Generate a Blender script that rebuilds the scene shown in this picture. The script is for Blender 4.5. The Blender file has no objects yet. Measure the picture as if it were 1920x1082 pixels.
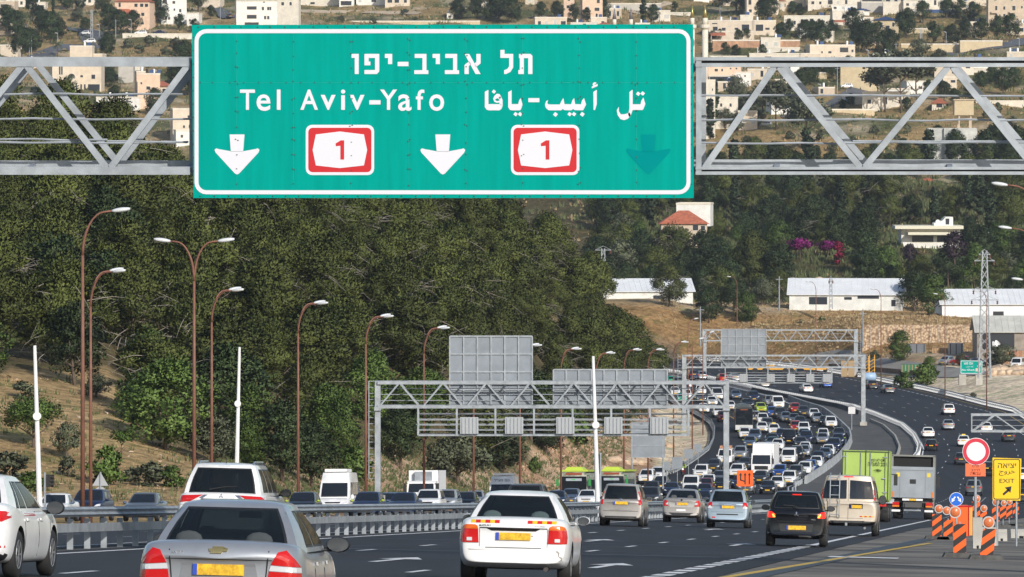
HAZE = True
import bpy, bmesh, math, random
from mathutils import Vector, Matrix
from mathutils.bvhtree import BVHTree
R = math.radians
sc = bpy.context.scene
C = sc.collection
rnd = random.Random(7)

# ------------------------------------------------------------------ camera, sky, sun
F = 10667.0                      # focal length in pixels of the 1920 px wide photograph (a 200 mm lens)
HOR = 200.0                      # row of the true horizon
cd = bpy.data.cameras.new('camera'); cam = bpy.data.objects.new('camera', cd); C.objects.link(cam)
cam.location = (0, 0, 0); cam.rotation_euler = (R(90), 0, 0)
cd.sensor_width = 36; cd.lens = 36 * F / 1920; cd.shift_y = -(541 - HOR) / 1920
cd.clip_start = 1; cd.clip_end = 20000
sc.camera = cam
SUN_AZ, SUN_EL = R(26), R(27)    # behind the camera, to the right
SUN = Vector((math.sin(SUN_AZ) * math.cos(SUN_EL), -math.cos(SUN_AZ) * math.cos(SUN_EL), math.sin(SUN_EL)))
w = bpy.data.worlds.new('World'); sc.world = w; w.use_nodes = True
nt = w.node_tree; sky = nt.nodes.new('ShaderNodeTexSky'); sky.sky_type = 'NISHITA'; sky.sun_disc = False
sky.sun_elevation = SUN_EL; sky.sun_rotation = math.atan2(SUN.x, SUN.y)
nt.links.new(sky.outputs[0], nt.nodes['Background'].inputs[0]); nt.nodes['Background'].inputs[1].default_value = 0.13
sl = bpy.data.lights.new('sun', 'SUN'); sl.energy = 4.3; sl.angle = R(0.5); sl.color = (1, .95, .87)
so = bpy.data.objects.new('sun', sl); C.objects.link(so); so.rotation_euler = SUN.to_track_quat('Z', 'Y').to_euler()
so.location = (0, -50, 100)
sc.view_settings.view_transform = 'Standard'; sc.view_settings.look = 'None'
sc.view_settings.exposure = -0.1; sc.view_settings.gamma = 1
sc.cycles.max_bounces = 6; sc.cycles.transparent_max_bounces = 12

def U(px, py, d): return Vector(((px - 960) * d / F, d, (HOR - py) * d / F))

# ------------------------------------------------------------------ mesh helpers
class MB:
    def __init__(s): s.v = []; s.f = []; s.m = []
    def add(s, vs, fs, m=0):
        b = len(s.v); s.v += [tuple(p) for p in vs]
        for f in fs: s.f.append(tuple(b + i for i in f)); s.m.append(m)
        return s
    def box(s, x0, x1, y0, y1, z0, z1, m=0):
        v = [(x, y, z) for z in (z0, z1) for y in (y0, y1) for x in (x0, x1)]
        return s.add(v, [(0, 2, 3, 1), (4, 5, 7, 6), (0, 1, 5, 4), (1, 3, 7, 5), (3, 2, 6, 7), (2, 0, 4, 6)], m)
    def cbox(s, c, sx, sy, sz, m=0): return s.box(c[0]-sx/2, c[0]+sx/2, c[1]-sy/2, c[1]+sy/2, c[2]-sz/2, c[2]+sz/2, m)
    def beam(s, a, b, w, h, m=0, up=(0, 0, 1)):
        a = Vector(a); b = Vector(b); t = (b - a).normalized(); up = Vector(up)
        if abs(t.dot(up)) > .98: up = Vector((0, 1, 0))
        x = t.cross(up).normalized(); y = x.cross(t).normalized()
        v = [p + x * sx * w / 2 + y * sy * h / 2 for p in (a, b) for sx, sy in ((-1, -1), (1, -1), (1, 1), (-1, 1))]
        return s.add(v, [(3, 2, 1, 0), (4, 5, 6, 7), (0, 1, 5, 4), (1, 2, 6, 5), (2, 3, 7, 6), (3, 0, 4, 7)], m)
    def tube(s, pts, r, n=8, m=0, caps=True):
        pts = [Vector(p) for p in pts]; rs = r if isinstance(r, (list, tuple)) else [r] * len(pts)
        b = len(s.v); k = len(pts); prev = None
        for i, p in enumerate(pts):
            t = (pts[min(i + 1, k - 1)] - pts[max(i - 1, 0)]).normalized()
            if prev is None: up = Vector((0, 0, 1)) if abs(t.z) < .95 else Vector((0, 1, 0))
            else: up = prev
            x = t.cross(up).normalized(); y = x.cross(t).normalized(); prev = y
            for j in range(n):
                a = 2 * math.pi * j / n
                s.v.append(tuple(p + (x * math.cos(a) + y * math.sin(a)) * rs[i]))
        for i in range(k - 1):
            for j in range(n):
                s.f.append((b + i*n + j, b + i*n + (j+1) % n, b + (i+1)*n + (j+1) % n, b + (i+1)*n + j)); s.m.append(m)
        if caps:
            s.f.append(tuple(b + j for j in range(n))[::-1]); s.m.append(m)
            s.f.append(tuple(b + (k-1)*n + j for j in range(n))); s.m.append(m)
        return s
    def lathe(s, prof, c=(0, 0, 0), axis='z', n=16, m=0):
        b = len(s.v); c = Vector(c)
        for r, h in prof:
            for j in range(n):
                a = 2 * math.pi * j / n; q = (r * math.cos(a), r * math.sin(a), h)
                if axis == 'x': q = (q[2], q[0], q[1])
                if axis == 'y': q = (q[1], q[2], q[0])
                s.v.append(tuple(c + Vector(q)))
        for i in range(len(prof) - 1):
            for j in range(n):
                s.f.append((b + i*n + j, b + i*n + (j+1) % n, b + (i+1)*n + (j+1) % n, b + (i+1)*n + j)); s.m.append(m)
        s.f.append(tuple(b + j for j in range(n))[::-1]); s.m.append(m)
        s.f.append(tuple(b + (len(prof)-1)*n + j for j in range(n))); s.m.append(m)
        return s
    def prism(s, poly, to3, t, m=0):
        """poly: 2D points; to3(x, y, depth) -> 3D; t: (depth0, depth1)"""
        n = len(poly)
        v = [to3(x, y, t[0]) for x, y in poly] + [to3(x, y, t[1]) for x, y in poly]
        return s.add(v, [tuple(range(n)), tuple(range(2*n - 1, n - 1, -1))] + [(i, n + i, n + (i+1) % n, (i+1) % n) for i in range(n)], m)
    def data(s, name, mats, smooth=False, fix=True):
        me = bpy.data.meshes.new(name); me.from_pydata(s.v, [], s.f)
        for mt in mats if isinstance(mats, (list, tuple)) else [mats]: me.materials.append(mt)
        for p, mi in zip(me.polygons, s.m): p.material_index = mi; p.use_smooth = smooth
        if fix:
            bm = bmesh.new(); bm.from_mesh(me); bmesh.ops.recalc_face_normals(bm, faces=bm.faces)
            bm.to_mesh(me); bm.free()
        me.update(); return me
    def build(s, name, mats, parent=None, smooth=False, fix=True):
        return link(name, s.data(name, mats, smooth, fix), parent)

def link(name, me, parent=None):
    o = bpy.data.objects.new(name, me); C.objects.link(o); o.parent = parent; return o
def tag(o, label=None, cat=None, group=None, kind=None):
    if label: o['label'] = label
    if cat: o['category'] = cat
    if group: o['group'] = group
    if kind: o['kind'] = kind
    return o
def empty(name, loc=(0, 0, 0), rz=0, label=None, cat=None, group=None):
    o = bpy.data.objects.new(name, None); C.objects.link(o); o.location = loc; o.rotation_euler = (0, 0, rz)
    o.empty_display_size = .2
    return tag(o, label, cat, group)
KIDS = {}
def kids(o):
    if o.name not in KIDS: KIDS[o.name] = [c for c in o.children]
    return KIDS[o.name]
def copy_tree(o, parent=None):
    c = o.copy(); C.objects.link(c); c.parent = parent
    for ch in kids(o): copy_tree(ch, c)
    return c
def interp(x, tab):
    if x <= tab[0][0]: return tab[0][1]
    for (a, va), (b, vb) in zip(tab, tab[1:]):
        if x <= b: return va + (vb - va) * (x - a) / (b - a)
    return tab[-1][1]
def smooth01(t): t = max(0, min(1, t)); return t * t * (3 - 2 * t)
def evalmesh(o):
    dg = bpy.context.evaluated_depsgraph_get(); return bpy.data.meshes.new_from_object(o.evaluated_get(dg), depsgraph=dg)
def text_mesh(body, name, width=None, height=None, thick=.004, offset=0, center=True):
    """writing as a thin solid mesh in the local XZ plane facing -Y, scaled to width / height"""
    cu = bpy.data.curves.new('writing', 'FONT'); cu.body = body; cu.size = 1; cu.offset = offset; cu.extrude = .5; cu.resolution_u = 4
    o = bpy.data.objects.new('writing', cu); C.objects.link(o); me = evalmesh(o); bpy.data.objects.remove(o)
    xs = [v.co.x for v in me.vertices]; ys = [v.co.y for v in me.vertices]
    x0, x1, y0, y1 = min(xs), max(xs), min(ys), max(ys)
    kx = width / (x1 - x0) if width else height / (y1 - y0); ky = height / (y1 - y0) if height else kx
    for v in me.vertices:
        x, y, z = v.co; v.co = ((x - x0) * kx - (width / 2 if width else (x1 - x0) * kx / 2), -thick * (z + .5), (y - y0) * ky - (y1 - y0) * ky / 2)
    me.name = name; return me
AR = {'tel': "\uFE97\uFEDE", 'khuruj': "\uFEA7\uFEAE\uFEED\uFE9D", 'abu': "\uFE83\uFE91\uFEEE \uFECF\uFEEE\uFEB5"}

# ------------------------------------------------------------------ materials
MC = {}
def mat(name, col=(.5, .5, .5), rough=.6, metal=0, var=.0, vs=3.0, bump=0, bs=20, coat=0, emit=None, col2=None, cs=1.0, det=4, gloss=None):
    if name in MC: return MC[name]
    m = bpy.data.materials.new(name); m.use_nodes = True; n = m.node_tree.nodes; l = m.node_tree.links
    b = n['Principled BSDF']; b.inputs['Base Color'].default_value = (*col, 1); b.inputs['Roughness'].default_value = rough
    b.inputs['Metallic'].default_value = metal
    if coat: b.inputs['Coat Weight'].default_value = coat; b.inputs['Coat Roughness'].default_value = .06
    if emit: b.inputs['Emission Color'].default_value = (*emit[:3], 1); b.inputs['Emission Strength'].default_value = emit[3]
    if var or bump or col2:
        tc = n.new('ShaderNodeTexCoord'); no = n.new('ShaderNodeTexNoise'); no.inputs['Scale'].default_value = vs; no.inputs['Detail'].default_value = det
        no.inputs['Roughness'].default_value = .6
        l.new(tc.outputs['Object'], no.inputs['Vector'])
        if var or col2:
            r = n.new('ShaderNodeValToRGB'); l.new(no.outputs[0], r.inputs[0]); e = r.color_ramp.elements
            e[0].position = .35; e[1].position = .66
            e[0].color = (*[c * (1 - var) for c in col], 1); e[1].color = (*((col2) if col2 else [min(1, c * (1 + var)) for c in col]), 1)
            l.new(r.outputs[0], b.inputs['Base Color'])
        if bump:
            n2 = n.new('ShaderNodeTexNoise'); n2.inputs['Scale'].default_value = bs; n2.inputs['Detail'].default_value = 5
            l.new(tc.outputs['Object'], n2.inputs['Vector'])
            bp = n.new('ShaderNodeBump'); bp.inputs['Strength'].default_value = bump; bp.inputs['Distance'].default_value = .05
            l.new(n2.outputs[0], bp.inputs['Height']); l.new(bp.outputs[0], b.inputs['Normal'])
    MC[name] = m; return m
def glassmat(name, tint, trans):
    """tinted window: part see-through, part mirror"""
    m = bpy.data.materials.new(name); m.use_nodes = True; n = m.node_tree.nodes; l = m.node_tree.links
    b = n['Principled BSDF']; b.inputs['Base Color'].default_value = (.012, .016, .02, 1); b.inputs['Roughness'].default_value = .04
    t = n.new('ShaderNodeBsdfTransparent'); t.inputs[0].default_value = (*tint, 1)
    mx = n.new('ShaderNodeMixShader'); mx.inputs[0].default_value = trans
    l.new(b.outputs[0], mx.inputs[1]); l.new(t.outputs[0], mx.inputs[2]); l.new(mx.outputs[0], n['Material Output'].inputs[0])
    return m
galv = mat('galvanised steel', (.345, .375, .405), .5, .35, var=.18, vs=2.2, bump=.05)
galvd = mat('weathered galvanised sheet', (.30, .33, .36), .55, .3, var=.2, vs=1.5)
rust = mat('rust brown painted steel', (.20, .085, .055), .6, 0, var=.2, vs=1.5)
black = mat('black rubber', (.02, .02, .021), .75)
bplast = mat('black plastic', (.018, .018, .02), .5)
chrome = mat('bright metal', (.7, .7, .72), .2, .9)
alloy = mat('alloy rim', (.42, .43, .45), .35, .7)
redl = mat('red lamp lens', (.55, .012, .012), .15, coat=.5)
redb = mat('lit brake lamp', (.8, .02, .01), .2, emit=(1, .03, .01, .8))
oran = mat('orange lamp lens', (.75, .2, .02), .2, coat=.5)
clear = mat('clear lamp lens', (.75, .76, .78), .12, .2, coat=.6)
headon = mat('lit headlamp', (.8, .8, .75), .12, emit=(1, .93, .75, 1.6))
plate = mat('yellow number plate', (.74, .43, .02), .5, var=.3, vs=22)
pblue = mat('blue plate strip', (.02, .07, .45), .5)
whitep = mat('white paint', (.8, .8, .8), .5, var=.04)
glass = glassmat('dark car glass', (.25, .32, .32), .35)
glassd = mat('dark window glass', (.012, .016, .022), .05, coat=.3)
concrete = mat('concrete', (.42, .40, .36), .85, var=.15, vs=.8, bump=.2)
signback = mat('sign back sheet', (.23, .26, .295), .5, .2, var=.12, vs=.8)
seatm = mat('seat fabric', (.07, .075, .08), .9, var=.1)
# ------------------------------------------------------------------ the lie of the land
BASE = [(0, -1.5), (560, -38.63), (600, -41.1), (650, -43.3), (700, -44.3), (800, -45.5), (900, -46.7), (1000, -47.9), (1100, -49), (1300, -51)]
def base(y): return -1.5 - .0663 * y if y < 560 else interp(y, BASE)
def railx(y): return -8.7 + .0945 * (y - 112)
def Zr(x, y):
    """the motorway surface: falls to the right on our side of the median rail, to the left beyond it"""
    w = 1 - smooth01((y - 330) / 320); rx = railx(y)
    return base(y) - .25 * smooth01((80 - y) / 22) + w * ((-.025 * x) if x > rx else (-.025 * rx + .008 * max(x - rx, -30)))
def dG(px, py, lo=45, hi=1300):
    for _ in range(40):
        d = (lo + hi) / 2; x = (px - 960) * d / F
        if HOR - Zr(x, d) * F / d > py: lo = d
        else: hi = d
    return (lo + hi) / 2
def G(px, py, up=0.0):
    d = dG(px, py); x = (px - 960) * d / F; return Vector((x, d, Zr(x, d) + up))
def trace(pts): return sorted([(G(x, y).y, G(x, y).x) for x, y in pts])
# edges as X(Y): LE left edge of the oncoming side, ML right edge of the jam, MR left edge of our side, RE right edge
LE = [(0, railx(0) - 26), (420, railx(420) - 25)] + trace([(1060, 928), (1150, 916), (1200, 905), (1270, 887), (1291, 876), (1312, 862), (1334, 845), (1342, 828), (1343, 810), (1336, 795), (1320, 783), (1296, 770), (1265, 755), (1235, 730), (1205, 712), (1175, 697)])
ML = [(0, railx(0) - .5), (430, railx(430) - .5), (540, 27)] + trace([(1491, 913), (1536, 887), (1568, 862), (1586, 840), (1591, 828), (1588, 815), (1575, 802), (1556, 785), (1537, 772), (1504, 762), (1480, 753), (1440, 740), (1366, 723), (1300, 709), (1240, 700)])
MR = [(0, railx(0) + .5), (560, railx(560) + .5), (650, 42.6)] + trace([(1700, 880), (1721, 855), (1724, 840), (1714, 820), (1691, 800), (1640, 779), (1600, 765), (1520, 750), (1440, 735), (1366, 718), (1300, 705), (1240, 696)])
RE = [(0, railx(0) + 21), (250, railx(250) + 20), (600, 63), (700, 69), (760, 73.5)] + trace([(1897, 772), (1841, 759), (1785, 744), (1729, 731), (1672, 720), (1616, 708), (1560, 699), (1500, 690), (1440, 684), (1300, 675), (1180, 666)])
# beyond the last bend the motorway turns off behind the hill
def le(y): return interp(y, LE) if y < 1112 else 1e4
def ml(y): return interp(y, ML)
def mr(y): return interp(y, MR)
def re(y): return interp(y, RE) if y < 1118 else -1e4
FARR = [(1130, 578), (1180, 560), (1300, 470), (1450, 370), (1550, 310), (1650, 230), (1800, 150), (2000, 85), (2300, 0), (2700, -120), (3600, -250)]
HILL = {   # column -> (depth, row) of the ground
 -600: [(380, 880), (430, 700), (500, 540), (620, 230), (700, 240)],
 0: [(375, 900), (400, 800), (430, 715), (500, 570), (620, 292), (680, 300)],
 200: [(380, 905), (405, 810), (440, 725), (510, 575), (620, 335), (690, 345)],
 360: [(385, 900), (415, 840), (460, 760), (540, 560), (640, 425), (710, 430)],
 600: [(430, 905), (470, 850), (520, 740), (620, 520), (700, 400), (770, 380)],
 800: [(470, 900), (520, 850), (570, 760), (660, 560), (750, 420), (840, 400)],
 1000: [(560, 915), (610, 865), (660, 790), (760, 600), (860, 470), (930, 470)],
 1100: [(620, 890), (660, 862), (710, 815), (800, 670), (890, 545), (960, 540)],
 1170: [(690, 868), (740, 835), (780, 790), (850, 700), (920, 640), (1000, 630)],
 1225: [(800, 800), (830, 780), (880, 745), (960, 722), (1060, 690), (1085, 680)],
 1290: [(1075, 681), (1110, 610)],
 1500: [(1045, 692), (1090, 632)],
 1600: [(960, 712), (1000, 690), (1040, 660), (1060, 615), (1110, 592)],
 1760: [(905, 738), (960, 700), (1000, 684), (1040, 655), (1060, 610), (1115, 588)],
 1900: [(840, 775), (950, 705), (1000, 688), (1040, 655), (1062, 615), (1120, 586)],
 2300: [(760, 850), (950, 712), (1000, 690), (1040, 655), (1062, 615), (1120, 586)]}
HU = sorted(HILL)
def Zcol(tab, d):
    y = interp(d, tab); return (HOR - y) * d / F
def fartail(u):
    if u < 1240: return [(1100, 575), (1200, 548)] + FARR[2:]
    return FARR
HT = {}
for u_ in HU:
    t_ = [(d, (HOR - y) * d / F) for d, y in HILL[u_] + [p for p in fartail(u_) if p[0] > HILL[u_][-1][0] + 5]]
    HT[u_] = t_
def bump2(x, y):
    return (math.sin(x * .045 + 1.3) * math.cos(y * .037) + .6 * math.sin(x * .11 + y * .07) + .4 * math.sin(x * .21 - y * .17 + 2))
def T(x, y):
    """height of the ground"""
    if y < 10: return Zr(x, 10) - .3
    u = 960 + x * F / y
    o = max(le(y) - x, x - re(y)) if y < 1112 else 8 + (y - 1112) * .3
    if o < -.5 or y < 250 and x > 0: return Zr(x, y) - (.35 if -60 < o < -.2 else .12)
    if u <= HU[0]: z = interp(y, HT[HU[0]])
    elif u >= HU[-1]: z = interp(y, HT[HU[-1]])
    else:
        for a, b in zip(HU, HU[1:]):
            if u <= b: t = (u - a) / (b - a); z = interp(y, HT[a]) * (1 - t) + interp(y, HT[b]) * t; break
    z += bump2(x, y) * min(1.0, max(0, o / 60)) * (.5 if y < 1250 else 1.6)
    if y < 370 and x < 0: z = Zr(x, y) - .1 + max(0, (o - 6)) * .03 if y < 340 else z
    return Zr(x, y) - .12 + (z - Zr(x, y) + .12) * smooth01(o / 14)
def dT(px, py, lo=300, hi=2600):
    """depth at which the ray through a pixel meets the ground, nearest first from lo"""
    d = lo; k = (px - 960) / F; h = (HOR - py) / F
    while d < hi:
        if T(k * d, d) >= h * d: break
        d += 6
    lo_, hi_ = d - 6, d
    for _ in range(8):
        m = (lo_ + hi_) / 2
        if T(k * m, m) >= h * m: hi_ = m
        else: lo_ = m
    return hi_
def PT(px, py, lo=300, hi=2600):
    d = dT(px, py, lo, hi); x = (px - 960) * d / F; return Vector((x, d, T(x, d)))
def on(px, d):
    x = (px - 960) * d / F; return Vector((x, d, T(x, d)))

# ground sheet with its soils as vertex colours
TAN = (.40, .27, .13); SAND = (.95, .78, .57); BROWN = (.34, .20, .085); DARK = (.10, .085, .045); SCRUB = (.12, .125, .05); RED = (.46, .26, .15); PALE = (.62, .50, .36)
def mixc(a, b, t): return tuple(p * (1 - t) + q * t for p, q in zip(a, b))
def soil(x, y):
    u = 960 + x * F / max(y, 1); o = max(le(y) - x, x - re(y)) if y < 1112 else 50; h = .5 + .5 * math.sin(x * .13 + 2 * math.sin(y * .09)) * math.cos(y * .11 + x * .03)
    if o < 0: return (.12, .11, .10)
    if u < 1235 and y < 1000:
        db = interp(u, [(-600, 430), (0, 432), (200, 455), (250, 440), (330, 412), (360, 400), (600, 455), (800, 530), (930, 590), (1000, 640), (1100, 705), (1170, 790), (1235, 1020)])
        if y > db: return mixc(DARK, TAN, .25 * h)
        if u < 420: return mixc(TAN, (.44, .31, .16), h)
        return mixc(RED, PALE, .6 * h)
    if y < 1038 and u > 1235:
        if y < 1000: return mixc(SAND, PALE, .3 * h)
        return mixc(PALE, BROWN, .3 + .4 * h)
    if y < 1125: return mixc(BROWN, TAN, .5 * h) if u > 1290 or y > 1090 else SAND
    if y < 1160: return mixc(TAN, PALE, h)
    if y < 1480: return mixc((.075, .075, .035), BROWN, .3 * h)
    v = .5 + .5 * math.sin(x * .05 + 1.7 * math.sin(y * .021)) * math.cos(y * .043 + x * .02)
    c = mixc((.40, .275, .13), SCRUB, smooth01((v - .45) * 3)); return mixc(c, PALE, smooth01((h - .72) * 4) * .7)
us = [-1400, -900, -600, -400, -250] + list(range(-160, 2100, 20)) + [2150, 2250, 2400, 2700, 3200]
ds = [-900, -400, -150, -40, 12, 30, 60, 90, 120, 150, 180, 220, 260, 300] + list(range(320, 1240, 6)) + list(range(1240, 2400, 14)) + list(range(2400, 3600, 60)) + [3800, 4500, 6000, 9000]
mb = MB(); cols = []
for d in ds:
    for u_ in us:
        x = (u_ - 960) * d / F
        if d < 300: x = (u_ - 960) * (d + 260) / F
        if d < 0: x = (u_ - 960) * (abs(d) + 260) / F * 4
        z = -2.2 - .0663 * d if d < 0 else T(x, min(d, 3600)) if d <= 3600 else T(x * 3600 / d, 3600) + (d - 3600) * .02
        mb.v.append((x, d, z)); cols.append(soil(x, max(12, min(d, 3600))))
n_ = len(us)
for i in range(len(ds) - 1):
    for j in range(n_ - 1): mb.f.append((i*n_+j, i*n_+j+1, (i+1)*n_+j+1, (i+1)*n_+j)); mb.m.append(0)
gm = bpy.data.materials.new('dry hillside soil and grass'); gm.use_nodes = True; n = gm.node_tree.nodes; l = gm.node_tree.links
b = n['Principled BSDF']; b.inputs['Roughness'].default_value = .95; b.inputs['Specular IOR Level'].default_value = .1
at = n.new('ShaderNodeAttribute'); at.attribute_name = 'soil'; ge = n.new('ShaderNodeNewGeometry')
def noise(scale, det=5, rough=.65):
    q = n.new('ShaderNodeTexNoise'); q.inputs['Scale'].default_value = scale; q.inputs['Detail'].default_value = det; q.inputs['Roughness'].default_value = rough
    l.new(ge.outputs['Position'], q.inputs['Vector']); return q
def mul(a, q, lo, hi, p0=.35, p1=.65):
    r = n.new('ShaderNodeMapRange'); r.inputs[1].default_value = p0; r.inputs[2].default_value = p1; r.inputs[3].default_value = lo; r.inputs[4].default_value = hi
    l.new(q.outputs[0], r.inputs[0]); m = n.new('ShaderNodeVectorMath'); m.operation = 'MULTIPLY'
    l.new(a, m.inputs[0]); l.new(r.outputs[0], m.inputs[1]); return m.outputs[0]
c_ = mul(at.outputs['Color'], noise(.9), .55, 1.3)
c_ = mul(c_, noise(.12), .75, 1.2)
gr = n.new('ShaderNodeMapRange'); gr.inputs[1].default_value = .52; gr.inputs[2].default_value = .64; l.new(noise(.22, 6).outputs[0], gr.inputs[0])
mx = n.new('ShaderNodeMix'); mx.data_type = 'RGBA'; l.new(gr.outputs[0], mx.inputs[0]); l.new(c_, mx.inputs[6])
m2 = n.new('ShaderNodeVectorMath'); m2.operation = 'MULTIPLY'; l.new(c_, m2.inputs[0]); m2.inputs[1].default_value = (.62, .78, .62); l.new(m2.outputs[0], mx.inputs[7])
l.new(mx.outputs[2], b.inputs['Base Color'])
bp = n.new('ShaderNodeBump'); bp.inputs['Strength'].default_value = .8; bp.inputs['Distance'].default_value = .5; l.new(noise(1.4).outputs[0], bp.inputs['Height']); l.new(bp.outputs[0], b.inputs['Normal'])
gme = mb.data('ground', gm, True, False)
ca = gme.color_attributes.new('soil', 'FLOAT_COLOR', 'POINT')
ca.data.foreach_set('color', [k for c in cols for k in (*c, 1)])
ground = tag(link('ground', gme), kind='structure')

# ------------------------------------------------------------------ carriageways and markings
asph = mat('new asphalt', (.0100, .0102, .0145), .78, var=.22, vs=.35, bump=.25, bs=8)
n = asph.node_tree.nodes; l = asph.node_tree.links; tc_ = n.new('ShaderNodeTexCoord'); mp_ = n.new('ShaderNodeMapping'); mp_.inputs['Scale'].default_value = (1.1, .012, 1); mp_.inputs['Rotation'].default_value = (0, 0, .094)
l.new(tc_.outputs['Object'], mp_.inputs[0]); q_ = n.new('ShaderNodeTexNoise'); q_.inputs['Scale'].default_value = .9; q_.inputs['Detail'].default_value = 3; l.new(mp_.outputs[0], q_.inputs['Vector'])
r_ = n.new('ShaderNodeMapRange'); r_.inputs[1].default_value = .35; r_.inputs[2].default_value = .65; r_.inputs[3].default_value = .7; r_.inputs[4].default_value = 1.45; l.new(q_.outputs[0], r_.inputs[0])
v_ = n.new('ShaderNodeVectorMath'); v_.operation = 'MULTIPLY'; lk = n['Principled BSDF'].inputs['Base Color'].links[0]; l.new(lk.from_socket, v_.inputs[0]); l.new(r_.outputs[0], v_.inputs[1]); l.new(v_.outputs[0], n['Principled BSDF'].inputs['Base Color'])
asph_old = mat('grey median paving', (.085, .083, .08), .85, var=.3, vs=.5, bump=.3, bs=4)
shoulder = mat('dusty patched shoulder', (.095, .088, .08), .88, var=.38, vs=.22, col2=(.25, .225, .19), bump=.3, bs=5, det=9)
line = mat('road marking paint', (.72, .72, .72), .6, var=.18, vs=3)
yline = mat('yellow marking paint', (.62, .40, .05), .6, var=.15, vs=3)
DS = list(range(8, 420, 6)) + list(range(420, 1124, 4))
def strip(name, fa, fb, m, up, y0, y1, nx=4, step=None):
    mb = MB(); rows = [d for d in DS if y0 < d < y1]; rows = [y0] + rows + [y1]
    for d in rows:
        a, b = fa(d), fb(d)
        for j in range(nx + 1):
            x = a + (b - a) * j / nx; mb.v.append((x, d, Zr(x, d) + up))
    for i in range(len(rows) - 1):
        for j in range(nx):
            k = nx + 1; mb.f.append((i*k+j, i*k+j+1, (i+1)*k+j+1, (i+1)*k+j)); mb.m.append(0)
    return tag(mb.build(name, m, smooth=True, fix=False), kind='structure')
strip('oncoming_carriageway', lambda d: le(d) - .8, lambda d: ml(d) + .1, asph, 0.0, 8, 1111, 8)
strip('outbound_carriageway', lambda d: mr(d) - .1, lambda d: min(re(d) + .8, railx(d) + 13.6 + max(0, d - 250) * .03) if d < 560 else re(d) + .8, asph, .004, 8, 1111, 8)
strip('median_paving', lambda d: ml(d) + .1, lambda d: mr(d) - .1, asph_old, -.01, 8, 1111, 2)
strip('work_shoulder', lambda d: railx(d) + 13.6 + max(0, d - 250) * .03, lambda d: re(d) + 14, shoulder, -.004, 8, 560, 4)
def ribbon(mb, pts, wd, up=.010):
    """marking along a list of (x, y) ground points"""
    b = len(mb.v); k = len(pts)
    for i, (x, y) in enumerate(pts):
        a = Vector(pts[max(i-1, 0)]); c = Vector(pts[min(i+1, k-1)]); t = (c - a).normalized(); nn = Vector((t.y, -t.x)) * wd / 2
        for s_ in (-1, 1):
            X, Y = x + nn.x * s_, y + nn.y * s_; mb.v.append((X, Y, Zr(X, Y) + up))
    for i in range(k - 1): mb.f.append((b+2*i, b+2*i+1, b+2*i+3, b+2*i+2)); mb.m.append(0)
def along(f, y0, y1, st=8.0):
    n = max(1, int((y1 - y0) / st)); return [(f(y0 + (y1 - y0) * i / n), y0 + (y1 - y0) * i / n) for i in range(n + 1)]
mk = MB()
def dashed(f, y0, y1, on_, off_, wd):
    y = y0
    while y < y1: ribbon(mk, along(f, y, min(y + on_, y1)), wd, .012); y += on_ + off_
# our side, near: edge line by the rail, lane lines, broad exit line
ribbon(mk, along(lambda y: mr(y) + .55, 45, 1100), .18)
dashed(lambda y: railx(y) + 4.7, 60, 600, 3, 9, .14)
dashed(lambda y: railx(y) + 8.8, 57, 600, 3, 9, .14)
dashed(lambda y: railx(y) + 12.7, 70, 158, 1.9, 1.0, .34)
ribbon(mk, along(lambda y: railx(y) + 12.7 - max(0, y - 158) * .002, 158, 330), .2)
dashed(lambda y: railx(y) + 12.6, 330, 600, 3, 6, .16)
def arrow(mb, xo, y, L=7.5, f=railx):
    x = f(y) + xo
    def q(dx, dy): X = x + dx + .0945 * dy; Y = y + dy; return (X, Y, Zr(X, Y) + .014)
    mb.add([q(-.09, 0), q(.09, 0), q(.09, L*.62), q(-.09, L*.62)], [(0, 1, 2, 3)])
    mb.add([q(-.42, L*.6), q(.42, L*.6), q(0, L)], [(0, 1, 2)])
for xo, y in ((6.9, 104), (11.0, 103), (6.9, 152), (10.9, 150), (2.9, 112), (2.9, 160), (6.9, 205)): arrow(mk, xo, y)
ribbon(mk, [(railx(y) + 15.0, y) for y in (130, 132)], 1.6)
# our side, far: lines follow the bend
def fr(t): return lambda y: mr(y) + 1.0 + (re(y) - mr(y) - 4.4) * t
for t in (.2, .4, .6, .8): dashed(fr(t), 606, 1110, 3.0, 12, .10)
dashed(fr(1.0), 606, 1110, 3.0, 1.6, .17)
# oncoming side
def fl(t): return lambda y: ml(y) - .8 - (ml(y) - le(y) - 5.0) * t
for t in (.2, .4, .6, .8): dashed(fl(t), 60, 1100, 3.0, 12, .10)
ribbon(mk, along(fl(0), 60, 1100), .2); ribbon(mk, along(lambda y: ml(y) - .3, 560, 1100), .16)
tag(mk.build('road_markings', line, fix=False), kind='structure')
my = MB()
ribbon(my, [(railx(y) + 13.8 + (y - 97) * .024, y) for y in range(84, 175, 5)], .19)
ribbon(my, along(fl(1.0), 60, 1100), .16)
ribbon(my, along(lambda y: re(y) - 1.2, 620, 1100), .12)
tag(my.build('yellow_edge_lines', yline, fix=False), kind='structure')
# gantry shadow painted as dark bands across the lanes, and a lengthwise tar seam
mj = MB()
for y, a, b, wd in ((123, .8, 12.2, .9), (129, 2, 12.4, .35), (147, 1, 17, .5)):
    ribbon(mj, [(railx(y) + a + (b - a) * k / 6, y + .22 * k) for k in range(7)], wd, .008)
ribbon(mj, [(railx(y) + 14.3 + (y - 112) * .012, y) for y in range(96, 250, 6)], .5, .008)
tag(mj.build('tar_and_shadow_bands', mat('tar and painted shadow', (.012, .014, .022), .5), fix=False), kind='structure')

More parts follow.
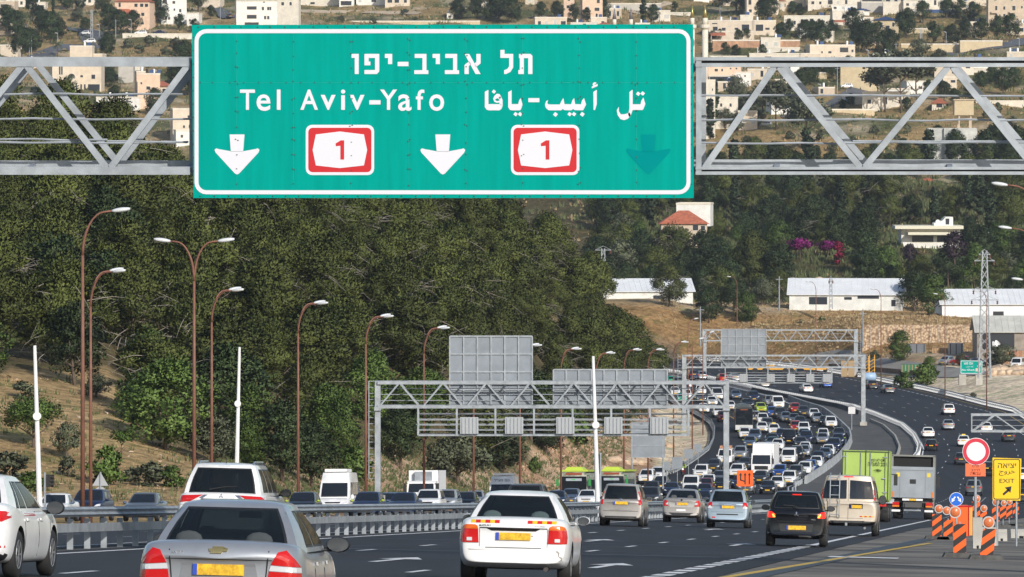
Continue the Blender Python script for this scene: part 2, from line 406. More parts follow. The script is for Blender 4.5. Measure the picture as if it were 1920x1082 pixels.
# ------------------------------------------------------------------ guard rails
wpost = mat('bright new zinc post', (.72, .73, .74), .5)
def guardrail(f, y0, y1, post, label, top=.83, pw=.15, pm=None, pair=False, wall=False, side=1, spac=None, zf=Zr):
    root = empty('guard_rail', (f(y0), y0, zf(f(y0), y0)), 0, label, 'guard rail', 'guard rails of the motorway'); o0 = root.location
    pts = along(f, y0, y1, 6)
    def L(x, y, h, s_=0):
        e = .5; t = Vector((f(y + e) - f(y - e), 2 * e)).normalized(); X = x + t.y * s_; Y = y - t.x * s_
        return Vector((X, Y, zf(x, y) + h)) - o0
    for s_ in ((side * .16, -side * .16) if pair else (side * .16,)):
        for hh, h0, th in ((top - .2, top, .07),) if not wall else ((top - .3, top, .09),):
            mb = MB(); prof = [(-.5, 0), (-.25, 1), (0, .25), (.25, 1), (.5, 0)]
            for p in pts:
                for q, e in prof: mb.v.append(tuple(L(p[0], p[1], (hh + h0) / 2 + q * (h0 - hh), s_ + (side if s_ * side > 0 else -side) * e * th)))
            k = len(prof)
            for i in range(len(pts) - 1):
                for j in range(k - 1): mb.f.append((i*k+j, i*k+j+1, (i+1)*k+j+1, (i+1)*k+j)); mb.m.append(0)
            mb.build('rail', galv, root, False, False)
    if not wall:
        mb = MB()
        for p, q in zip(pts, pts[1:]): mb.beam(L(*p, .42, side * .17), L(*q, .42, side * .17), .05, .17)
        mb.build('rail', galv, root)
    y = y0; ps = []
    while y < y1: ps.append(y); y += post
    def post_mb(y, mb): 
        x = f(y); a = L(x, y, -.1, 0)
        mb.cbox((a.x, a.y, (L(x, y, -.1, 0).z + L(x, y, top - .24, 0).z) / 2), .12 if pair else pw, .1, top - .14)
    for y in ps[:99]:
        mb = MB(); post_mb(y, mb); o = mb.build('post', pm or galv, root)
    if len(ps) > 99:
        mb = MB()
        for y in ps[99:]: post_mb(y, mb)
        tag(mb.build('post', pm or galv, root), kind='stuff')
    return root
guardrail(railx, 78, 560, 2.0, 'grey steel median guard rail on close posts running past the nearest cars', pair=True)
guardrail(ml, 566, 655, 2, 'steel guard rail joining the concrete wall beside the black hatchback', side=-1)
guardrail(mr, 566, 1090, 1.5, 'curving white posted guard rail along the left edge of the empty carriageway', side=1, top=.85, pw=.5, pm=wpost)
guardrail(lambda y: re(y) + .4, 560, 1100, 1.5, 'long guard rail with pale posts between the motorway and the sandy yard', side=-1, top=.85, pw=.6, pm=wpost)
guardrail(lambda y: le(y) - .4, 560, 1010, 2, 'guard rail on the outer bend beside the motorcyclist and the rocky slope', side=1)
# low concrete wall around the jam bend
def wallstrip(name, f, y0, y1, h, th, m, label, cat, up=0, zf=Zr):
    pts = along(f, y0, y1, 5); mb = MB(); o0 = Vector((pts[0][0], pts[0][1], zf(*pts[0])))
    for i, p in enumerate(pts):
        a = Vector(pts[max(i-1, 0)]); c = Vector(pts[min(i+1, len(pts)-1)]); t = (c - a).normalized(); nn = Vector((t.y, -t.x))
        z = zf(*p)
        for s_, hh in ((-th/2 - .12, -.3), (-th/2, .25*h), (-th/2 + .04, h), (th/2 - .04, h), (th/2, .25*h), (th/2 + .12, -.3)):
            mb.v.append((p[0] + nn.x * s_ - o0.x, p[1] + nn.y * s_ - o0.y, z + up + hh - o0.z))
    k = 6
    for i in range(len(pts) - 1):
        for j in range(k - 1): mb.f.append((i*k+j, i*k+j+1, (i+1)*k+j+1, (i+1)*k+j)); mb.m.append(0)
    mb.f.append(tuple(range(k))); mb.m.append(0); e = (len(pts)-1)*k; mb.f.append(tuple(e + j for j in range(k))[::-1]); mb.m.append(0)
    o = mb.build(name, m); o.location = o0; return tag(o, label, cat)
wallstrip('concrete_barrier', lambda y: ml(y) + .35, 655, 905, .85, .3, mat('pale weathered barrier', (.40, .42, .43), .8, var=.25, vs=.6), 'pale concrete barrier wall curving round the right edge of the traffic jam', 'barrier')
wallstrip('dark_barrier', lambda y: mr(y) - 1.9, 852, 945, .6, .35, mat('dark barrier blocks', (.07, .075, .085), .8, var=.3, vs=.2), 'dark barrier blocks at the tip of the paved median', 'barrier')
wallstrip('concrete_kerb', lambda y: mr(y) - 2.6, 700, 830, .35, .3, concrete, 'low pale kerb inside the rail round the paved median', 'kerb')
# ------------------------------------------------------------------ the near gantry and its direction sign
DG = 105.0; K = DG / F
def X_(px): return (px - 960) * K
def Z_(py): return (HOR - py) * K
near = empty('sign_gantry', (X_(960), DG, Z_(330)), 0, 'large galvanised lattice gantry carrying the green direction sign over the near lanes', 'gantry', 'sign gantries')
def rel(px, py, y=0.0): return Vector((X_(px) - X_(960), y, Z_(py) - Z_(330)))
DEP = .95; W = .155
SH = (0.0, .13)                      # the rear chords sit a little higher than the front ones
def chord(a, b, py, y, h, name, dz=0, m=0):
    mb = MB(); p = rel(a, py, y); q = rel(b, py, y); p.z += dz; q.z += dz
    mb.beam(p, q, W, h); return mb.build(name, galv, near)
L0, L1, R0, R1 = -250, 357, 1304, 2440
chord(L0, L1, 116.5, 0, .165, 'top_chord'); chord(L0, L1, 320, 0, .15, 'bottom_chord')
chord(L0, L1, 309.5, DEP, .15, 'bottom_chord'); chord(L0, L1, 112, DEP, .12, 'top_chord')
for py, hh in ((122, .07), (110.5, .06)): chord(R0, R1, py, 0, hh, 'top_chord')
for py, hh in ((324.5, .06), (315.5, .05)): chord(R0, R1, py, 0, hh, 'bottom_chord')
mb = MB(); mb.beam(rel(R0, 116.5, .05), rel(R1, 116.5, .05), .06, .1); mb.beam(rel(R0, 320, .05), rel(R1, 320, .05), .06, .1); mb.build('channel_web', mat('dark channel web', (.03, .03, .035), .8), near)
chord(R0, R1, 307.5, DEP, .15, 'bottom_chord'); chord(R0, R1, 110.5, DEP, .08, 'top_chord')
chord(L1, R0, 118, .35, .15, 'top_chord'); chord(L1, R0, 320, .35, .15, 'bottom_chord')
def diag(a, b, y=0.0, wd=.118):
    mb = MB(); mb.beam(rel(a[0], a[1], y), rel(b[0], b[1], y), .115, wd, up=(0, 1, 0)); mb.build('diagonal', galv, near)
tl = [(-112, 312), (44, 124), (47, 124), (201, 313), (205, 313), (352, 124)]
diag((-112, 313), (42, 123)); diag((50, 123), (200, 314)); diag((208, 314), (352, 123))
diag((62, 119), (212, 303), DEP); diag((222, 303), (366, 119), DEP); diag((-100, 303), (52, 119), DEP)
x = 1314; up = True
nodes = [(1318, 315), (1456, 124), (1617, 315), (1782, 124), (1942, 315), (2102, 124), (2262, 315), (2422, 124)]
for p, q in zip(nodes, nodes[1:]):
    diag((p[0] + 3, p[1]), (q[0] - 3, q[1]), 0, .115)
    if q[1] > 200: diag((p[0] + 16, p[1] - 3), (q[0] + 10, q[1] - 12), DEP, .11)
for i in range(6):
    p = (370 + i * 156, 316 if i % 2 else 122); q = (370 + (i + 1) * 156, 122 if i % 2 else 316); diag(p, q, .4)
for px, y in ((1310, 0), (1322, DEP), (355, DEP)):
    mb = MB(); mb.beam(rel(px, 328 if y == 0 else 312, y), rel(px, 108, y), .1, .12, up=(0, 1, 0)); mb.build('end_post', galv, near)
for px in (50, 205, 350, 1318, 1456, 1617, 1782):
    mb = MB(); mb.beam(rel(px, 321, .1), rel(px + 6, 311, DEP), .1, .08); mb.beam(rel(px, 116, .1), rel(px + 6, 112, DEP), .1, .06); mb.build('cross_member', galv, near)
r2 = random.Random(3)
for py, a, b in ((177, L0, 346), (223, L0, 358), (262, L0, 200), (267, L0, 350), (266, 200, 352), (179, 1316, R1), (225, 1316, R1), (268, 1316, R1), (265, 1600, R1)):
    pts = []; x = a; s = py
    while x < b + 1:
        pts.append(rel(min(x, b), s + r2.uniform(-1.6, 1.6), DEP * .22)); x += 62
    pts.append(rel(b, py, DEP * .22)); MB().tube(pts, .021, 6).build('handrail', galv, near)
for px, s in ((-256, -1), (2445, 1)):
    zb = T(X_(px), DG) - Z_(330) - .3; mb = MB()
    mb.box(X_(px) - .25, X_(px) + .25, -.1, DEP + .1, zb, Z_(100) - Z_(330)); mb.build('leg', galv, near)
# sign
SY = -.22
sign = empty('direction_sign', (X_(830), DG + SY, Z_(371)), 0, 'big green motorway sign reading Tel Aviv-Yafo with route 1 shields and lane arrows', 'road sign')
def S3(px, py, y): return (X_(px) - X_(830), y, Z_(py) - Z_(371))
SL = .0022
def quad4(px, py):  # the sign leans a touch: left side 47..370, right side 46..370
    return S3(px, py, 0)
green = mat('green sign sheeting', (.0, .30, .25), .6, var=.07, vs=1.1)
green.node_tree.nodes['Principled BSDF'].inputs['Specular IOR Level'].default_value = .03
n = green.node_tree.nodes; l = green.node_tree.links; mp_ = n.new('ShaderNodeMapping'); mp_.inputs['Scale'].default_value = (5, 1, .35); no_ = [q for q in n if q.type == 'TEX_NOISE'][0]; l.new([q for q in n if q.type == 'TEX_COORD'][0].outputs['Object'], mp_.inputs[0]); l.new(mp_.outputs[0], no_.inputs['Vector'])
reflw = mat('white sign sheeting', (.68, .68, .73), .5)
mb = MB(); mb.prism([(361, 47), (1299, 46), (1300, 371), (364, 371)], lambda x, y, d: S3(x, y, d), (0, .05)); mb.build('panel', green, sign)
def flat(name, polys, m, y0=-.006, y1=.002):
    mb = MB()
    for p in polys: mb.prism(p, lambda x, y, d: S3(x, y, d), (y0, y1))
    return mb.build(name, m, sign)
def rrect(x0, y0, x1, y1, r, n=5):
    o = []
    for cx, cy, a in ((x1 - r, y0 + r, -90), (x1 - r, y1 - r, 0), (x0 + r, y1 - r, 90), (x0 + r, y0 + r, 180)):
        for i in range(n + 1): t = R(a + 90 * i / n); o.append((cx + r * math.cos(t), cy + r * math.sin(t)))
    return o
def ring(outer, inner):
    n = len(outer); return [[outer[i], outer[(i+1) % n], inner[(i+1) % n], inner[i]] for i in range(n)]
flat('border', ring(rrect(366, 55, 1294, 364, 22), rrect(373.5, 62.5, 1286.5, 356.5, 15)), reflw)
# Hebrew lettering, traced as block letters (zoom coordinates of the photograph)
def hz(pts): return [(640 + x / 5.0526, 80 + y / 5.0526) for x, y in pts]
heb = [
 [(100,108),(168,108),(168,298),(130,298),(130,145),(100,145)],
 [(222,108),(362,108),(362,146),(262,146),(262,180),(278,180),(278,216),(222,216)], [(322,146),(362,146),(362,272),(340,298),(222,298),(222,260),(322,260)],
 [(415,108),(484,108),(484,204),(445,204),(445,146),(415,146)],
 [(536,183),(638,183),(638,224),(536,224)],
 [(697,108),(808,108),(808,262),(826,262),(826,298),(693,298),(693,262),(770,262),(770,146),(697,146)],
 [(866,108),(935,108),(935,204),(896,204),(896,146),(866,146)],
 [(986,108),(1098,108),(1098,262),(1116,262),(1116,298),(982,298),(982,262),(1060,262),(1060,146),(986,146)],
 [(1168,108),(1212,108),(1320,298),(1272,298)], [(1280,108),(1320,108),(1320,198),(1276,232),(1262,198),(1280,184)], [(1212,178),(1228,206),(1208,222),(1208,298),(1168,298),(1168,212)],
 [(1507,70),(1546,70),(1546,108),(1628,108),(1628,235),(1602,278),(1560,298),(1543,298),(1543,262),(1572,250),(1590,226),(1590,146),(1507,146)],
 [(1683,108),(1790,108),(1810,126),(1810,298),(1770,298),(1770,148),(1683,148)], [(1690,148),(1729,148),(1729,298),(1677,298),(1677,260),(1690,260)]]
for pl in ([0], [1, 2], [3], [4], [5], [6], [7], [8, 9, 10], [11], [12, 13]): flat('hebrew_letter', [hz(heb[i]) for i in pl], reflw)
def az(pts): return [(890 + x / 5.647, 140 + y / 5.647) for x, y in pts]
def dia(x, y, r=24): return [(x - r, y + 3), (x - 3, y - r), (x + r, y - 3), (x + 3, y + r)]
arb = [
 [(108,182),(146,162),(146,312),(150,318),(150,378),(128,372),(108,345)], [(150,312),(272,312),(296,330),(284,362),(262,378),(150,378)],
 [(262,312),(296,330),(296,270),(280,232),(258,236),(262,280)],
 [(196,256),(208,226),(236,202),(264,206),(284,236),(258,262),(244,250),(226,256),(216,268)], [(196,256),(216,268),(236,282),(262,276),(262,296),(232,298),(208,288)],
 dia(204, 180, 23),
 [(355,186),(391,165),(391,312),(391,378),(372,372),(355,345)], [(391,312),(460,312),(470,276),(487,248),(506,318),(490,366),(480,378),(391,378)], dia(433, 418), dia(481, 418),
 [(568,249),(684,249),(684,292),(568,292)],
 [(744,318),(756,280),(776,270),(768,300),(776,312),(800,316),(800,378),(778,376),(752,350)], [(800,316),(900,316),(920,276),(938,248),(950,312),(1020,314),(1032,274),(1052,248),(1062,312),(1124,314),(1134,276),(1156,248),(1178,316),(1150,372),(1142,378),(1060,376),(1040,364),(1022,378),(950,376),(932,364),(912,378),(800,378)],
 dia(854, 421, 26), dia(1004, 418), dia(1050, 418), dia(1138, 420, 26),
 [(1255,184),(1291,160),(1291,312),(1272,374),(1257,374)],
 [(1236,130),(1254,118),(1246,100),(1262,82),(1286,82),(1284,96),(1268,98),(1270,108),(1302,100),(1298,122),(1240,146)],
 [(1636,184),(1670,160),(1670,376),(1650,430),(1636,452),(1622,420),(1636,360)], [(1636,400),(1650,430),(1620,466),(1580,482),(1540,470),(1545,420),(1580,420),(1610,412)], [(1545,420),(1540,470),(1512,430),(1502,378),(1524,340),(1524,388)],
 [(1670,314),(1752,314),(1762,276),(1784,242),(1804,312),(1782,366),(1772,374),(1670,374)], dia(1728, 203), dia(1776, 200)]
i0 = 0
for nm, cnt in (('arabic_letter', 5), ('letter_dot', 1), ('arabic_letter', 2), ('letter_dot', 1), ('letter_dot', 1), ('hyphen', 1), ('arabic_letter', 2), ('letter_dot', 1), ('letter_dot', 1), ('letter_dot', 1), ('letter_dot', 1), ('arabic_letter', 1), ('hamza_mark', 1), ('arabic_letter', 4), ('letter_dot', 1), ('letter_dot', 1)):
    flat(nm, [az(p) for p in arb[i0:i0 + cnt]], reflw); i0 += cnt
def put_text(s, px0, px1, py0, py1, m, parent, fn, name='lettering', off=.012):
    me = text_mesh(s, name, (px1 - px0) * K, (py1 - py0) * K, .008, off); me.materials.clear(); me.materials.append(m)
    for p in me.polygons: p.material_index = 0
    o = link(name, me, parent); o.location = fn((px0 + px1) / 2, (py0 + py1) / 2, -.002); return o
for ch, a, b, t0, t1 in (('T', 451, 479, 168, 206), ('e', 482, 508, 177, 208), ('l', 520, 527, 168, 206), ('A', 564, 597, 168, 206), ('v', 602, 630, 178, 206), ('i', 640, 648, 168, 206), ('v', 656, 684, 178, 206), ('-', 693, 714, 188, 196),
                         ('Y', 713, 745, 168, 206), ('a', 747, 772, 177, 208), ('f', 780, 796, 168, 206), ('o', 805, 833, 177, 208)):
    put_text(ch, a, b, t0, t1, reflw, sign, lambda x, y, d: S3(x, y, d), 'latin_letter', .014 if ch not in 'l-' else .0)
def arrow_poly(cx):
    o = [(cx - 14, 252), (cx + 14, 252), (cx + 11.5, 283)]
    o += [(cx + 34, 278.5), (cx + 39, 278), (cx + 42, 280.5), (cx + 41, 285), (cx + 4, 325), (cx, 327), (cx - 4, 325), (cx - 41, 285), (cx - 42, 280.5), (cx - 39, 278), (cx - 34, 278.5), (cx - 11.5, 283)]
    return o
def arrows(cx, m):
    flat('lane_arrow', [[(cx - 14, 252), (cx + 14, 252), (cx + 11.5, 284), (cx - 11.5, 284)], [(cx - 11.5, 283.5), (cx + 11.5, 283.5), (cx + 34, 279.5), (cx + 39, 278), (cx + 42, 281), (cx + 40, 286), (cx + 4, 325), (cx, 327), (cx - 4, 325), (cx - 40, 286), (cx - 42, 281), (cx - 39, 278), (cx - 34, 279.5)]], m)
arrows(445.5, reflw); arrows(830.5, reflw); ghost = mat('patched over green arrow', (.0, .235, .235), .7); ghost.node_tree.nodes['Principled BSDF'].inputs['Specular IOR Level'].default_value = .02
arrows(1215, ghost)
rred = mat('red sign sheeting', (.52, .006, .012), .6)
for cx in (638, 1022):
    sh = flat('route_shield', [rrect(cx - 64, 234, cx + 64, 328, 12)], reflw, -.006)
    a = MB(); a.prism(rrect(cx - 59, 239.5, cx + 59, 322.5, 8), lambda x, y, d: S3(x, y, d), (-.010, -.004)); a.build('red_field', rred, sh)
    a = MB(); a.prism([(cx - 45, 252), (cx, 246.5), (cx + 45, 252), (cx + 51, 281), (cx + 45, 310), (cx, 315), (cx - 45, 310), (cx - 51, 281)], lambda x, y, d: S3(x, y, d), (-.014, -.008)); a.build('white_field', reflw, sh)
    a = MB()
    for pl in ([(cx + 1.5, 263), (cx + 8, 263), (cx + 8, 299), (cx + 1, 299), (cx + 1, 273)], [(cx + 1.5, 263), (cx + 1, 273), (cx - 7.5, 274), (cx - 8, 269)]): a.prism(pl, lambda x, y, d: S3(x, y, d), (-.018, -.012))
    a.build('route_number', rred, sh)
riv = MB(); seam = MB()
r3 = random.Random(5)
for y in range(75, 360, 27):
    for x in (445, 551, 659, 767, 874, 980, 1086, 1193):
        for dx in ((-2, 2) if r3.random() < .5 else (0,)): p = S3(x + dx + r3.uniform(-.5, .5), y + r3.uniform(-4, 4), -.012); riv.cbox(p, .022, .012, .016)
for x in range(375, 1290, 27):
    for y in (51, 155, 367.5):
        p = S3(x + r3.uniform(-3, 3), y, -.010); riv.cbox(p, .018, .012, .018)
for y in range(70, 360, 25):
    for x in (364, 1296): riv.cbox(S3(x, y, -.010), .014, .012, .014)
riv.build('rivets', mat('dark rivet', (.03, .035, .035), .5), sign)
for x in (445, 551, 659, 767, 874, 980, 1086, 1193): seam.cbox(S3(x, 209, -.0005), .004, .004, 2.9)
seam.cbox(S3(830, 155, -.0005), 9.1, .004, .004); seam.build('panel_seams', mat('panel joint', (.0, .33, .26), .5), sign)

# ------------------------------------------------------------------ gantries further down the road
def gantry(label, xl, xr, d, ytop, h, ybl, ybr, npan, dep=1.2, legw=.38, rails=3):
    k = d / F
    zt = (HOR - ytop) * k; x0 = (xl - 960) * k; x1 = (xr - 960) * k
    r = empty('sign_gantry', (x0, d, zt), 0, label, 'gantry', 'sign gantries'); L = x1 - x0
    for y in (0, dep):
        for z, nm in ((0, 'top_chord'), (-h, 'bottom_chord')): MB().beam((0, y, z), (L, y, z), .16, .2).build(nm, galv, r)
        for i in range(npan):
            a = L * i / npan; m = L * (i + .5) / npan; b_ = L * (i + 1) / npan
            MB().beam((a + .1, y, -h), (m, y, 0), .1, .12, up=(0, 1, 0)).build('diagonal', galv, r); MB().beam((m, y, 0), (b_ - .1, y, -h), .1, .12, up=(0, 1, 0)).build('diagonal', galv, r)
    for i in range(rails): z = -h * (i + 1) / (rails + 1); MB().tube([(0, dep * .5, z), (L, dep * .5, z)], .03, 6).build('handrail', galv, r)
    for i in range(0, npan + 1, 1):
        a = L * i / npan; MB().beam((a, 0, -h), (a, dep, -h), .1, .1).beam((a, 0, 0), (a, dep, 0), .1, .1).build('cross_member', galv, r)
    for xx, yb in ((0, ybl), (L, ybr)):
        if yb is None: continue
        zb = (HOR - yb) * k - zt
        m = MB(); m.box(xx - legw / 2, xx + legw / 2, .1, dep - .1, zb - .6, .12); m.box(xx - legw / 2 - .05, xx + legw / 2 + .05, -.1, dep + .1, -h - .25, -h + .0); lg = m.build('leg', galv, r)
        MB().cbox((xx, dep / 2, zb + .1), 1.0, dep + .3, .5).build('footing', concrete, lg)
    return r, x0, zt, k
backm = mat('sign back sheet'); backm.node_tree.nodes['Principled BSDF'].inputs['Metallic'].default_value = 0
def signback(name, gx, px0, px1, py0, py1, d, y, cols, rows, label, cat='sign', parent=None):
    k = d / F; w_, h_ = (px1 - px0) * k, (py1 - py0) * k
    r = empty(name, ((px0 - 960) * k, d + y, (HOR - py1) * k), 0, label, cat, 'sign boards seen from behind')
    MB().box(0, w_, .08, .12, 0, h_).build('sheet', backm, r)
    m = MB()
    for i in range(cols + 1): x = w_ * i / cols; m.box(x - .05, x + .05, -.02, .082, 0, h_)
    for i in range(rows + 1): z = h_ * i / rows; m.box(0, w_, .0, .081, z - .05, z + .05)
    m.build('stiffener_frame', galv, r); return r

def ladder(px, py0, py1, d, parent, gx, zt):
    k = d / F; x = (px - 960) * k - gx; z0 = (HOR - py0) * k - zt; z1 = (HOR - py1) * k - zt; m = MB()
    for s in (-.28, .28): m.beam((x + s, .4, z1), (x + s, .4, z0), .06, .06)
    z = z1
    while z < z0: m.beam((x - .28, .4, z), (x + .28, .4, z), .04, .04); z += .42
    m.build('ladder', galv, parent)
def signalbox(px, d, py0, py1, wpx, label):
    k = d / F; r = empty('lane_signal', ((px - 960) * k, d - .3, (HOR - py1) * k), 0, label, 'lane signal', 'lane signals hung below the gantries'); w_ = wpx * k; h_ = (py1 - py0) * k
    MB().box(-w_/2, w_/2, 0, .3, 0, h_).build('housing', mat('pale signal housing', (.38, .40, .42), .5), r)
    m = MB()
    for i in range(5): x = -w_/2 + w_ * (i + .5) / 5; m.box(x - .02, x + .02, -.05, .0, .05, h_ - .05)
    m.build('cooling_ribs', galvd, r)
def catwalk(r, gx, zt, k, pa, pb, pt, pm, pd, n, dep=1.2):
    a = (pa - 960) * k - gx; b_ = (pb - 960) * k - gx; z0 = (HOR - pt) * k - zt; z1 = (HOR - pd) * k - zt
    for y in (0, dep):
        for i in range(5 if y else 4): z = z1 + (z0 - z1) * i / 4; MB().beam((a, y, z), (b_, y, z), .07, .12 if i in (0, 4) else .05).build('catwalk_rail', galv, r)
        for i in range(n + 1):
            x = a + (b_ - a) * i / n; MB().beam((x, y, z1), (x, y, (HOR - pm) * k - zt), .13, .13, up=(0, 1, 0)).build('hanger', galv, r)
D2 = 392.0
g2, gx2, zt2, k2 = gantry('middle lattice gantry over the queue of oncoming cars with a ladder on its left leg', 708, 1362, D2, 718, 45 * D2 / F, 940, 930, 8)
catwalk(g2, gx2, zt2, k2, 784, 1291, 778, 765, 816, 7)
ladder(699, 715, 898, D2, g2, gx2, zt2)
signback('sign_board', 0, 843, 998, 632, 766, D2, 1.4, 6, 4, 'tall grey panelled back of a sign standing above the middle gantry')
signback('sign_board', 0, 1038, 1252, 695, 768, D2, 1.4, 9, 2, 'wide low grey back of a sign on the right half of the middle gantry')
for i, px in enumerate((880, 964, 1060, 1150, 1236)): signalbox(px, D2, 782, 813, 34, '%s pale lane signal box from the left below the middle gantry' % ('first', 'second', 'third', 'fourth', 'fifth')[i])
D3 = 812.0
g3, gx3, zt3, k3 = gantry('far lattice gantry standing on the paved median beside the empty carriageway', 1283, 1619, D3, 667, 22 * D3 / F, 815, 796, 8, rails=2, legw=.6)
catwalk(g3, gx3, zt3, k3, 1360, 1560, 699, 690, 718, 5)
ladder(1275, 664, 790, D3, g3, gx3, zt3)
signback('sign_board', 0, 1353, 1437, 618, 690, D3, 1.4, 6, 5, 'square grey grid back of a sign above the far gantry')
for i, px in enumerate((1394, 1445, 1483, 1519, 1550)): signalbox(px, D3, 701, 716, 15, '%s small lane signal from the left below the far gantry' % ('first', 'second', 'third', 'fourth', 'fifth')[i])
D4 = 1012.0
g4, gx4, zt4, k4 = gantry('farthest lattice gantry spanning the bend near the brown grass bank', 1321, 1605, D4, 619, 20 * D4 / F, 716, 703, 9, rails=2, legw=.7)
ladder(1611, 618, 700, D4, g4, gx4, zt4)
D5 = 606.0
g5, gx5, zt5, k5 = gantry('short lattice gantry arm reaching in from the right over the empty lanes', 1822, 2090, D5, 778, 31 * D5 / F, None, 940, 3, rails=2)
MB().beam((0, 0, .1), (0, 0, -31 * k5 - .1), .12, .12, up=(0, 1, 0)).build('end_post', galv, g5)
# ------------------------------------------------------------------ vehicles
PAINTS = {}
def paint(c):
    P = {'white': (.80, .80, .80, 0), 'silver': (.42, .44, .47, .55), 'grey': (.16, .17, .185, .5), 'black': (.008, .009, .012, .0), 'navy': (.012, .025, .075, .3),
         'blue': (.03, .10, .38, .3), 'steel blue': (.12, .17, .26, .5), 'red': (.42, .012, .016, .1), 'maroon': (.16, .008, .015, .2), 'lime green': (.38, .50, .02, 0),
         'dark grey': (.05, .055, .065, .4), 'beige': (.58, .50, .40, .15), 'pale blue': (.38, .47, .55, .45), 'champagne': (.43, .40, .37, .5), 'green': (.0, .36, .22, 0), 'teal': (.03, .10, .12, .3)}
    if c not in PAINTS:
        r, g, b_, mt = P[c]; PAINTS[c] = mat(c + ' car paint', (r, g, b_), .16 if c == 'black' else .34 if mt else .3, mt, coat=.25 if c in ('black', 'navy', 'dark grey') else .6, var=.12 if c in ('white', 'silver', 'champagne', 'beige') else .05, vs=1.3, det=8)
    return PAINTS[c]
soot = mat('underbody black', (.012, .012, .012), .85)

def ring_half(w, zb, zt, crown):
    h = zt - zb
    return [(0, zb), (.78*w, zb), (.93*w, zb + .035), (.985*w, zb + .22*h), (w, zb + .5*h), (.99*w, zb + .74*h), (.955*w, zt - .075*h), (.90*w, zt - .02*h), (.80*w, zt + crown*.35), (.42*w, zt + crown*.9), (0, zt + crown)]
def shell(p, sub):
    L, Wd = p['L'], p['W']; hl = L / 2; rt = p.get('rt', .13); ft = p.get('ft', .22)
    ys = [-hl, -hl + .03, -hl + .12, -hl + .3, -hl + .6]; n = 9
    ys += [-hl + .6 + (L - 1.2) * i / n for i in range(1, n)] + [hl - .6, hl - .3, hl - .12, hl - .03, hl]
    mb = MB(); rows = []
    for y in ys:
        er, ef = y + hl, hl - y
        w = Wd / 2 * (1 - rt * max(0, 1 - er / .6) ** 2.6) * (1 - ft * max(0, 1 - ef / .8) ** 2.4)
        zt = interp(y, p['top']) - .10 * max(0, 1 - er / .12) ** 2 - .12 * max(0, 1 - ef / .2) ** 2
        zb = p['zb'] + .10 * max(0, 1 - er / .45) + .06 * max(0, 1 - ef / .4)
        hp = ring_half(w, zb, zt, p.get('crown', .03)); ringp = hp + [(-a, b) for a, b in hp[-2:0:-1]]
        rows.append([(a, y, b) for a, b in ringp])
    # rounded ends: pull the end ring in
    for k, sgn in ((0, 1), (-1, -1)):
        cz = (rows[k][4][2] + rows[k][0][2]) / 2
        bow = p.get('rbow' if k == 0 else 'fbow', .10)
        for row in (rows[0], rows[1], rows[2]) if k == 0 else (rows[-1], rows[-2], rows[-3]):
            for i, (a, y, b) in enumerate(row): row[i] = (a, y + sgn * bow * (abs(a) / (Wd/2)) ** 3, b)
        rows[k] = [(a * .93, y + sgn * .0, cz + (b - cz) * .9) for a, y, b in rows[k]]
    m = len(rows[0])
    for r_ in rows: mb.v += r_
    for i in range(len(rows) - 1):
        for j in range(m): mb.f.append((i*m+j, i*m+(j+1) % m, (i+1)*m+(j+1) % m, (i+1)*m+j)); mb.m.append(0)
    # end caps as strips across the car, so that they stay quads
    h = (m + 2) // 2
    for k in (0, len(rows) - 1):
        for j in range(h - 1):
            a, b_, c, d = j, j + 1, (m - j - 1) % m, (m - j) % m
            f = [k*m+a, k*m+b_, k*m+c, k*m+d]; f = [q for i_, q in enumerate(f) if q not in f[:i_]]
            if len(f) > 2: mb.f.append(tuple(f)); mb.m.append(0)
    me = mb.data('shell', [soot])
    o = bpy.data.objects.new('shell', me); C.objects.link(o)
    if sub: s = o.modifiers.new('s', 'SUBSURF'); s.levels = s.render_levels = sub
    cut = None
    if p.get('bool'):
        c = MB()
        for yw in p['wheels']:
            for sx in (-1, 1): c.lathe([(p['wr'] + .065, sx * Wd * .29), (p['wr'] + .065, sx * Wd * .6)], (0, yw, p['wr']), 'x', 28)
        cut = c.build('cut', soot); b = o.modifiers.new('b', 'BOOLEAN'); b.operation = 'DIFFERENCE'; b.object = cut; b.solver = 'EXACT'
    me2 = evalmesh(o); bpy.data.objects.remove(o)
    if cut: bpy.data.objects.remove(cut)
    vs = [tuple(v.co) for v in me2.vertices]; fs = [tuple(f.vertices) for f in me2.polygons]; ms = []
    for f in me2.polygons:
        c = f.center; k = 0
        for yw in p['wheels']:
            rr = math.hypot(c.y - yw, c.z - p['wr'])
            if p.get('bool') and rr < p['wr'] + .063 and abs(c.x) > Wd * .2 : k = 1
        if c.z < p['zb'] + .03 or c.z < p.get('clad', 0) and (abs(c.y) > hl - .35 or p.get('cladall')): k = 1
        ms.append(k)
    return vs, fs, ms
TS = [-1, -.88, -.84, -.6, -.3, 0, .3, .6, .84, .88, 1]
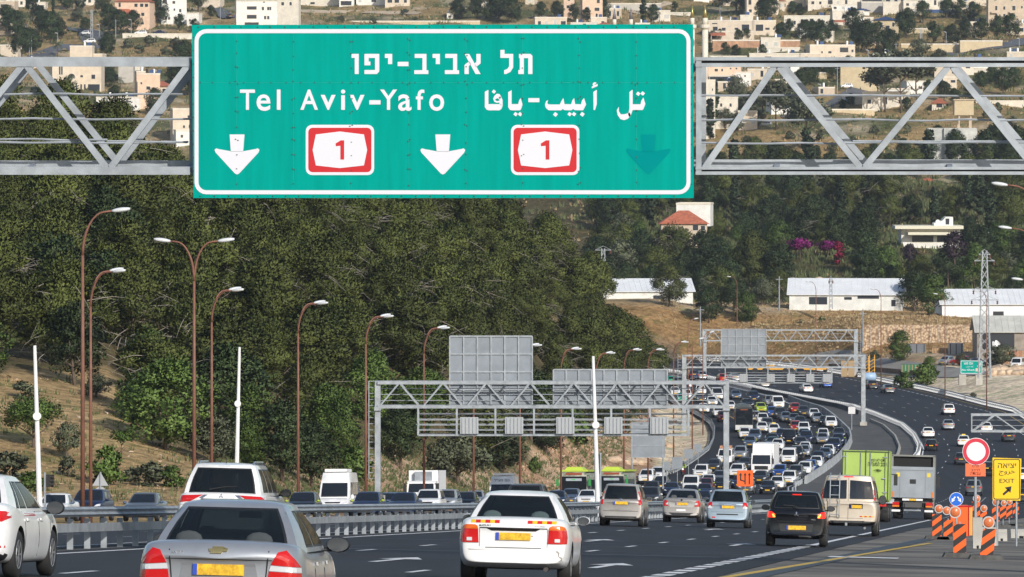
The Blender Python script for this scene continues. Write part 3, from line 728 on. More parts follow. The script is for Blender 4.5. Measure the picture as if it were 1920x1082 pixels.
def cabin(p, see=False):
    """glasshouse as a grid so that the windows follow the pillars; returns painted faces and window pieces"""
    c = p['cab']; yr0, yr1, yf1, yf0, w0, w1, z0, z1 = c
    usb = sorted(set([-1, 1] + [k for a, b in p['side'] for k in (a, a + .03, b - .03, b)] + [-.5, 0, .5]))
    va, vb = p.get('vr', (.1, .92)); vsb = [0, va, va + .05, .35, .6, vb - .05, vb, 1.0]
    rb = p.get('rb', .11)
    def P(t, u, v):
        w = (w0 + (w1 - w0) * v) / 2 + .03 * math.sin(math.pi * v)
        yr = yr0 + (yr1 - yr0) * v - p.get('bulge', .03) * math.sin(math.pi * v); yf = yf0 + (yf1 - yf0) * v + .03 * math.sin(math.pi * v)
        mid, hf = (yr + yf) / 2, (yf - yr) / 2
        return Vector((t * w * (1 - .07 * abs(u) ** 5), mid + u * (hf - rb * abs(t) ** 3), z0 + (z1 - .05 - z0) * v))
    def roof(t, u):
        q = P(t, u, 1); m_ = max(abs(t), abs(u)); q.z = z1 - .05 * (.35 * m_ ** 2 + .65 * m_ ** 5); return q
    body = MB(); gl = {'rear_window': MB(), 'windshield': MB(), 'side_window': MB(), 'side_window2': MB()}
    def cell(fn, a0, a1, b0, b1, where):
        q = [fn(a0, b0), fn(a1, b0), fn(a1, b1), fn(a0, b1)]
        if where in gl:
            if not see: body.add(q, [(0, 1, 2, 3)], 1)
            cen = Vector((0, 0, q[0].z)); off = .004
            nn = (q[1] - q[0]).cross(q[3] - q[0]).normalized(); mid = sum(q, Vector()) / 4
            if nn.dot(mid - Vector((0, (yr0 + yf0) / 2, mid.z))) < 0: nn = -nn
            gl[where].add([k + nn * off for k in q], [(0, 1, 2, 3)])
        else: body.add(q, [(0, 1, 2, 3)], where)
    tg = p.get('tg', .84)
    for a0, a1 in zip(TS, TS[1:]):
        for b0, b1 in zip(vsb, vsb[1:]):
            m_ = abs(a0 + a1) / 2; vm = (b0 + b1) / 2
            for end, nm in ((-1, 'rear_window'), (1, 'windshield')):
                if nm == 'rear_window' and p.get('norear'): k = 0
                else: k = nm if m_ < .84 and va + .05 < vm < vb - .05 + .001 else (1 if m_ < .88 and va < vm < vb else 0)
                cell(lambda a, b_, e=end: P(a, e, b_), a0, a1, b0, b1, k)
    sa, sb = p.get('vs', (.1, .88)); vss = [0, sa, sa + .05, .35, .6, sb - .05, sb, 1.0]
    for a0, a1 in zip(usb, usb[1:]):
        for b0, b1 in zip(vss, vss[1:]):
            um, vm = (a0 + a1) / 2, (b0 + b1) / 2; k = 0
            for wa, wb in p['side']:
                if wa < um < wb and sa < vm < sb: k = 'side_window' if wa + .03 < um < wb - .03 and sa + .05 < vm < sb - .05 + .001 else 1
            for e in (-1, 1): cell(lambda a, b_, e=e: P(e, a, b_), a0, a1, b0, b1, (k if e > 0 or k != 'side_window' else 'side_window2'))
    for a0, a1 in zip(TS, TS[1:]):
        for b0, b1 in zip(usb, usb[1:]): body.add([roof(a0, b0), roof(a1, b0), roof(a1, b1), roof(a0, b1)], [(0, 1, 2, 3)], 0)
    return body, gl
def clean(me, dist=.0015, ang=40):
    bm = bmesh.new(); bm.from_mesh(me); bmesh.ops.remove_doubles(bm, verts=bm.verts, dist=dist); bmesh.ops.recalc_face_normals(bm, faces=bm.faces)
    for e in bm.edges:
        if len(e.link_faces) == 2 and e.calc_face_angle(0) > R(ang): e.smooth = False
    for f in bm.faces: f.smooth = True
    bm.to_mesh(me); bm.free(); me.update(); return me
def wheel_data(r, w, hub, detail):
    t = MB(); n = 28 if detail else 14
    t.lathe([(r*.6, w/2 - .01), (r*.9, w/2), (r, w/2 - .03), (r, -w/2 + .03), (r*.9, -w/2), (r*.6, -w/2 + .01)], axis='x', n=n)
    tm = t.data('wheel', [black], True); h = MB()
    for s in (-1, 1):
        x = s * (w/2 - .015)
        h.lathe([(r*.62, x), (r*.60, x + s*.012), (r*.52, x - s*.01), (r*.5, x - s*.05)], axis='x', n=n, m=0)
        h.lathe([(r*.16, x - s*.03), (r*.14, x + s*.01)], axis='x', n=10)
        h.lathe([(r*.5, x - s*.06), (r*.49, x - s*.055)], axis='x', n=n, m=1)
        for k in range(7 if detail else 5):
            a = 2 * math.pi * k / (7 if detail else 5)
            h.beam((x - s*.012, r*.1*math.cos(a), r*.1*math.sin(a)), (x - s*.012, r*.57*math.cos(a), r*.57*math.sin(a)), .03, r*.13, up=(1, 0, 0))
    hm = h.data('rim', [hub, soot], False)
    return tm, hm
def decal(bvh, poly, side, off=.006, thick=.02, cuts=2):
    """a patch of the given outline (x,z seen from behind or in front; y,z from a side) laid on the body"""
    bm = bmesh.new(); vs = [bm.verts.new((a, b, 0)) for a, b in poly]; f = bm.faces.new(vs)
    bmesh.ops.triangulate(bm, faces=[f])
    for _ in range(cuts): bmesh.ops.subdivide_edges(bm, edges=bm.edges[:], cuts=1, use_grid_fill=True)
    d = {'rear': Vector((0, 1, 0)), 'front': Vector((0, -1, 0)), 'right': Vector((-1, 0, 0)), 'left': Vector((1, 0, 0)), 'top': Vector((0, 0, -1))}[side]
    for v in bm.verts:
        a, b = v.co.x, v.co.y
        o = {'rear': Vector((a, -9, b)), 'front': Vector((a, 9, b)), 'right': Vector((5, a, b)), 'left': Vector((-5, a, b)), 'top': Vector((a, b, 5))}[side]
        hit = bvh.ray_cast(o, d)[0]
        if hit is None: hit = bvh.find_nearest(o + d * (9 if side in ('rear', 'front') else 5))[0]
        v.co = hit - d * off
    r_ = bmesh.ops.extrude_face_region(bm, geom=bm.faces[:])
    for e in r_['geom']:
        if isinstance(e, bmesh.types.BMVert): e.co = e.co - d * .0
    ex = [e for e in r_['geom'] if isinstance(e, bmesh.types.BMVert)]
    for v in ex: v.co += d * thick
    bmesh.ops.recalc_face_normals(bm, faces=bm.faces)
    me = bpy.data.meshes.new('patch'); bm.to_mesh(me); bm.free()
    for p_ in me.polygons: p_.use_smooth = False
    return me
def mirror_part(root, x, y, z, s, col, size=(.2, .13)):
    w_, h_ = size; m = MB()
    m.lathe([(.3, -.06), (.75, -.05), (1, -.0), (.95, .04), (.6, .10), (.2, .13)], axis='y', n=14)
    m.v = [(x + s * w_ / 2 + a * w_ / 2, y + b_, z + c * h_ / 2) for a, b_, c in m.v]
    m.box(min(x - s*.05, x + s*.06), max(x - s*.05, x + s*.06), y - .02, y + .05, z - h_*.45, z - h_*.2)
    o = m.build('side_mirror', col, root, True)
    g = MB(); g.lathe([(.88, -.062), (.88, -.058)], axis='y', n=14); g.v = [(x + s * w_ / 2 + a * w_ / 2, y + b_, z + c * h_ / 2) for a, b_, c in g.v]
    g.build('mirror_glass', mat('mirror glass', (.05, .055, .06), .08), o); return o
CARS = {}
def car_proto(name, p, col, detail=False, label=None, group=None, cat='car'):
    """builds one vehicle of a kind; its empty stands on the ground at the middle, nose towards +y"""
    root = empty(name, (0, 0, 0), 0, label, cat, group)
    sub = 2 if detail else 1
    vs, fs, ms = shell(p, sub); cb, gl = cabin(p, see=detail and p.get('see', True))
    me = bpy.data.meshes.new('body'); nb = len(vs)
    me.from_pydata(vs + cb.v, [], fs + [tuple(i + nb for i in f) for f in cb.f])
    me.materials.append(paint(col)); me.materials.append(bplast)
    for q, k in zip(me.polygons, ms + cb.m): q.material_index = k
    clean(me); body = link('body', me, root)
    body.material_slots[0].link = 'OBJECT'; body.material_slots[0].material = paint(col)
    bvh = BVHTree.FromPolygons([v.co for v in me.vertices], [tuple(q.vertices) for q in me.polygons])
    gm_ = glass if detail and p.get('see', True) else glassd
    for k, g in gl.items():
        if g.f: clean(g.data(k, gm_)); o = link('side_window' if k == 'side_window2' else k, clean(g.data(k.strip('2'), gm_)), root)
    tm, hm = wheel_data(p['wr'], .2, alloy if not p.get('steel') else mat('steel wheel', (.25, .25, .26), .5, .5), detail)
    tw = p['W'] / 2 - .115
    for yw in p['wheels']:
        for s in (-1, 1):
            wo = link('wheel', tm, root); wo.location = (s * (tw + (0 if p.get('bool') else .025)), yw, p['wr']); link('rim', hm, wo)
    hl = p['L'] / 2
    def dec(nm, poly, side, m_, sym=False, off=.006, thick=.02, cuts=2, parent=None, label=None):
        o = None
        if 'light' in nm and side == 'rear' and detail: off += .012; cuts = 3
        for s in ((1, -1) if sym else (1,)):
            pl = [(a * s, b_) for a, b_ in poly]
            me_ = decal(bvh, pl, side, off, thick, cuts); me_.materials.append(m_); me_.name = nm; o = link(nm, me_, parent or root)
            if label: o['label'] = label
        return o
    root['_n'] = 1; del root['_n']
    zs = interp(0, p['top'])
    for s in (-1, 1): mirror_part(root, s * (p['W'] / 2 - .06), p['cab'][3] - .42 * (1 if p['L'] > 3 else 1), p['cab'][6] + .06, s, p.get('mir') or body.material_slots[0].material, p.get('ms', (.22, .15)))
    # plates, lamps
    pz = p.get('plate', .85)
    def plate_at(side, z, y, w_=.52, h_=.11):
        s = -1 if side == 'rear' else 1
        hit = bvh.ray_cast(Vector((0, s * 9, z)), Vector((0, -s, 0)))[0]; yy = hit.y + s * .012
        o = MB().box(-w_/2, w_/2, min(yy, yy + s*.012), max(yy, yy + s*.012), z - h_/2, z + h_/2).build('number_plate', plate, root)
        MB().box(-w_/2, -w_/2 + .045, min(yy + s*.012, yy + s*.015), max(yy + s*.012, yy + s*.015), z - h_/2, z + h_/2).build('blue_strip', pblue, o) if detail else None
        return o
    plate_at('rear', pz, 0); plate_at('front', p['zb'] + .25, 0)
    if not detail or p.get('fl', 1):
        W2 = p['W'] / 2; hz_ = interp(hl - .3, p['top']) - .12
        dec('headlight', [(W2*.52, hz_ - .09), (W2*.86, hz_ - .05), (W2*.9, hz_ + .07), (W2*.66, hz_ + .03)], 'front', p.get('head', clear), True)
        dec('grille', [(-W2*.42, hz_ - .07), (W2*.42, hz_ - .07), (W2*.48, hz_ + .02), (-W2*.48, hz_ + .02)], 'front', bplast)
        dec('bumper_intake', [(-W2*.55, p['zb'] + .07), (W2*.55, p['zb'] + .07), (W2*.5, p['zb'] + .17), (-W2*.5, p['zb'] + .17)], 'front', bplast)
    if not detail:
        W2 = p['W'] / 2; tz = interp(-hl + .2, p['top']) - .18
        dec('tail_light', [(W2*.62, tz - .09), (W2*.93, tz - .09), (W2*.93, tz + .1), (W2*.66, tz + .08)], 'rear', redl, True)
    return root, body, dec, bvh
def seats(root, p, col=seatm, rows=2, hr=(.36, .36)):
    c = p['cab']; z = c[6]
    for k, y in enumerate((c[3] - 1.15, c[0] + (.55 if p.get('trunk') else .9))[:rows]):
        for s in (-1, 1):
            m = MB(); x = s * hr[k]; m.box(x - .22, x + .22, y - .55, y, z - .45, z - .35); m.box(x - .2, x + .2, y - .62, y - .52, z - .4, z + .02)
            o = m.build('seat', col, root); hd_ = MB().lathe([(.5,-.05),(.95,-.04),(1,0),(.95,.04),(.5,.05)], axis='y', n=12); hd_.v = [(x + a * .14, y - .57 + b_, z + .12 + c_ * .085) for a, b_, c_ in hd_.v]; hd_.build('headrest', col, o, True)
    MB().box(-.6, .6, c[3] - .35, c[3] + .02, z - .1, z + .02).build('dashboard', bplast, root)
    MB().box(-.62, .62, c[0] + .15, c[3] - .1, z - .62, z - .55).box(-.62, .62, c[0] + .12, c[0] + .32, z - .4, z + .0).build('cabin_floor', soot, root)
    MB().cbox((0, (c[2] + c[3]) / 2 - .12, c[7] - .17), .24, .03, .07).build('rear_view_mirror', bplast, root)

SEDAN = dict(L=4.5, W=1.76, H=1.46, zb=.2, top=[(-2.25, .98), (-1.9, 1.03), (-1.3, 1.0), (-1.0, .93), (.9, .93), (1.2, .96), (1.9, .83), (2.25, .68)], cab=(-1.55, -.85, .42, 1.28, 1.58, 1.16, .9, 1.46), side=[(-.74, -.2), (-.15, .72)], wheels=(-1.32, 1.36), wr=.32, plate=.86)
HATCH = dict(L=3.95, W=1.70, H=1.5, zb=.2, top=[(-1.97, .95), (-1.7, .97), (.8, .95), (1.1, .98), (1.6, .86), (1.97, .7)], cab=(-1.86, -1.5, .38, 1.22, 1.56, 1.2, .92, 1.5), side=[(-.78, -.3), (-.25, .2), (.25, .74)], wheels=(-1.24, 1.24), wr=.3, plate=.72)
SUV = dict(L=4.5, W=1.83, H=1.68, zb=.27, top=[(-2.25, 1.05), (-2, 1.08), (1.0, 1.06), (1.3, 1.1), (1.9, .99), (2.25, .82)], cab=(-2.14, -1.8, .45, 1.32, 1.68, 1.3, 1.04, 1.68), side=[(-.86, -.5), (-.45, .05), (.1, .74)], wheels=(-1.34, 1.38), wr=.36, plate=.95, clad=.42)
VAN = dict(L=5.0, W=1.92, H=1.95, zb=.24, top=[(-2.5, 1.05), (1.4, 1.05), (1.75, 1.1), (2.2, 1.0), (2.5, .8)], cab=(-2.44, -2.34, 1.0, 1.95, 1.86, 1.62, 1.03, 1.95), side=[(-.9, -.45), (-.4, .2), (.3, .78)], wheels=(-1.5, 1.6), wr=.34, plate=.8, ms=(.2, .26), vr=(.08, .86))
PICK = dict(L=5.1, W=1.8, H=1.72, zb=.34, top=[(-2.55, 1.0), (-.9, 1.0), (1.2, 1.06), (1.5, 1.1), (2.1, 1.02), (2.55, .88)], cab=(-.95, -.8, .75, 1.5, 1.64, 1.34, 1.04, 1.72), side=[(-.8, -.1), (-.02, .72)], wheels=(-1.6, 1.6), wr=.37, plate=.62)
TYPES = {'sedan': ('sedan', SEDAN), 'hatchback': ('hatchback', HATCH), 'suv': ('suv', SUV), 'van': ('van', VAN), 'pickup': ('pickup_truck', PICK)}
CATN = {'sedan': 'car', 'hatchback': 'car', 'suv': 'suv', 'van': 'van', 'pickup': 'pickup truck'}
PROTO = {}
def slope_rot(x, y, hd):
    """rotation matrix: heading hd (angle from +y), lying on the carriageway"""
    t = Vector((math.sin(hd), math.cos(hd), 0)); r_ = Vector((t.y, -t.x, 0))
    zt = (Zr(x + t.x, y + t.y) - Zr(x - t.x, y - t.y)) / 2; zr_ = (Zr(x + r_.x * .7, y + r_.y * .7) - Zr(x - r_.x * .7, y - r_.y * .7)) / 1.4
    t = Vector((t.x, t.y, zt)).normalized(); r_ = Vector((r_.x, r_.y, zr_)).normalized(); up = r_.cross(t).normalized(); r_ = t.cross(up)
    return Matrix((r_, t, up)).transposed().to_quaternion()
def place(o, x, y, hd):
    o.rotation_mode = 'QUATERNION'; o.rotation_quaternion = slope_rot(x, y, hd); o.location = (x, y, Zr(x, y) + .012)
def put_car(kind, col, x, y, hd, label, group, head=None):
    nm, p = TYPES[kind]
    if kind not in PROTO:
        root, body, dec, bvh = car_proto(nm, p, col, False)
        if kind == 'pickup': MB().box(-.74, .74, -2.42, -1.0, 1.02, 1.05).build('load_bed', bplast, root)
        PROTO[kind] = root; o = root; kids(root); [kids(c) for c in root.children]
    else: o = copy_tree(PROTO[kind])
    for c in kids(o) if o is PROTO[kind] else o.children:
        if c.name.startswith('body'): c.material_slots[0].link = 'OBJECT'; c.material_slots[0].material = paint(col)
    tag(o, label, CATN[kind], group); place(o, x, y, hd); return o

# ---- the nearest cars, seen from behind
def near_xy(px, ppm): d = F / ppm; return (px - 960) / ppm, d
HD = math.atan(.0945)
HDN = .068
def put_near(root, px, ppm, L, hd=None):
    hd = hd or (HDN if ppm > 60 else .085)
    x, d = near_xy(px, ppm); place(root, x + math.sin(hd) * L / 2, d + L / 2, hd); return root
gap = mat('panel gap', (.01, .01, .012), .8)
def emblem_text(root, bvh, s, x, z, w_, h_, m_=None, off=.0):
    me = text_mesh(s, 'badge', w_, h_, .006, off); me.materials.clear(); me.materials.append(m_ or chrome); o = link('badge', me, root)
    hit = bvh.ray_cast(Vector((x, -9, z)), Vector((0, 1, 0)))[0]; o.location = (x, hit.y - .004, z); return o
def tri_diamond(root, dec, z, r_):
    for k in range(3):
        a = R(90 + 120 * k); c, s = math.cos(a), math.sin(a)
        dec('badge', [(0, z), (r_*.5*c - r_*.29*s, z + r_*.5*s + r_*.29*c), (r_*c, z + r_*s), (r_*.5*c + r_*.29*s, z + r_*.5*s - r_*.29*c)], 'rear', chrome, cuts=1)

# silver sedan, foreground left
p = dict(L=4.31, W=1.71, H=1.505, zb=.2, rt=.10, rbow=.09, bool=True, trunk=True, top=[(-2.155, 1.03), (-1.9, 1.08), (-1.5, 1.06), (-1.0, 1.0), (.8, .98), (1.15, 1.0), (1.8, .86), (2.155, .68)], cab=(-1.66, -.98, .30, 1.22, 1.60, 1.08, .98, 1.505), side=[(-.66, -.16), (-.12, .70)], wheels=(-1.25, 1.23), wr=.3, plate=.80, vr=(.06, .93), mir=bplast, ms=(.26, .17))
root, body, dec, bvh = car_proto('sedan', p, 'silver', True, 'silver sedan with orange plate filling the lower left, nearest car to us', None)
for a, nm, m_ in (([(.60, .99), (.68, 1.01), (.77, .92), (.82, .84), (.53, .86)], 'tail_light', redl), ([(.53, .855), (.82, .835), (.825, .785), (.515, .80)], 'reversing_light', clear), ([(.515, .795), (.825, .78), (.83, .66), (.49, .64)], 'tail_light', redl)): dec(nm, a, 'rear', m_, True, thick=.03)
for a in ([(.50, 1.0), (.512, 1.0), (.48, .66), (.468, .66)],): dec('panel_gap', a, 'rear', gap, True)
dec('panel_gap', [(-.54, .90), (.54, .90), (.54, .908), (-.54, .908)], 'rear', gap, off=.004); dec('panel_gap', [(-.8, .565), (.8, .565), (.8, .575), (-.8, .575)], 'rear', gap)
dec('plate_recess', [(-.40, .72), (.40, .72), (.37, .875), (-.37, .875)], 'rear', mat('recess silver', (.3, .31, .33), .4, .5), off=.003)
gold = mat('gold badge', (.62, .50, .22), .25, .8)
dec('badge', [(-.085, .965), (.03, .965), (.042, .985), (.085, .985), (.098, 1.012), (.05, 1.012), (.04, 1.035), (-.06, 1.035), (-.07, 1.012), (-.105, 1.012), (-.098, .985), (-.08, .985)], 'rear', gold, off=.014)
emblem_text(root, bvh, 'AVEO', -.42, .97, .13, .03)
dec('lit_lamp', [(-.12, 1.075), (.12, 1.075), (.12, 1.09), (-.12, 1.09)], 'top', redb) if False else None
for k, y in enumerate((-.62, .38)): dec('door_handle', [(y, .84), (y + .17, .84), (y + .17, .875), (y, .875)], 'right', chrome, off=.03)
for y in (-.72, .22): dec('panel_gap', [(y, .3), (y + .008, .3), (y + .008, .96), (y, .96)], 'right', gap)
seats(root, p, mat('grey seat cloth', (.045, .055, .06), .9)); put_near(root, 404, 186, 4.31); AVEO = root

# old white sedan, centre
p = dict(L=4.2, W=1.69, H=1.39, zb=.2, rt=.10, rbow=.07, bool=True, trunk=True, steel=True, top=[(-2.1, .93), (-1.9, .97), (-1.4, .97), (-1.0, .90), (.8, .88), (1.15, .92), (1.75, .80), (2.1, .64)], cab=(-1.52, -.92, .34, 1.18, 1.58, 1.04, .88, 1.39), side=[(-.66, -.14), (-.1, .72)], wheels=(-1.2, 1.24), wr=.29, plate=.70, vr=(.1, .93), ms=(.21, .14))
root, body, dec, bvh = car_proto('sedan', p, 'white', True, 'old white sedan with scuffed bumper and red-yellow reflective strips on its boot', None)
dec('tail_light', [(.52, .60), (.80, .60), (.805, .70), (.79, .80), (.53, .80)], 'rear', redl, True, thick=.03)
dec('indicator_light', [(.53, .803), (.79, .803), (.765, .85), (.72, .868), (.58, .868), (.54, .85)], 'rear', mat('amber lens', (.75, .14, .01), .15, coat=.5), True, thick=.03)
dec('reversing_light', [(.62, .625), (.70, .625), (.70, .675), (.62, .675)], 'rear', clear, True, off=.016)
dec('boot_trim', [(-.51, .815), (.51, .815), (.51, .83), (-.51, .83)], 'rear', bplast); dec('plate_recess', [(-.33, .78), (.33, .78), (.40, .815), (-.40, .815)], 'rear', bplast)
dec('panel_gap', [(-.83, .525), (.83, .525), (.83, .535), (-.83, .535)], 'rear', gap)
for s in (-1, 1): dec('panel_gap', [(s*.505, .54), (s*.511, .54), (s*.511, .81), (s*.505, .81)], 'rear', gap)
yel = mat('yellow reflective tape', (.75, .50, .03), .4); rdt = mat('red reflective tape', (.6, .02, .02), .4)
for s in (-1, 1):
    for k in range(6):
        a = s * (.21 + k * .072); b_ = s * (.21 + (k + 1) * .072); pl = [(a, .895 + (.0)), (b_, .895), (b_ + s*.0, .94), (a, .94)]
        dec('reflective_tape', pl if s > 0 else pl[::-1], 'rear', rdt if k % 2 == (0) else yel, off=.008, cuts=1)
emblem_text(root, bvh, 'SUZUKI', -.43, .858, .17, .026, bplast, .01); emblem_text(root, bvh, 'BALENO', .40, .858, .17, .026, mat('faded badge', (.45, .45, .46), .5))
dec('paint_scratch', [(.66, .50), (.70, .47), (.69, .42), (.74, .40), (.73, .35), (.66, .33), (.72, .37), (.68, .41), (.67, .46), (.63, .49)], 'rear', mat('grimy scratch', (.35, .33, .30), .8), off=.004, cuts=1)
dec('paint_scratch', [(-.80, .505), (-.55, .50), (-.3, .508), (-.52, .492), (-.78, .48)], 'rear', mat('grimy scratch'), off=.004, cuts=1)
dec('key_lock', [(.27, .70), (.29, .70), (.29, .72), (.27, .72)], 'rear', chrome)
MB().tube([(.5, -1.7, .22), (.5, -2.13, .22)], .035, 10).build('exhaust_pipe', mat('exhaust', (.08, .07, .07), .6, .5), root)
seats(root, p, mat('teal grey seat cloth', (.05, .075, .08), .9)); put_near(root, 960, 125.5, 4.2)

# white sedan cut by the left edge
p = dict(L=4.58, W=1.795, H=1.45, zb=.19, rt=.13, rbow=.10, bool=True, trunk=True, top=[(-2.29, .98), (-2.0, 1.05), (-1.5, 1.03), (-1.0, .95), (.9, .93), (1.2, .98), (1.9, .84), (2.29, .62)], cab=(-1.72, -.95, .25, 1.36, 1.62, 1.12, .92, 1.45), side=[(-.70, -.56), (-.53, -.16), (-.12, .70)], wheels=(-1.34, 1.36), wr=.335, plate=.8, mir=bplast, ms=(.27, .2), clad=.34)
root, body, dec, bvh = car_proto('sedan', p, 'white', True, 'white sedan cut off by the left edge, its dark mirror against the guard rail', None)
dec('tail_light', [(.5, .80), (.78, .79), (.86, .84), (.91, .93), (.5, .95)], 'rear', redl, True, thick=.03)
dec('reversing_light', [(.60, .84), (.67, .84), (.67, .90), (.60, .90)], 'rear', clear, True, off=.016)
dec('reflector', [(.62, .42), (.82, .43), (.82, .46), (.62, .46)], 'rear', redl, True)
for y in (-.85, .22): dec('door_handle', [(y, .80), (y + .2, .80), (y + .2, .835), (y, .835)], 'right', paint('white'), off=.03)
for y in (-.95, .12, 1.05): dec('panel_gap', [(y, .3), (y + .008, .3), (y + .008, .93), (y, .93)], 'right', gap)
seats(root, p); place(root, -7.62, 80.6, HD)

# white SUV behind the silver sedan
p = dict(L=4.66, W=1.81, H=1.68, zb=.25, rt=.07, rbow=.08, bool=True, top=[(-2.33, 1.06), (-2.1, 1.10), (.9, 1.06), (1.3, 1.1), (1.9, .98), (2.33, .8)], cab=(-2.2, -1.82, .4, 1.34, 1.66, 1.26, 1.06, 1.68), side=[(-.84, -.42), (-.38, .08), (.12, .74)], wheels=(-1.3, 1.37), wr=.35, plate=.90, vr=(.03, .90), mir=bplast, clad=.42, see=True)
root, body, dec, bvh = car_proto('suv', p, 'white', True, 'white suv with wide red tail lights directly behind the roof of the silver sedan', None, 'suv')
body.location = (0, 0, 0)
dec('tail_light', [(.36, 1.06), (.84, 1.04), (.86, .90), (.62, .93)], 'rear', redl, True, thick=.03)
dec('reversing_light', [(.66, .885), (.85, .86), (.85, .90), (.66, .925)], 'rear', clear, True)
dec('chrome_trim', [(.27, 1.06), (.35, 1.06), (.44, 1.0), (.38, .98)], 'rear', chrome, True)
dec('boot_trim', [(-.38, .985), (.38, .985), (.42, .965), (-.42, .965)], 'rear', bplast); tri_diamond(root, dec, 1.035, .05)
dec('brake_lamp', [(-.13, 1.60), (.13, 1.60), (.12, 1.625), (-.12, 1.625)], 'rear', clear)
for s in (-1, 1): MB().tube([(s*.54, -1.65, 1.60), (s*.55, -1.45, 1.69), (s*.56, 0, 1.695), (s*.56, .3, 1.61)], .022, 6).build('roof_rail', chrome, root)
MB().tube([(0, -1.55, 1.66), (0, -1.75, 1.86)], .008, 5).build('aerial', bplast, root)
for y in (-.85, .22): dec('door_handle', [(y, .93), (y + .2, .93), (y + .2, .965), (y, .965)], 'right', chrome, off=.03)
MB().tube([(-.25, -2.2, 1.16), (.1, -2.13, 1.22), (.3, -2.12, 1.22)], .012, 5).build('rear_wiper', bplast, root)
seats(root, p); put_near(root, 411, 94, 4.66); root.scale = (1, 1, 1.055)

# champagne MPV
p = dict(L=4.2, W=1.684, H=1.607, zb=.2, rt=.07, rbow=.06, bool=True, top=[(-2.1, 1.0), (-1.9, 1.03), (.9, 1.0), (1.2, 1.02), (1.8, .88), (2.1, .72)], cab=(-2.04, -1.78, .35, 1.24, 1.56, 1.22, .98, 1.607), side=[(-.82, -.4), (-.36, .1), (.18, .74)], wheels=(-1.28, 1.3), wr=.3, plate=.87, vr=(.04, .93))
root, body, dec, bvh = car_proto('minivan', p, 'champagne', True, 'champagne silver minivan with tall curved tail lights, sun glinting in its rear window', None)
dec('tail_light', [(.63, 1.30), (.70, 1.32), (.76, 1.15), (.79, 1.0), (.79, .86), (.73, .80), (.665, .82), (.66, 1.05), (.70, 1.12)], 'rear', redl, True, thick=.03)
dec('reversing_light', [(.655, 1.0), (.70, 1.0), (.70, 1.09), (.665, 1.10)], 'rear', clear, True, off=.014)
dec('plate_recess', [(-.33, .80), (.33, .80), (.33, .945), (-.33, .945)], 'rear', mat('recess silver'), off=.003)
dec('badge', [(.05*math.cos(k*.7854), 1.005 + .05*math.sin(k*.7854)) for k in range(8)], 'rear', chrome, off=.012)
dec('panel_gap', [(-.66, .56), (.66, .56), (.66, .575), (-.66, .575)], 'rear', gap)
dec('panel_gap', [(-.8, .60), (.8, .60), (.8, .606), (-.8, .606)], 'rear', gap)
dec('rear_diffuser', [(-.6, .3), (.6, .3), (.6, .38), (-.6, .38)], 'rear', bplast)
seats(root, p); put_near(root, 1163, 50, 4.2)

# champagne saloon hatch
p = dict(L=4.48, W=1.706, H=1.461, zb=.2, rt=.09, rbow=.08, bool=True, trunk=True, top=[(-2.24, 1.0), (-2.0, 1.05), (-1.5, 1.02), (-1.0, .94), (.9, .93), (1.2, .97), (1.9, .82), (2.24, .66)], cab=(-1.86, -.95, .4, 1.28, 1.56, 1.16, .98, 1.461), side=[(-.66, -.2), (-.16, .70)], wheels=(-1.28, 1.32), wr=.31, plate=.80, vr=(.08, .93))
root, body, dec, bvh = car_proto('sedan', p, 'champagne', True, 'champagne sedan with C shaped tail lights between the minivan and the pale blue hatchback', None)
dec('tail_light', [(.60, .93), (.74, .96), (.82, .84), (.80, .70), (.56, .70), (.58, .75), (.70, .76), (.70, .86), (.62, .86)], 'rear', redl, True, thick=.03)
dec('reversing_light', [(.57, .765), (.69, .77), (.69, .85), (.60, .85)], 'rear', clear, True)
dec('panel_gap', [(-.57, .91), (.57, .91), (.57, .922), (-.57, .922)], 'rear', gap); dec('plate_recess', [(-.5, .66), (.5, .66), (.58, .885), (-.58, .885)], 'rear', mat('bright champagne panel', (.6, .58, .55), .3, .4), off=.003)
dec('badge', [(.045*math.cos(k*.7854), .97 + .045*math.sin(k*.7854)) for k in range(8)], 'rear', bplast, off=.012)
dec('bumper_sticker', [(-.22, .49), (.18, .49), (.18, .57), (-.22, .57)], 'rear', whitep)
dec('rear_diffuser', [(-.72, .28), (.72, .28), (.72, .42), (-.72, .42)], 'rear', bplast)
seats(root, p); put_near(root, 1277, 43.3, 4.48)

# pale blue hatchback
p = dict(L=3.83, W=1.665, H=1.49, zb=.2, rt=.08, rbow=.07, bool=True, top=[(-1.915, .98), (-1.75, 1.0), (.8, .96), (1.05, .98), (1.6, .84), (1.915, .68)], cab=(-1.82, -1.52, .3, 1.12, 1.5, 1.2, .96, 1.49), side=[(-.8, -.32), (-.26, .7)], wheels=(-1.2, 1.2), wr=.28, plate=.80, vr=(.04, .93))
root, body, dec, bvh = car_proto('hatchback', p, 'pale blue', True, 'pale blue hatchback with a black strip across its bumper below the orange arrow sign', None)
dec('tail_light', [(.60, .99), (.74, .98), (.77, .88), (.80, .80), (.66, .86), (.58, .80)], 'rear', redl, True, thick=.03)
dec('reversing_light', [(.58, .79), (.66, .85), (.79, .79), (.78, .74), (.59, .73)], 'rear', clear, True)
dec('bumper_strip', [(-.80, .49), (.80, .49), (.80, .535), (-.80, .535)], 'rear', bplast); dec('chrome_trim', [(-.16, .90), (.16, .90), (.13, .935), (-.13, .935)], 'rear', chrome)
dec('boot_trim', [(-.34, .90), (.34, .90), (.34, .92), (-.34, .92)], 'rear', bplast, off=.004); dec('plate_recess', [(-.32, .73), (.32, .73), (.32, .87), (-.32, .87)], 'rear', mat('pale blue recess', (.28, .36, .44), .4, .3), off=.003)
dec('reflector', [(-.6, .37), (-.46, .37), (-.46, .42), (-.6, .42)], 'rear', redl)
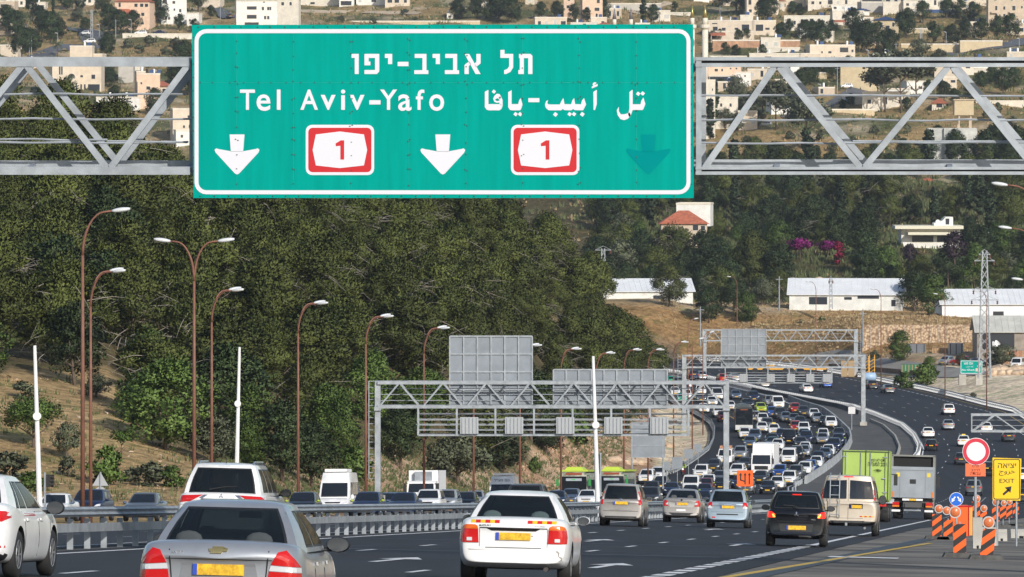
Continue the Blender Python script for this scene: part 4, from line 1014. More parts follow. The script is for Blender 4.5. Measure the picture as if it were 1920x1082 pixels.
dec('panel_gap', [(-.62, .60), (.62, .60), (.62, .607), (-.62, .607)], 'rear', gap)
seats(root, p); put_near(root, 1363, 48.6, 3.83)

# black hatchback
p = dict(L=3.71, W=1.665, H=1.49, zb=.19, rt=.10, rbow=.10, bool=True, top=[(-1.855, .95), (-1.65, 1.0), (.7, .95), (1.05, .98), (1.55, .86), (1.855, .66)], cab=(-1.72, -1.4, .2, 1.1, 1.52, 1.18, .96, 1.49), side=[(-.76, -.3), (-.24, .7)], wheels=(-1.2, 1.25), wr=.29, plate=.50, vr=(.12, .88), mir=bplast, ms=(.23, .16))
root, body, dec, bvh = car_proto('hatchback', p, 'black', True, 'glossy black hatchback with a low orange plate straddling the broad dashed line', None)
dec('tail_light', [(.56, .85), (.66, .92), (.77, .93), (.79, .80), (.76, .76), (.58, .76)], 'rear', redb, True, thick=.04)
dec('indicator_light', [(.56, .77), (.63, .77), (.66, .86), (.60, .86)], 'rear', mat('lit amber lens', (.8, .4, .05), .2, emit=(1, .5, .1, 1.2)), True, off=.02)
dec('brake_lamp', [(-.12, 1.375), (.12, 1.375), (.12, 1.40), (-.12, 1.40)], 'rear', redb, off=.02)
tri_diamond(root, dec, .855, .085); dec('plate_recess', [(-.42, .40), (.42, .40), (.46, .60), (-.46, .60)], 'rear', bplast, off=.003)
dec('panel_gap', [(-.5, .66), (.5, .66), (.6, .74), (.6, .75), (.5, .675), (-.5, .675), (-.6, .75), (-.6, .74)], 'rear', gap, cuts=1)
emblem_text(root, bvh, 'MIVEC', .46, .725, .12, .03)
MB().tube([(.1, -1.78, 1.03), (-.1, -1.76, 1.09), (-.35, -1.76, 1.10)], .013, 5).build('rear_wiper', bplast, root)
MB().tube([(0, -1.3, 1.49), (0, -1.45, 1.66)], .007, 5).build('aerial', bplast, root)
dec('red_scrape', [(-1.35, .72), (-.6, .62), (-1.2, .60), (-.5, .50), (-1.4, .45), (-1.5, .62)], 'right', mat('red scrape marks', (.35, .04, .02), .6), off=.004, cuts=1)
seats(root, p); put_near(root, 1492, 70, 3.71)

# beige passenger van
p = dict(L=5.69, W=2.01, H=2.08, zb=.33, rt=.05, rbow=.06, bool=True, steel=False, top=[(-2.845, 1.2), (1.3, 1.2), (1.75, 1.22), (2.4, 1.1), (2.845, .9)], cab=(-2.79, -2.62, 1.0, 1.8, 1.95, 1.60, 1.18, 2.08), side=[(-.92, -.5), (-.46, -.02), (.05, .38), (.42, .8)], wheels=(-1.6, 1.83), wr=.36, plate=1.0, norear=True, mir=bplast, ms=(.28, .34), clad=.5, vs=(.08, .84))
root, body, dec, bvh = car_proto('van', p, 'beige', True, 'beige passenger van with a rear door ladder, right of the black hatchback', None, 'van')
for s in (-1, 1): dec('rear_window', [(s*.06, 1.27), (s*.86, 1.27), (s*.83, 1.6), (s*.76, 1.86), (s*.06, 1.90)] if s > 0 else [(s*.06, 1.90), (s*.76, 1.86), (s*.83, 1.6), (s*.86, 1.27), (s*.06, 1.27)], 'rear', glassd, off=.035, thick=.06, cuts=3)
dec('tail_light', [(.87, 1.22), (.96, 1.22), (.95, 1.42), (.89, 1.58), (.85, 1.58)], 'rear', redl, True, thick=.04)
dec('reversing_light', [(.88, 1.34), (.955, 1.34), (.95, 1.40), (.88, 1.40)], 'rear', clear, True, off=.02)
dec('brake_lamp', [(-.16, 2.0), (.16, 2.0), (.16, 2.035), (-.16, 2.035)], 'rear', redb, off=.02)
dec('plate_recess', [(.03, .93), (.50, .93), (.50, 1.10), (.03, 1.10)], 'rear', bplast, off=.01)
for c in root.children:
    if c.name.startswith('number_plate') and abs(c.data.vertices[0].co.y + 2.8) < .4: c.location.x = .28; c.location.y = -.012; c.scale = (.72, 1, 1); break
dec('panel_gap', [(-.005, .55), (.005, .55), (.005, 1.98), (-.005, 1.98)], 'rear', gap); dec('panel_gap', [(-.95, .60), (.95, .60), (.95, .608), (-.95, .608)], 'rear', gap)
dec('chrome_bumper', [(-.96, .36), (.96, .36), (.96, .52), (-.96, .52)], 'rear', bplast, off=.06, thick=.05)
for k in range(6): dec('reflective_tape', [(.40 + k*.08, .65), (.48 + k*.08, .65), (.48 + k*.08, .69), (.40 + k*.08, .69)], 'rear', (rdt, yel)[k % 2], cuts=1)
m = MB()
for x in (-.62, -.30): m.tube([(x, -2.86, .62), (x, -2.95, .70), (x, -2.93, 1.3), (x, -2.80, 2.0), (x, -2.6, 2.13), (x, -2.4, 2.10)], .018, 6)
for z, y in ((.72, -2.95), (1.05, -2.935), (1.38, -2.92), (1.70, -2.85), (1.98, -2.80)): m.tube([(-.62, y, z), (-.30, y, z)], .015, 6)
m.build('ladder', galv, root)
MB().tube([(.55, -2.4, .30), (.58, -2.86, .28)], .045, 10).build('exhaust_pipe', chrome, root)
MB().cbox((-.05, -2.95, .40), .08, .12, .10).build('tow_ball', chrome, root)
seats(root, p); put_near(root, 1589, 55, 5.69)

# dark soft top car ahead of the old white sedan
p = dict(SUV); p.update(L=4.3, H=1.62, bool=True, clad=.4, cab=(-2.05, -1.8, .4, 1.22, 1.66, 1.36, 1.02, 1.60), top=[(-2.15, 1.02), (.9, 1.02), (1.3, 1.06), (1.85, .95), (2.15, .8)], wheels=(-1.25, 1.3))
root, body, dec, bvh = car_proto('suv', p, 'dark grey', True, 'dark grey suv hidden behind the roof of the old white sedan', None, 'suv')
for k in (-1,): dec('tail_light', [(.66, .8), (.86, .8), (.86, 1.0), (.7, 1.0)], 'rear', redl, True)
MB().tube([(-.2, -2.1, 1.2), (-.2, -2.11, 1.32)], .03, 6).build('rear_wiper', bplast, root)
seats(root, p); put_near(root, 985, 45, 4.3)
# small silver car between the lorries
HATCH2 = dict(HATCH); HATCH2.update(bool=True)
root, body, dec, bvh = car_proto('hatchback', HATCH2, 'silver', True, 'silver hatchback half seen between the green lorry and the grey tipper', None)
dec('tail_light', [(.62, .8), (.82, .8), (.80, 1.02), (.70, 1.02)], 'rear', redl, True); seats(root, HATCH2); put_near(root, 1661, 22.5, 3.95)

# ---- lorries
def lorry_wheels(root, ys, r_, xw, dual=True):
    tm, hm = wheel_data(r_, .5 if dual else .28, alloy, False)
    for y in ys:
        for s in (-1, 1): wo = link('wheel', tm, root); wo.location = (s * xw, y, r_); link('rim', hm, wo)
lime = mat('lime green box panel', (.36, .50, .11), .6, var=.06, vs=1.2)
root = empty('box_truck', (0, 0, 0), 0, 'lime green box lorry with black Hebrew writing on its rear doors', 'truck')
MB().box(-1.22, 1.22, -3.8, 2.2, 1.12, 3.65).build('cargo_box', lime, root)
m = MB()
for x in (-1.2, -.02, 1.14): m.box(x, x + .05, -3.84, -3.80, 1.05, 3.65)
m.box(-1.22, 1.22, -3.84, -3.8, 3.56, 3.62); m.build('door_frame', mat('dark door seal', (.06, .09, .03), .6), root)
m = MB()
for x in (-1.02, -.25, .25, 1.02): m.tube([(x, -3.87, 1.1), (x, -3.87, 3.55)], .02, 6)
m.build('lock_bar', galv, root)
m = MB()
for x, z in ((-1.1, 3.3), (1.0, 3.3), (-1.1, 2.1), (.95, 2.2), (1.0, 1.5)): m.box(x - .1, x + .12, -3.88, -3.84, z, z + .05)
m.build('door_hinge', galv, root)
dk = mat('black lettering', (.02, .03, .02), .6)
for s, z, w_, h_ in (("\u05d4\u05de\u05d4 \u05d0\u05dc \u05d9\u05dd\u05d3", 3.18, .72, .17), ("\u05d4\u05db\u05e8\u05e2\u05de\u05d4 \u05d1\u05d2\u05e0\u05d4", 2.96, .95, .19)):
    me = text_mesh(s, 'lettering', w_, h_, .006); me.materials.clear(); me.materials.append(dk); o = link('lettering', me, root); o.location = (.60, -3.845, z)
m = MB()
for k in range(7): a = R(200 + k * 24); m.beam((.62 + .03*math.cos(a), -3.85, 2.70), (.62 + .22*math.cos(a), -3.85, 2.70 + .2*math.sin(a)*.8), .01, .035, up=(0, 1, 0))
m.build('leaf_emblem', dk, root)
MB().box(-1.15, 1.15, -3.7, -3.55, .45, .62).box(-.9, .9, -3.6, 2.4, .7, 1.03).build('chassis', soot, root)
MB().box(-1.1, -.75, -3.8, -3.7, .8, .95).box(.75, 1.1, -3.8, -3.7, .8, .95).build('tail_light', redl, root)
MB().box(-.3, .3, -3.74, -3.7, .46, .58).build('number_plate', plate, root)
for k in range(8): MB().box(.55 + k*.06, .61 + k*.06, -3.85, -3.845, 1.08, 1.18).build('reflective_tape', (rdt, yel)[k % 2], root)
MB().box(-1.12, 1.12, 2.4, 4.2, 1.0, 2.7).build('cab', lime, root); 
for s in (-1, 1): o = MB().box(s*1.42 - .1, s*1.42 + .1, 3.6, 3.7, 1.9, 2.5).box(min(s*1.15, s*1.42), max(s*1.15, s*1.42), 3.63, 3.67, 2.45, 2.5).build('side_mirror', bplast, root)
lorry_wheels(root, (-2.3, 3.2), .45, .95); kids(root); put_near(root, 1621, 36.5, 7.6)
root = empty('tail_lift_truck', (0, 0, 0), 0, 'grey lorry with a raised steel tail lift and dark open top behind it', 'truck')
tl_ = mat('grey tail lift steel', (.30, .33, .36), .5, .3, var=.12, vs=.9); cnv = mat('dusty grey tarpaulin', (.24, .24, .22), .8, var=.12, vs=.8)
MB().box(-1.27, -1.17, -3.6, 3.0, 1.15, 3.75).box(1.17, 1.27, -3.6, 3.0, 1.15, 3.75).box(-1.27, 1.27, -3.6, 3.0, 3.68, 3.78).box(-1.17, 1.17, 2.9, 3.0, 1.15, 3.68).build('cargo_box', cnv, root)
MB().box(-1.27, 1.27, -3.72, -3.6, 1.25, 3.08).build('tail_lift', tl_, root)
MB().box(-1.16, 1.16, -3.4, -3.35, 3.08, 3.68).build('dark_interior', soot, root)
m = MB()
for x in (-.78, .72): m.box(x, x + .03, -3.735, -3.72, 1.3, 2.9)
m.box(-1.2, 1.2, -3.74, -3.72, 2.85, 2.9); m.build('lift_rib', mat('rib grey', (.22, .24, .26), .5), root)
for x in (-.88, .93): MB().box(x - .1, x + .1, -3.735, -3.72, 2.48, 2.72).build('warning_label', mat('yellow label', (.75, .55, .05), .5), root)
MB().box(-.18, .18, -3.735, -3.72, 2.08, 2.34).build('maker_plate', bplast, root)
for s in (-1, 1):
    MB().box(s*1.15 - .05, s*1.15 + .05, -3.735, -3.72, 1.28, 1.6).build('reflective_tape', oran, root)
    MB().box(min(s*.78, s*1.18), max(s*.78, s*1.18), -3.7, -3.6, .82, .98).build('tail_light', redl, root)
    MB().box(min(s*.78, s*1.18), max(s*.78, s*1.18), -3.7, -3.6, .70, .80).build('indicator_light', oran, root)
    MB().box(min(s*.72, s*1.22), max(s*.72, s*1.22), -3.7, -3.55, .42, .54).build('under_run_bumper', whitep, root)
    MB().box(s*1.42 - .1, s*1.42 + .1, 4.4, 4.5, 1.9, 2.6).box(min(s*1.2, s*1.42), max(s*1.2, s*1.42), 4.43, 4.47, 2.55, 2.6).build('side_mirror', bplast, root)
MB().box(-.6, .6, -3.66, -3.6, 1.08, 1.2).build('light_bar', whitep, root); MB().box(-.2, .22, -3.67, -3.66, 1.08, 1.19).build('number_plate', plate, root)
MB().box(-.45, .45, -3.6, -3.5, .68, .92).box(-.55, .55, -3.5, 3.6, .7, 1.12).box(-1.1, 1.1, -3.3, -3.1, .95, 1.13).build('chassis', mat('chassis grey', (.08, .08, .08), .7), root)
MB().tube([(-.5, -3.62, .5), (.5, -3.62, .5)], .06, 8).build('cross_bar', galvd, root)
MB().box(-1.2, 1.2, 3.2, 5.0, .6, 2.9).build('cab', cnv, root); lorry_wheels(root, (-2.3, -1.1, 4.0), .48, .92); kids(root); put_near(root, 1710, 31.8, 8.6)
# ------------------------------------------------------------------ trees and shrubs
def leafmat(name, c, c2):
    m = bpy.data.materials.new(name); m.use_nodes = True; n = m.node_tree.nodes; l = m.node_tree.links
    b = n['Principled BSDF']; b.inputs['Roughness'].default_value = .6; b.inputs['Specular IOR Level'].default_value = .25
    at = n.new('ShaderNodeAttribute'); at.attribute_name = 'tint'; oi = n.new('ShaderNodeObjectInfo')
    mx = n.new('ShaderNodeMix'); mx.data_type = 'RGBA'; mx.inputs[6].default_value = (*c, 1); mx.inputs[7].default_value = (*c2, 1)
    l.new(at.outputs['Fac'], mx.inputs[0])
    mr_ = n.new('ShaderNodeMapRange'); mr_.inputs[3].default_value = .72; mr_.inputs[4].default_value = 1.28; l.new(oi.outputs['Random'], mr_.inputs[0])
    vm = n.new('ShaderNodeVectorMath'); vm.operation = 'MULTIPLY'; l.new(mx.outputs[2], vm.inputs[0]); l.new(mr_.outputs[0], vm.inputs[1])
    l.new(vm.outputs[0], b.inputs['Base Color']); return m
LM = {'pine': leafmat('pine needles', (.053, .073, .018), (.127, .146, .035)), 'dark': leafmat('dark evergreen leaves', (.028, .048, .020), (.065, .095, .034)),
      'green': leafmat('fresh green leaves', (.062, .110, .022), (.125, .185, .045)), 'olive': leafmat('grey olive leaves', (.085, .100, .058), (.155, .170, .100)),
      'cypress': leafmat('cypress leaves', (.030, .050, .024), (.06, .085, .04)), 'magenta': leafmat('magenta flowers', (.22, .015, .14), (.36, .03, .26)), 'crimson': leafmat('crimson flowers', (.26, .01, .05), (.38, .03, .10)),
      'purple': leafmat('purple brown leaves', (.045, .030, .045), (.085, .055, .08)), 'dead': leafmat('dry twigs', (.20, .165, .135), (.34, .30, .26))}
bark = mat('bark', (.13, .095, .07), .95, var=.3, vs=6); barkg = mat('grey dry bark', (.34, .30, .26), .95, var=.25, vs=4)
def crown_mesh(name, seed, H, Wd, z0, kind, ncl, nlf, lsz, shape='round', m=None):
    r = random.Random(seed); V = []; Fc = []; tint = []; NN = []
    for c in range(ncl):
        a = r.uniform(0, 2*math.pi); hh = r.random() ** .8
        if shape == 'cone': rad = (1 - hh) * .8 + .08
        elif shape == 'column': rad = .75 * math.sin(math.pi * (.12 + .86 * hh)) ** .5
        elif shape == 'flat': hh = .35 + .65 * hh; rad = 1.0 if hh < .8 else .7
        else: rad = math.sqrt(max(.05, 1 - (2 * hh - .9) ** 2))
        q = r.random() ** .45
        cx, cy = math.cos(a) * rad * q * Wd/2 * .84, math.sin(a) * rad * q * Wd/2 * .84; cz = z0 + (H - z0) * (.06 + .88 * hh)
        cr = Wd * r.uniform(.08, .185) * (1.15 if shape != 'column' else 1.2); tn = r.random()
        for k in range(nlf):
            u, v, w_ = r.gauss(0, 1), r.gauss(0, 1), r.gauss(0, 1); nn = math.sqrt(u*u + v*v + w_*w_) + 1e-6; rr = r.random() ** .4
            px_, py_, pz_ = cx + u/nn*cr*rr, cy + v/nn*cr*rr, cz + w_/nn*cr*rr*.8
            s = lsz * r.uniform(.6, 1.5)
            d = Vector((u/nn + r.uniform(-.6, .6), v/nn + r.uniform(-.6, .6), w_/nn * .6 + (.4 if kind in ('pine', 'cypress') else .1) + r.uniform(-.5, .5))).normalized()
            e = d.cross(Vector((r.uniform(-1, 1), r.uniform(-1, 1), r.uniform(-1, 1)))).normalized() * s * (.34 if kind == 'pine' else .42)
            b = len(V); p = Vector((px_, py_, pz_))
            V += [tuple(p - e), tuple(p + e), tuple(p + e * .4 + d * s), tuple(p - e * .6 + d * s * .9)]; o_ = (Vector((u/nn, v/nn, w_/nn)) * 1.0 + Vector((px_, py_, (pz_ - (z0 + H) * .45) * .8)).normalized() * .6 + Vector((0, 0, .15))).normalized(); Fc.append((b, b+1, b+2, b+3) if e.cross(d).dot(o_) > 0 else (b+3, b+2, b+1, b)); NN += [(o_ + Vector((r.gauss(0, .22), r.gauss(0, .22), r.gauss(0, .22)))).normalized()] * 4; tint += [min(1, max(0, tn * .75 + r.random() * .25))] * 4
    me = bpy.data.meshes.new('crown'); me.from_pydata(V, [], Fc); me.materials.append(LM[m or kind])
    for q in me.polygons: q.use_smooth = True
    me.normals_split_custom_set_from_vertices(NN)
    ca = me.color_attributes.new('tint', 'FLOAT_COLOR', 'POINT'); ca.data.foreach_set('color', [k for t in tint for k in (t, t, t, 1)])
    return me
def trunk_mesh(seed, H, top, r0, limbs, spread, m=bark, nm='trunk'):
    r = random.Random(seed); mb = MB(); pts = [Vector((0, 0, -.5))]; x = y = 0
    for i in range(1, 6): x += r.uniform(-.06, .06) * H * .3; y += r.uniform(-.06, .06) * H * .3; pts.append(Vector((x, y, top * i / 5)))
    mb.tube(pts, [r0 * (1 - .14 * i) for i in range(6)], 6)
    for k in range(limbs):
        i = r.randint(2, 4); p = pts[i]; a = r.uniform(0, 6.28); l_ = spread * r.uniform(.5, 1)
        q = p + Vector((math.cos(a) * l_ * .5, math.sin(a) * l_ * .5, l_ * .35)); e = p + Vector((math.cos(a) * l_, math.sin(a) * l_, l_ * r.uniform(.5, .9)))
        mb.tube([p, q, e], [r0 * .5, r0 * .33, r0 * .12], 5)
    return mb.data(nm, m, True)
def twigs_mesh(seed, H, Wd, n, z0=0.1, z1=.8):
    r = random.Random(seed); mb = MB()
    for k in range(n):
        a = r.uniform(0, 6.28); q = r.uniform(.35, 1.02) * Wd / 2; z = H * r.uniform(z0, z1)
        p = Vector((math.cos(a) * q * .5, math.sin(a) * q * .5, z)); pts = [p]
        d = Vector((math.cos(a + r.uniform(-.6, .6)), math.sin(a + r.uniform(-.6, .6)), r.uniform(-.4, .5)))
        for i in range(3): d.z -= r.uniform(-.1, .35); p = p + d * Wd * .14; pts.append(p)
        mb.tube(pts, [.035, .028, .018, .01], 4, caps=False)
        for j in range(3):
            e = pts[r.randint(1, 3)]; mb.tube([e, e + Vector((r.uniform(-1, 1), r.uniform(-1, 1), r.uniform(-1.0, .6))) * Wd * .11], [.012, .005], 3, caps=False)
    return mb.data('dead_branches', barkg)
TREES = {}
def kindspec(k):
    return {'pine': dict(n='pine_tree', H=8.6, W=7.4, z0=.8, ncl=58, nlf=270, l=.175, sh='round', tr=(4.2, .2, 7, 2.4), cat='tree', var=5, m='pine', dead=30),
            'dark': dict(n='evergreen_tree', H=9, W=7.5, z0=.8, ncl=52, nlf=170, l=.21, sh='round', tr=(5, .25, 5, 2.5), cat='tree', var=3, m='dark'),
            'green': dict(n='broadleaf_tree', H=6, W=6.4, z0=.5, ncl=48, nlf=190, l=.155, sh='round', tr=(3, .16, 6, 2), cat='tree', var=3, m='green'),
            'olive': dict(n='olive_tree', H=5, W=5.6, z0=.9, ncl=38, nlf=130, l=.17, sh='round', tr=(2.6, .2, 6, 1.8), cat='tree', var=3, m='olive'),
            'oak': dict(n='oak_tree', H=5.4, W=7.2, z0=1.3, ncl=60, nlf=150, l=.16, sh='flat', tr=(3, .22, 8, 2.4), cat='tree', var=2, m='green'),
            'cypress': dict(n='cypress_tree', H=11, W=2.8, z0=.3, ncl=44, nlf=70, l=.38, sh='column', tr=(8, .14, 3, .6), cat='tree', var=2, m='cypress'),
            'umbrella': dict(n='umbrella_pine', H=12, W=8.5, z0=5.5, ncl=44, nlf=70, l=.4, sh='flat', tr=(10, .22, 9, 3.2), cat='tree', var=2, m='olive'),
            'bush': dict(n='bush', H=2.6, W=3.6, z0=-.1, ncl=26, nlf=80, l=.2, sh='round', tr=(1.0, .08, 3, .8), cat='bush', var=3, m='green'),
            'scrub': dict(n='shrub', H=1.8, W=2.6, z0=-.1, ncl=18, nlf=60, l=.17, sh='round', tr=(.8, .06, 3, .6), cat='shrub', var=3, m='olive'),
            'magenta': dict(n='bougainvillea', H=3.2, W=4.6, z0=1.2, ncl=26, nlf=80, l=.24, sh='flat', tr=(2, .12, 5, 1.5), cat='flowering bush', var=1, m='magenta'),
            'crimson': dict(n='bougainvillea', H=4.2, W=2.8, z0=-.2, ncl=24, nlf=80, l=.24, sh='column', tr=(2, .1, 4, 1), cat='flowering bush', var=1, m='crimson'),
            'purple': dict(n='plum_tree', H=6, W=6.5, z0=.6, ncl=36, nlf=80, l=.3, sh='round', tr=(3, .16, 5, 2), cat='tree', var=1, m='purple'),
            'bare': dict(n='bare_tree', H=6, W=5, z0=1.6, ncl=16, nlf=28, l=.25, sh='round', tr=(4, .14, 10, 2.2), cat='tree', var=1, m='olive', dead=22),
            'sparse': dict(n='almond_tree', H=4.0, W=3.6, z0=2.0, ncl=20, nlf=40, l=.22, sh='flat', tr=(2.4, .09, 10, 1.4), cat='tree', var=1, m='green'),
            'palm': None}[k]
def palm_proto():
    r = random.Random(4); t = MB().tube([(0, 0, -.5), (.1, 0, 2), (.05, 0, 5)], [.28, .22, .2], 8).data('trunk', bark, True); mb = MB()
    for k in range(26):
        a = k * 2.4; el = r.uniform(-.5, 1.1); p = Vector((0, 0, 5)); d = Vector((math.cos(a) * math.cos(el), math.sin(a) * math.cos(el), math.sin(el))); pts = [p]
        for i in range(6): p = p + d * .45; d = (d + Vector((0, 0, -.22))).normalized(); pts.append(p)
        for i in range(1, 6):
            s = d.cross(Vector((0, 0, 1))).normalized()
            for sg in (-1, 1):
                for j in range(3): q = pts[i] + (pts[i+1] - pts[i]) * j / 3; e = q + s * sg * .5 + Vector((0, 0, -.25)) + d * .2; mb.add([q, q + d * .09, e], [(0, 1, 2)])
    me = mb.data('fronds', LM['olive'], fix=False); return me, t
def plant(k, p, h=None, rz=None, label=None, group=None, seed=None, width=None):
    """a tree or bush of kind k standing at p, h metres tall"""
    r = rnd
    if k == 'palm':
        if k not in TREES:
            cm, tm = palm_proto(); TREES[k] = [(cm, tm, None)]
        S = dict(n='palm_tree', H=6.5, W=5, cat='palm tree')
    else:
        S = kindspec(k)
        if k not in TREES:
            TREES[k] = [(crown_mesh('c', 100 + i * 7 + len(TREES) * 31, S['H'], S['W'], S['z0'], S['m'] if S['m'] != 'olive' else 'olive', S['ncl'], S['nlf'], S['l'], S['sh'], S['m']),
                         trunk_mesh(50 + i, S['H'], S['tr'][0], S['tr'][1], S['tr'][2], S['tr'][3]), twigs_mesh(i, S['H'], S['W'], S['dead']) if S.get('dead') else None) for i in range(S['var'])]
    V = TREES[k]; cm, tm, dm = V[(seed if seed is not None else r.randrange(99)) % len(V)]
    root = empty(S['n'], p, r.uniform(0, 6.28) if rz is None else rz, label, S['cat'], group)
    h = h or S['H'] * r.uniform(.85, 1.15); s = h / S['H']; sw = (width / S['W']) if width else s * r.uniform(.92, 1.12); root.scale = (sw, sw, s)
    link('crown', cm, root); link('trunk', tm, root)
    if dm and (k != 'pine' or r.random() < .55): link('dead_branches', dm, root)
    return root
ORD = ['first', 'second', 'third', 'fourth', 'fifth', 'sixth', 'seventh', 'eighth', 'ninth', 'tenth', 'eleventh', 'twelfth', 'thirteenth', 'fourteenth', 'fifteenth', 'sixteenth', 'seventeenth', 'eighteenth', 'nineteenth', 'twentieth', 'twenty-first', 'twenty-second', 'twenty-third', 'twenty-fourth', 'twenty-fifth', 'twenty-sixth', 'twenty-seventh', 'twenty-eighth', 'twenty-ninth', 'thirtieth']
# pine forest on the left hill
FB = [(-40, 422), (150, 430), (240, 425), (300, 405), (380, 398), (500, 430), (600, 455), (800, 530), (930, 590), (1000, 640), (1100, 705), (1160, 770), (1205, 880), (1228, 960)]
FT = [(-40, 625), (200, 628), (360, 648), (600, 715), (800, 770), (1000, 880), (1100, 905), (1160, 930), (1205, 985), (1228, 1030)]
NR = 14
for j in range(NR):
    px = -30 + (j % 2) * 30; k = 0
    while px < 1226:
        d0, d1 = interp(px, FB), interp(px, FT); t = (j + .5 + rnd.uniform(-.3, .3)) / NR; d = d0 + (d1 - d0) * t; ppm = F / d
        k_ = 'pine'
        if j < 3 and rnd.random() < .45: k_ = rnd.choice(['green', 'dark', 'green'])
        elif rnd.random() < .07: k_ = 'dark'
        col = {'pine': 'olive-green pine', 'green': 'bright green broadleaf tree', 'dark': 'dark evergreen'}[k_]
        hgt = {'pine': 8.2, 'green': 5.2, 'dark': 7.5}[k_] * rnd.uniform(.82, 1.15)
        if px > 960: hgt *= rnd.uniform(.65, 1.12)
        row = 'at the foot of the forest hill' if j == 0 else ('along the top of the forest hill' if j == NR - 1 else '%s row up the forest hill' % ORD[j])
        plant(k_, on(px, d), hgt, None, '%s, %s from left, %s' % (col, ORD[min(k, 29)], row), 'trees of the forest hill'); k += 1
        px += 5.9 * ppm * rnd.uniform(.8, 1.2)
# named shrubs and trees on the open grass and along the foot of the hill: px, row of the base, width px, height px, kind, label
NEARV = [
 (62, 846, 118, 88, 'oak', 'wide dark green oak with twisted trunks on the dry grass behind the left white pole'),
 (125, 862, 60, 66, 'olive', 'grey green shrub tree between the left white pole and the first lamp post'),
 (228, 872, 52, 56, 'sparse', 'small thin tree with a forked trunk alone on the dry grass slope'),
 (200, 915, 75, 68, 'bush', 'green bush behind the triangular sign back'),
 (20, 905, 95, 50, 'scrub', 'low scrub bush at the left edge behind the white sedan'), (60, 925, 60, 34, 'bush', 'dark bush left of the traffic light'),
 (128, 900, 40, 36, 'scrub', 'small shrub just right of the traffic light'), (285, 912, 85, 40, 'scrub', 'low shrub on the grass left of the double armed lamp post'), (320, 918, 60, 36, 'bush', 'green shrub just left of the white suv roof'), (250, 905, 40, 26, 'scrub', 'small grey shrub between the sign back and the low shrubs'),
 (40, 755, 60, 30, 'scrub', 'dry shrub on the upper left of the grass slope'), (180, 745, 70, 40, 'olive', 'grey shrub above the grass between the two nearest lamp posts'),
 (310, 850, 190, 165, 'green', 'large rounded green tree on the slope beside the double armed lamp post'), (255, 800, 90, 80, 'green', 'green tree at the upper edge of the dry grass slope'),
 (400, 880, 110, 95, 'olive', 'grey green tree below the upright white boom pole'), (470, 880, 95, 90, 'green', 'leafy green bush right of the upright white boom pole'), (530, 905, 120, 150, 'dark', 'dark leafy tree just left of the fourth lamp post'),
 (585, 915, 100, 120, 'dark', 'dark tree just right of the lamp post by the white minibus'), (640, 880, 90, 130, 'green', 'bright green tree left of the gantry ladder'), (665, 905, 70, 60, 'bush', 'green bush at the foot of the gantry ladder'),
 (750, 880, 100, 110, 'dark', 'dark tree right of the left gantry leg'), (820, 900, 70, 45, 'scrub', 'dry shrub in front of the white box lorry'), (860, 915, 130, 105, 'olive', 'large grey green tree right of the white box lorry'), (945, 895, 110, 95, 'dark', 'dark spreading tree under the middle gantry signals'),
 (1020, 850, 95, 60, 'dark', 'dark bush at the end of the trees left of the tall white pole'), (1075, 832, 80, 60, 'bush', 'green bush just left of the tall white pole'), (1150, 820, 80, 60, 'dark', 'dark bush right of the tall white pole'), (1003, 893, 25, 30, 'bush', 'small bush on the rocky red bank'), (1205, 790, 50, 60, 'pine', 'pine at the far end of the hill beside the jam')]
for px, py, wpx, hpx, k, lab in NEARV:
    d = None
    for dd in range(330, 1000, 3):
        q = on(px, dd)
        if HOR - q.z * F / dd <= py: d = dd; break
    d = d or 500; q = on(px, d); ppm = F / d
    plant(k, q, hpx / ppm, None, lab, 'shrubs and trees below the forest' , width=wpx / ppm)
# wooded slope on the right
NR2 = 11
for j in range(NR2):
    px = 1120 + (j % 2) * 14; k = 0
    while px < 1935:
        d = 1165 + j * 35 + rnd.uniform(-12, 12); ppm = F / d; y0 = HOR - on(px, d).z * ppm
        skip = (1468 < px < 1604 and j < 3) or (1665 < px < 1815 and 445 < y0 < 530) or (1235 < px < 1335 and 440 < y0 < 505) or (1465 < px < 1600 and 470 < y0 < 552) or (1620 < px < 1665 and 480 < y0 < 520) or (1690 < px < 1780 and 345 < y0 < 405)
        if not skip:
            k_ = rnd.choice(['dark', 'dark', 'green', 'olive', 'pine', 'dark'] if j < 5 else ['pine', 'dark', 'dark', 'cypress', 'pine'])
            col = {'pine': 'olive-green pine', 'green': 'fresh green tree', 'dark': 'dark evergreen', 'olive': 'grey-green tree', 'cypress': 'slim cypress'}[k_]
            hgt = {'pine': 8, 'green': 5.5, 'dark': 7, 'olive': 5, 'cypress': 10}[k_] * rnd.uniform(.8, 1.3) * (.8 if j == 0 else 1.1)
            plant(k_, on(px, d), hgt, None, '%s, %s from left, %s' % (col, ORD[min(k, 29)], 'just behind the white sheds' if j == 0 else '%s row of the wooded slope' % ORD[j]), 'trees of the wooded slope behind the sheds'); k += 1
        px += (5.6 if j < 6 else 5.2) * ppm * rnd.uniform(.75, 1.25)
for px, py, h, k, lab in ((1500, 486, 3.8, 'magenta', 'magenta bougainvillea, left one above the long white shed'), (1552, 486, 3.4, 'magenta', 'magenta bougainvillea, right one above the long white shed'), (1572, 502, 4.6, 'crimson', 'crimson bougainvillea hanging down beside the magenta ones'),
                          (1790, 492, 6, 'purple', 'purple leaved tree right of the cream flat roofed house'), (1706, 492, 3.6, 'purple', 'small purple leaved tree in front of the cream flat roofed house')):
    d = dT(px, py, 1168) if k != 'purple' else 1180; q = on(px, d); q.z = (HOR - py) * d / F; q.z = max(q.z, T(q.x, q.y)) if k == 'purple' else T(q.x, q.y) + .3
    plant(k, q, h, None, lab, None)
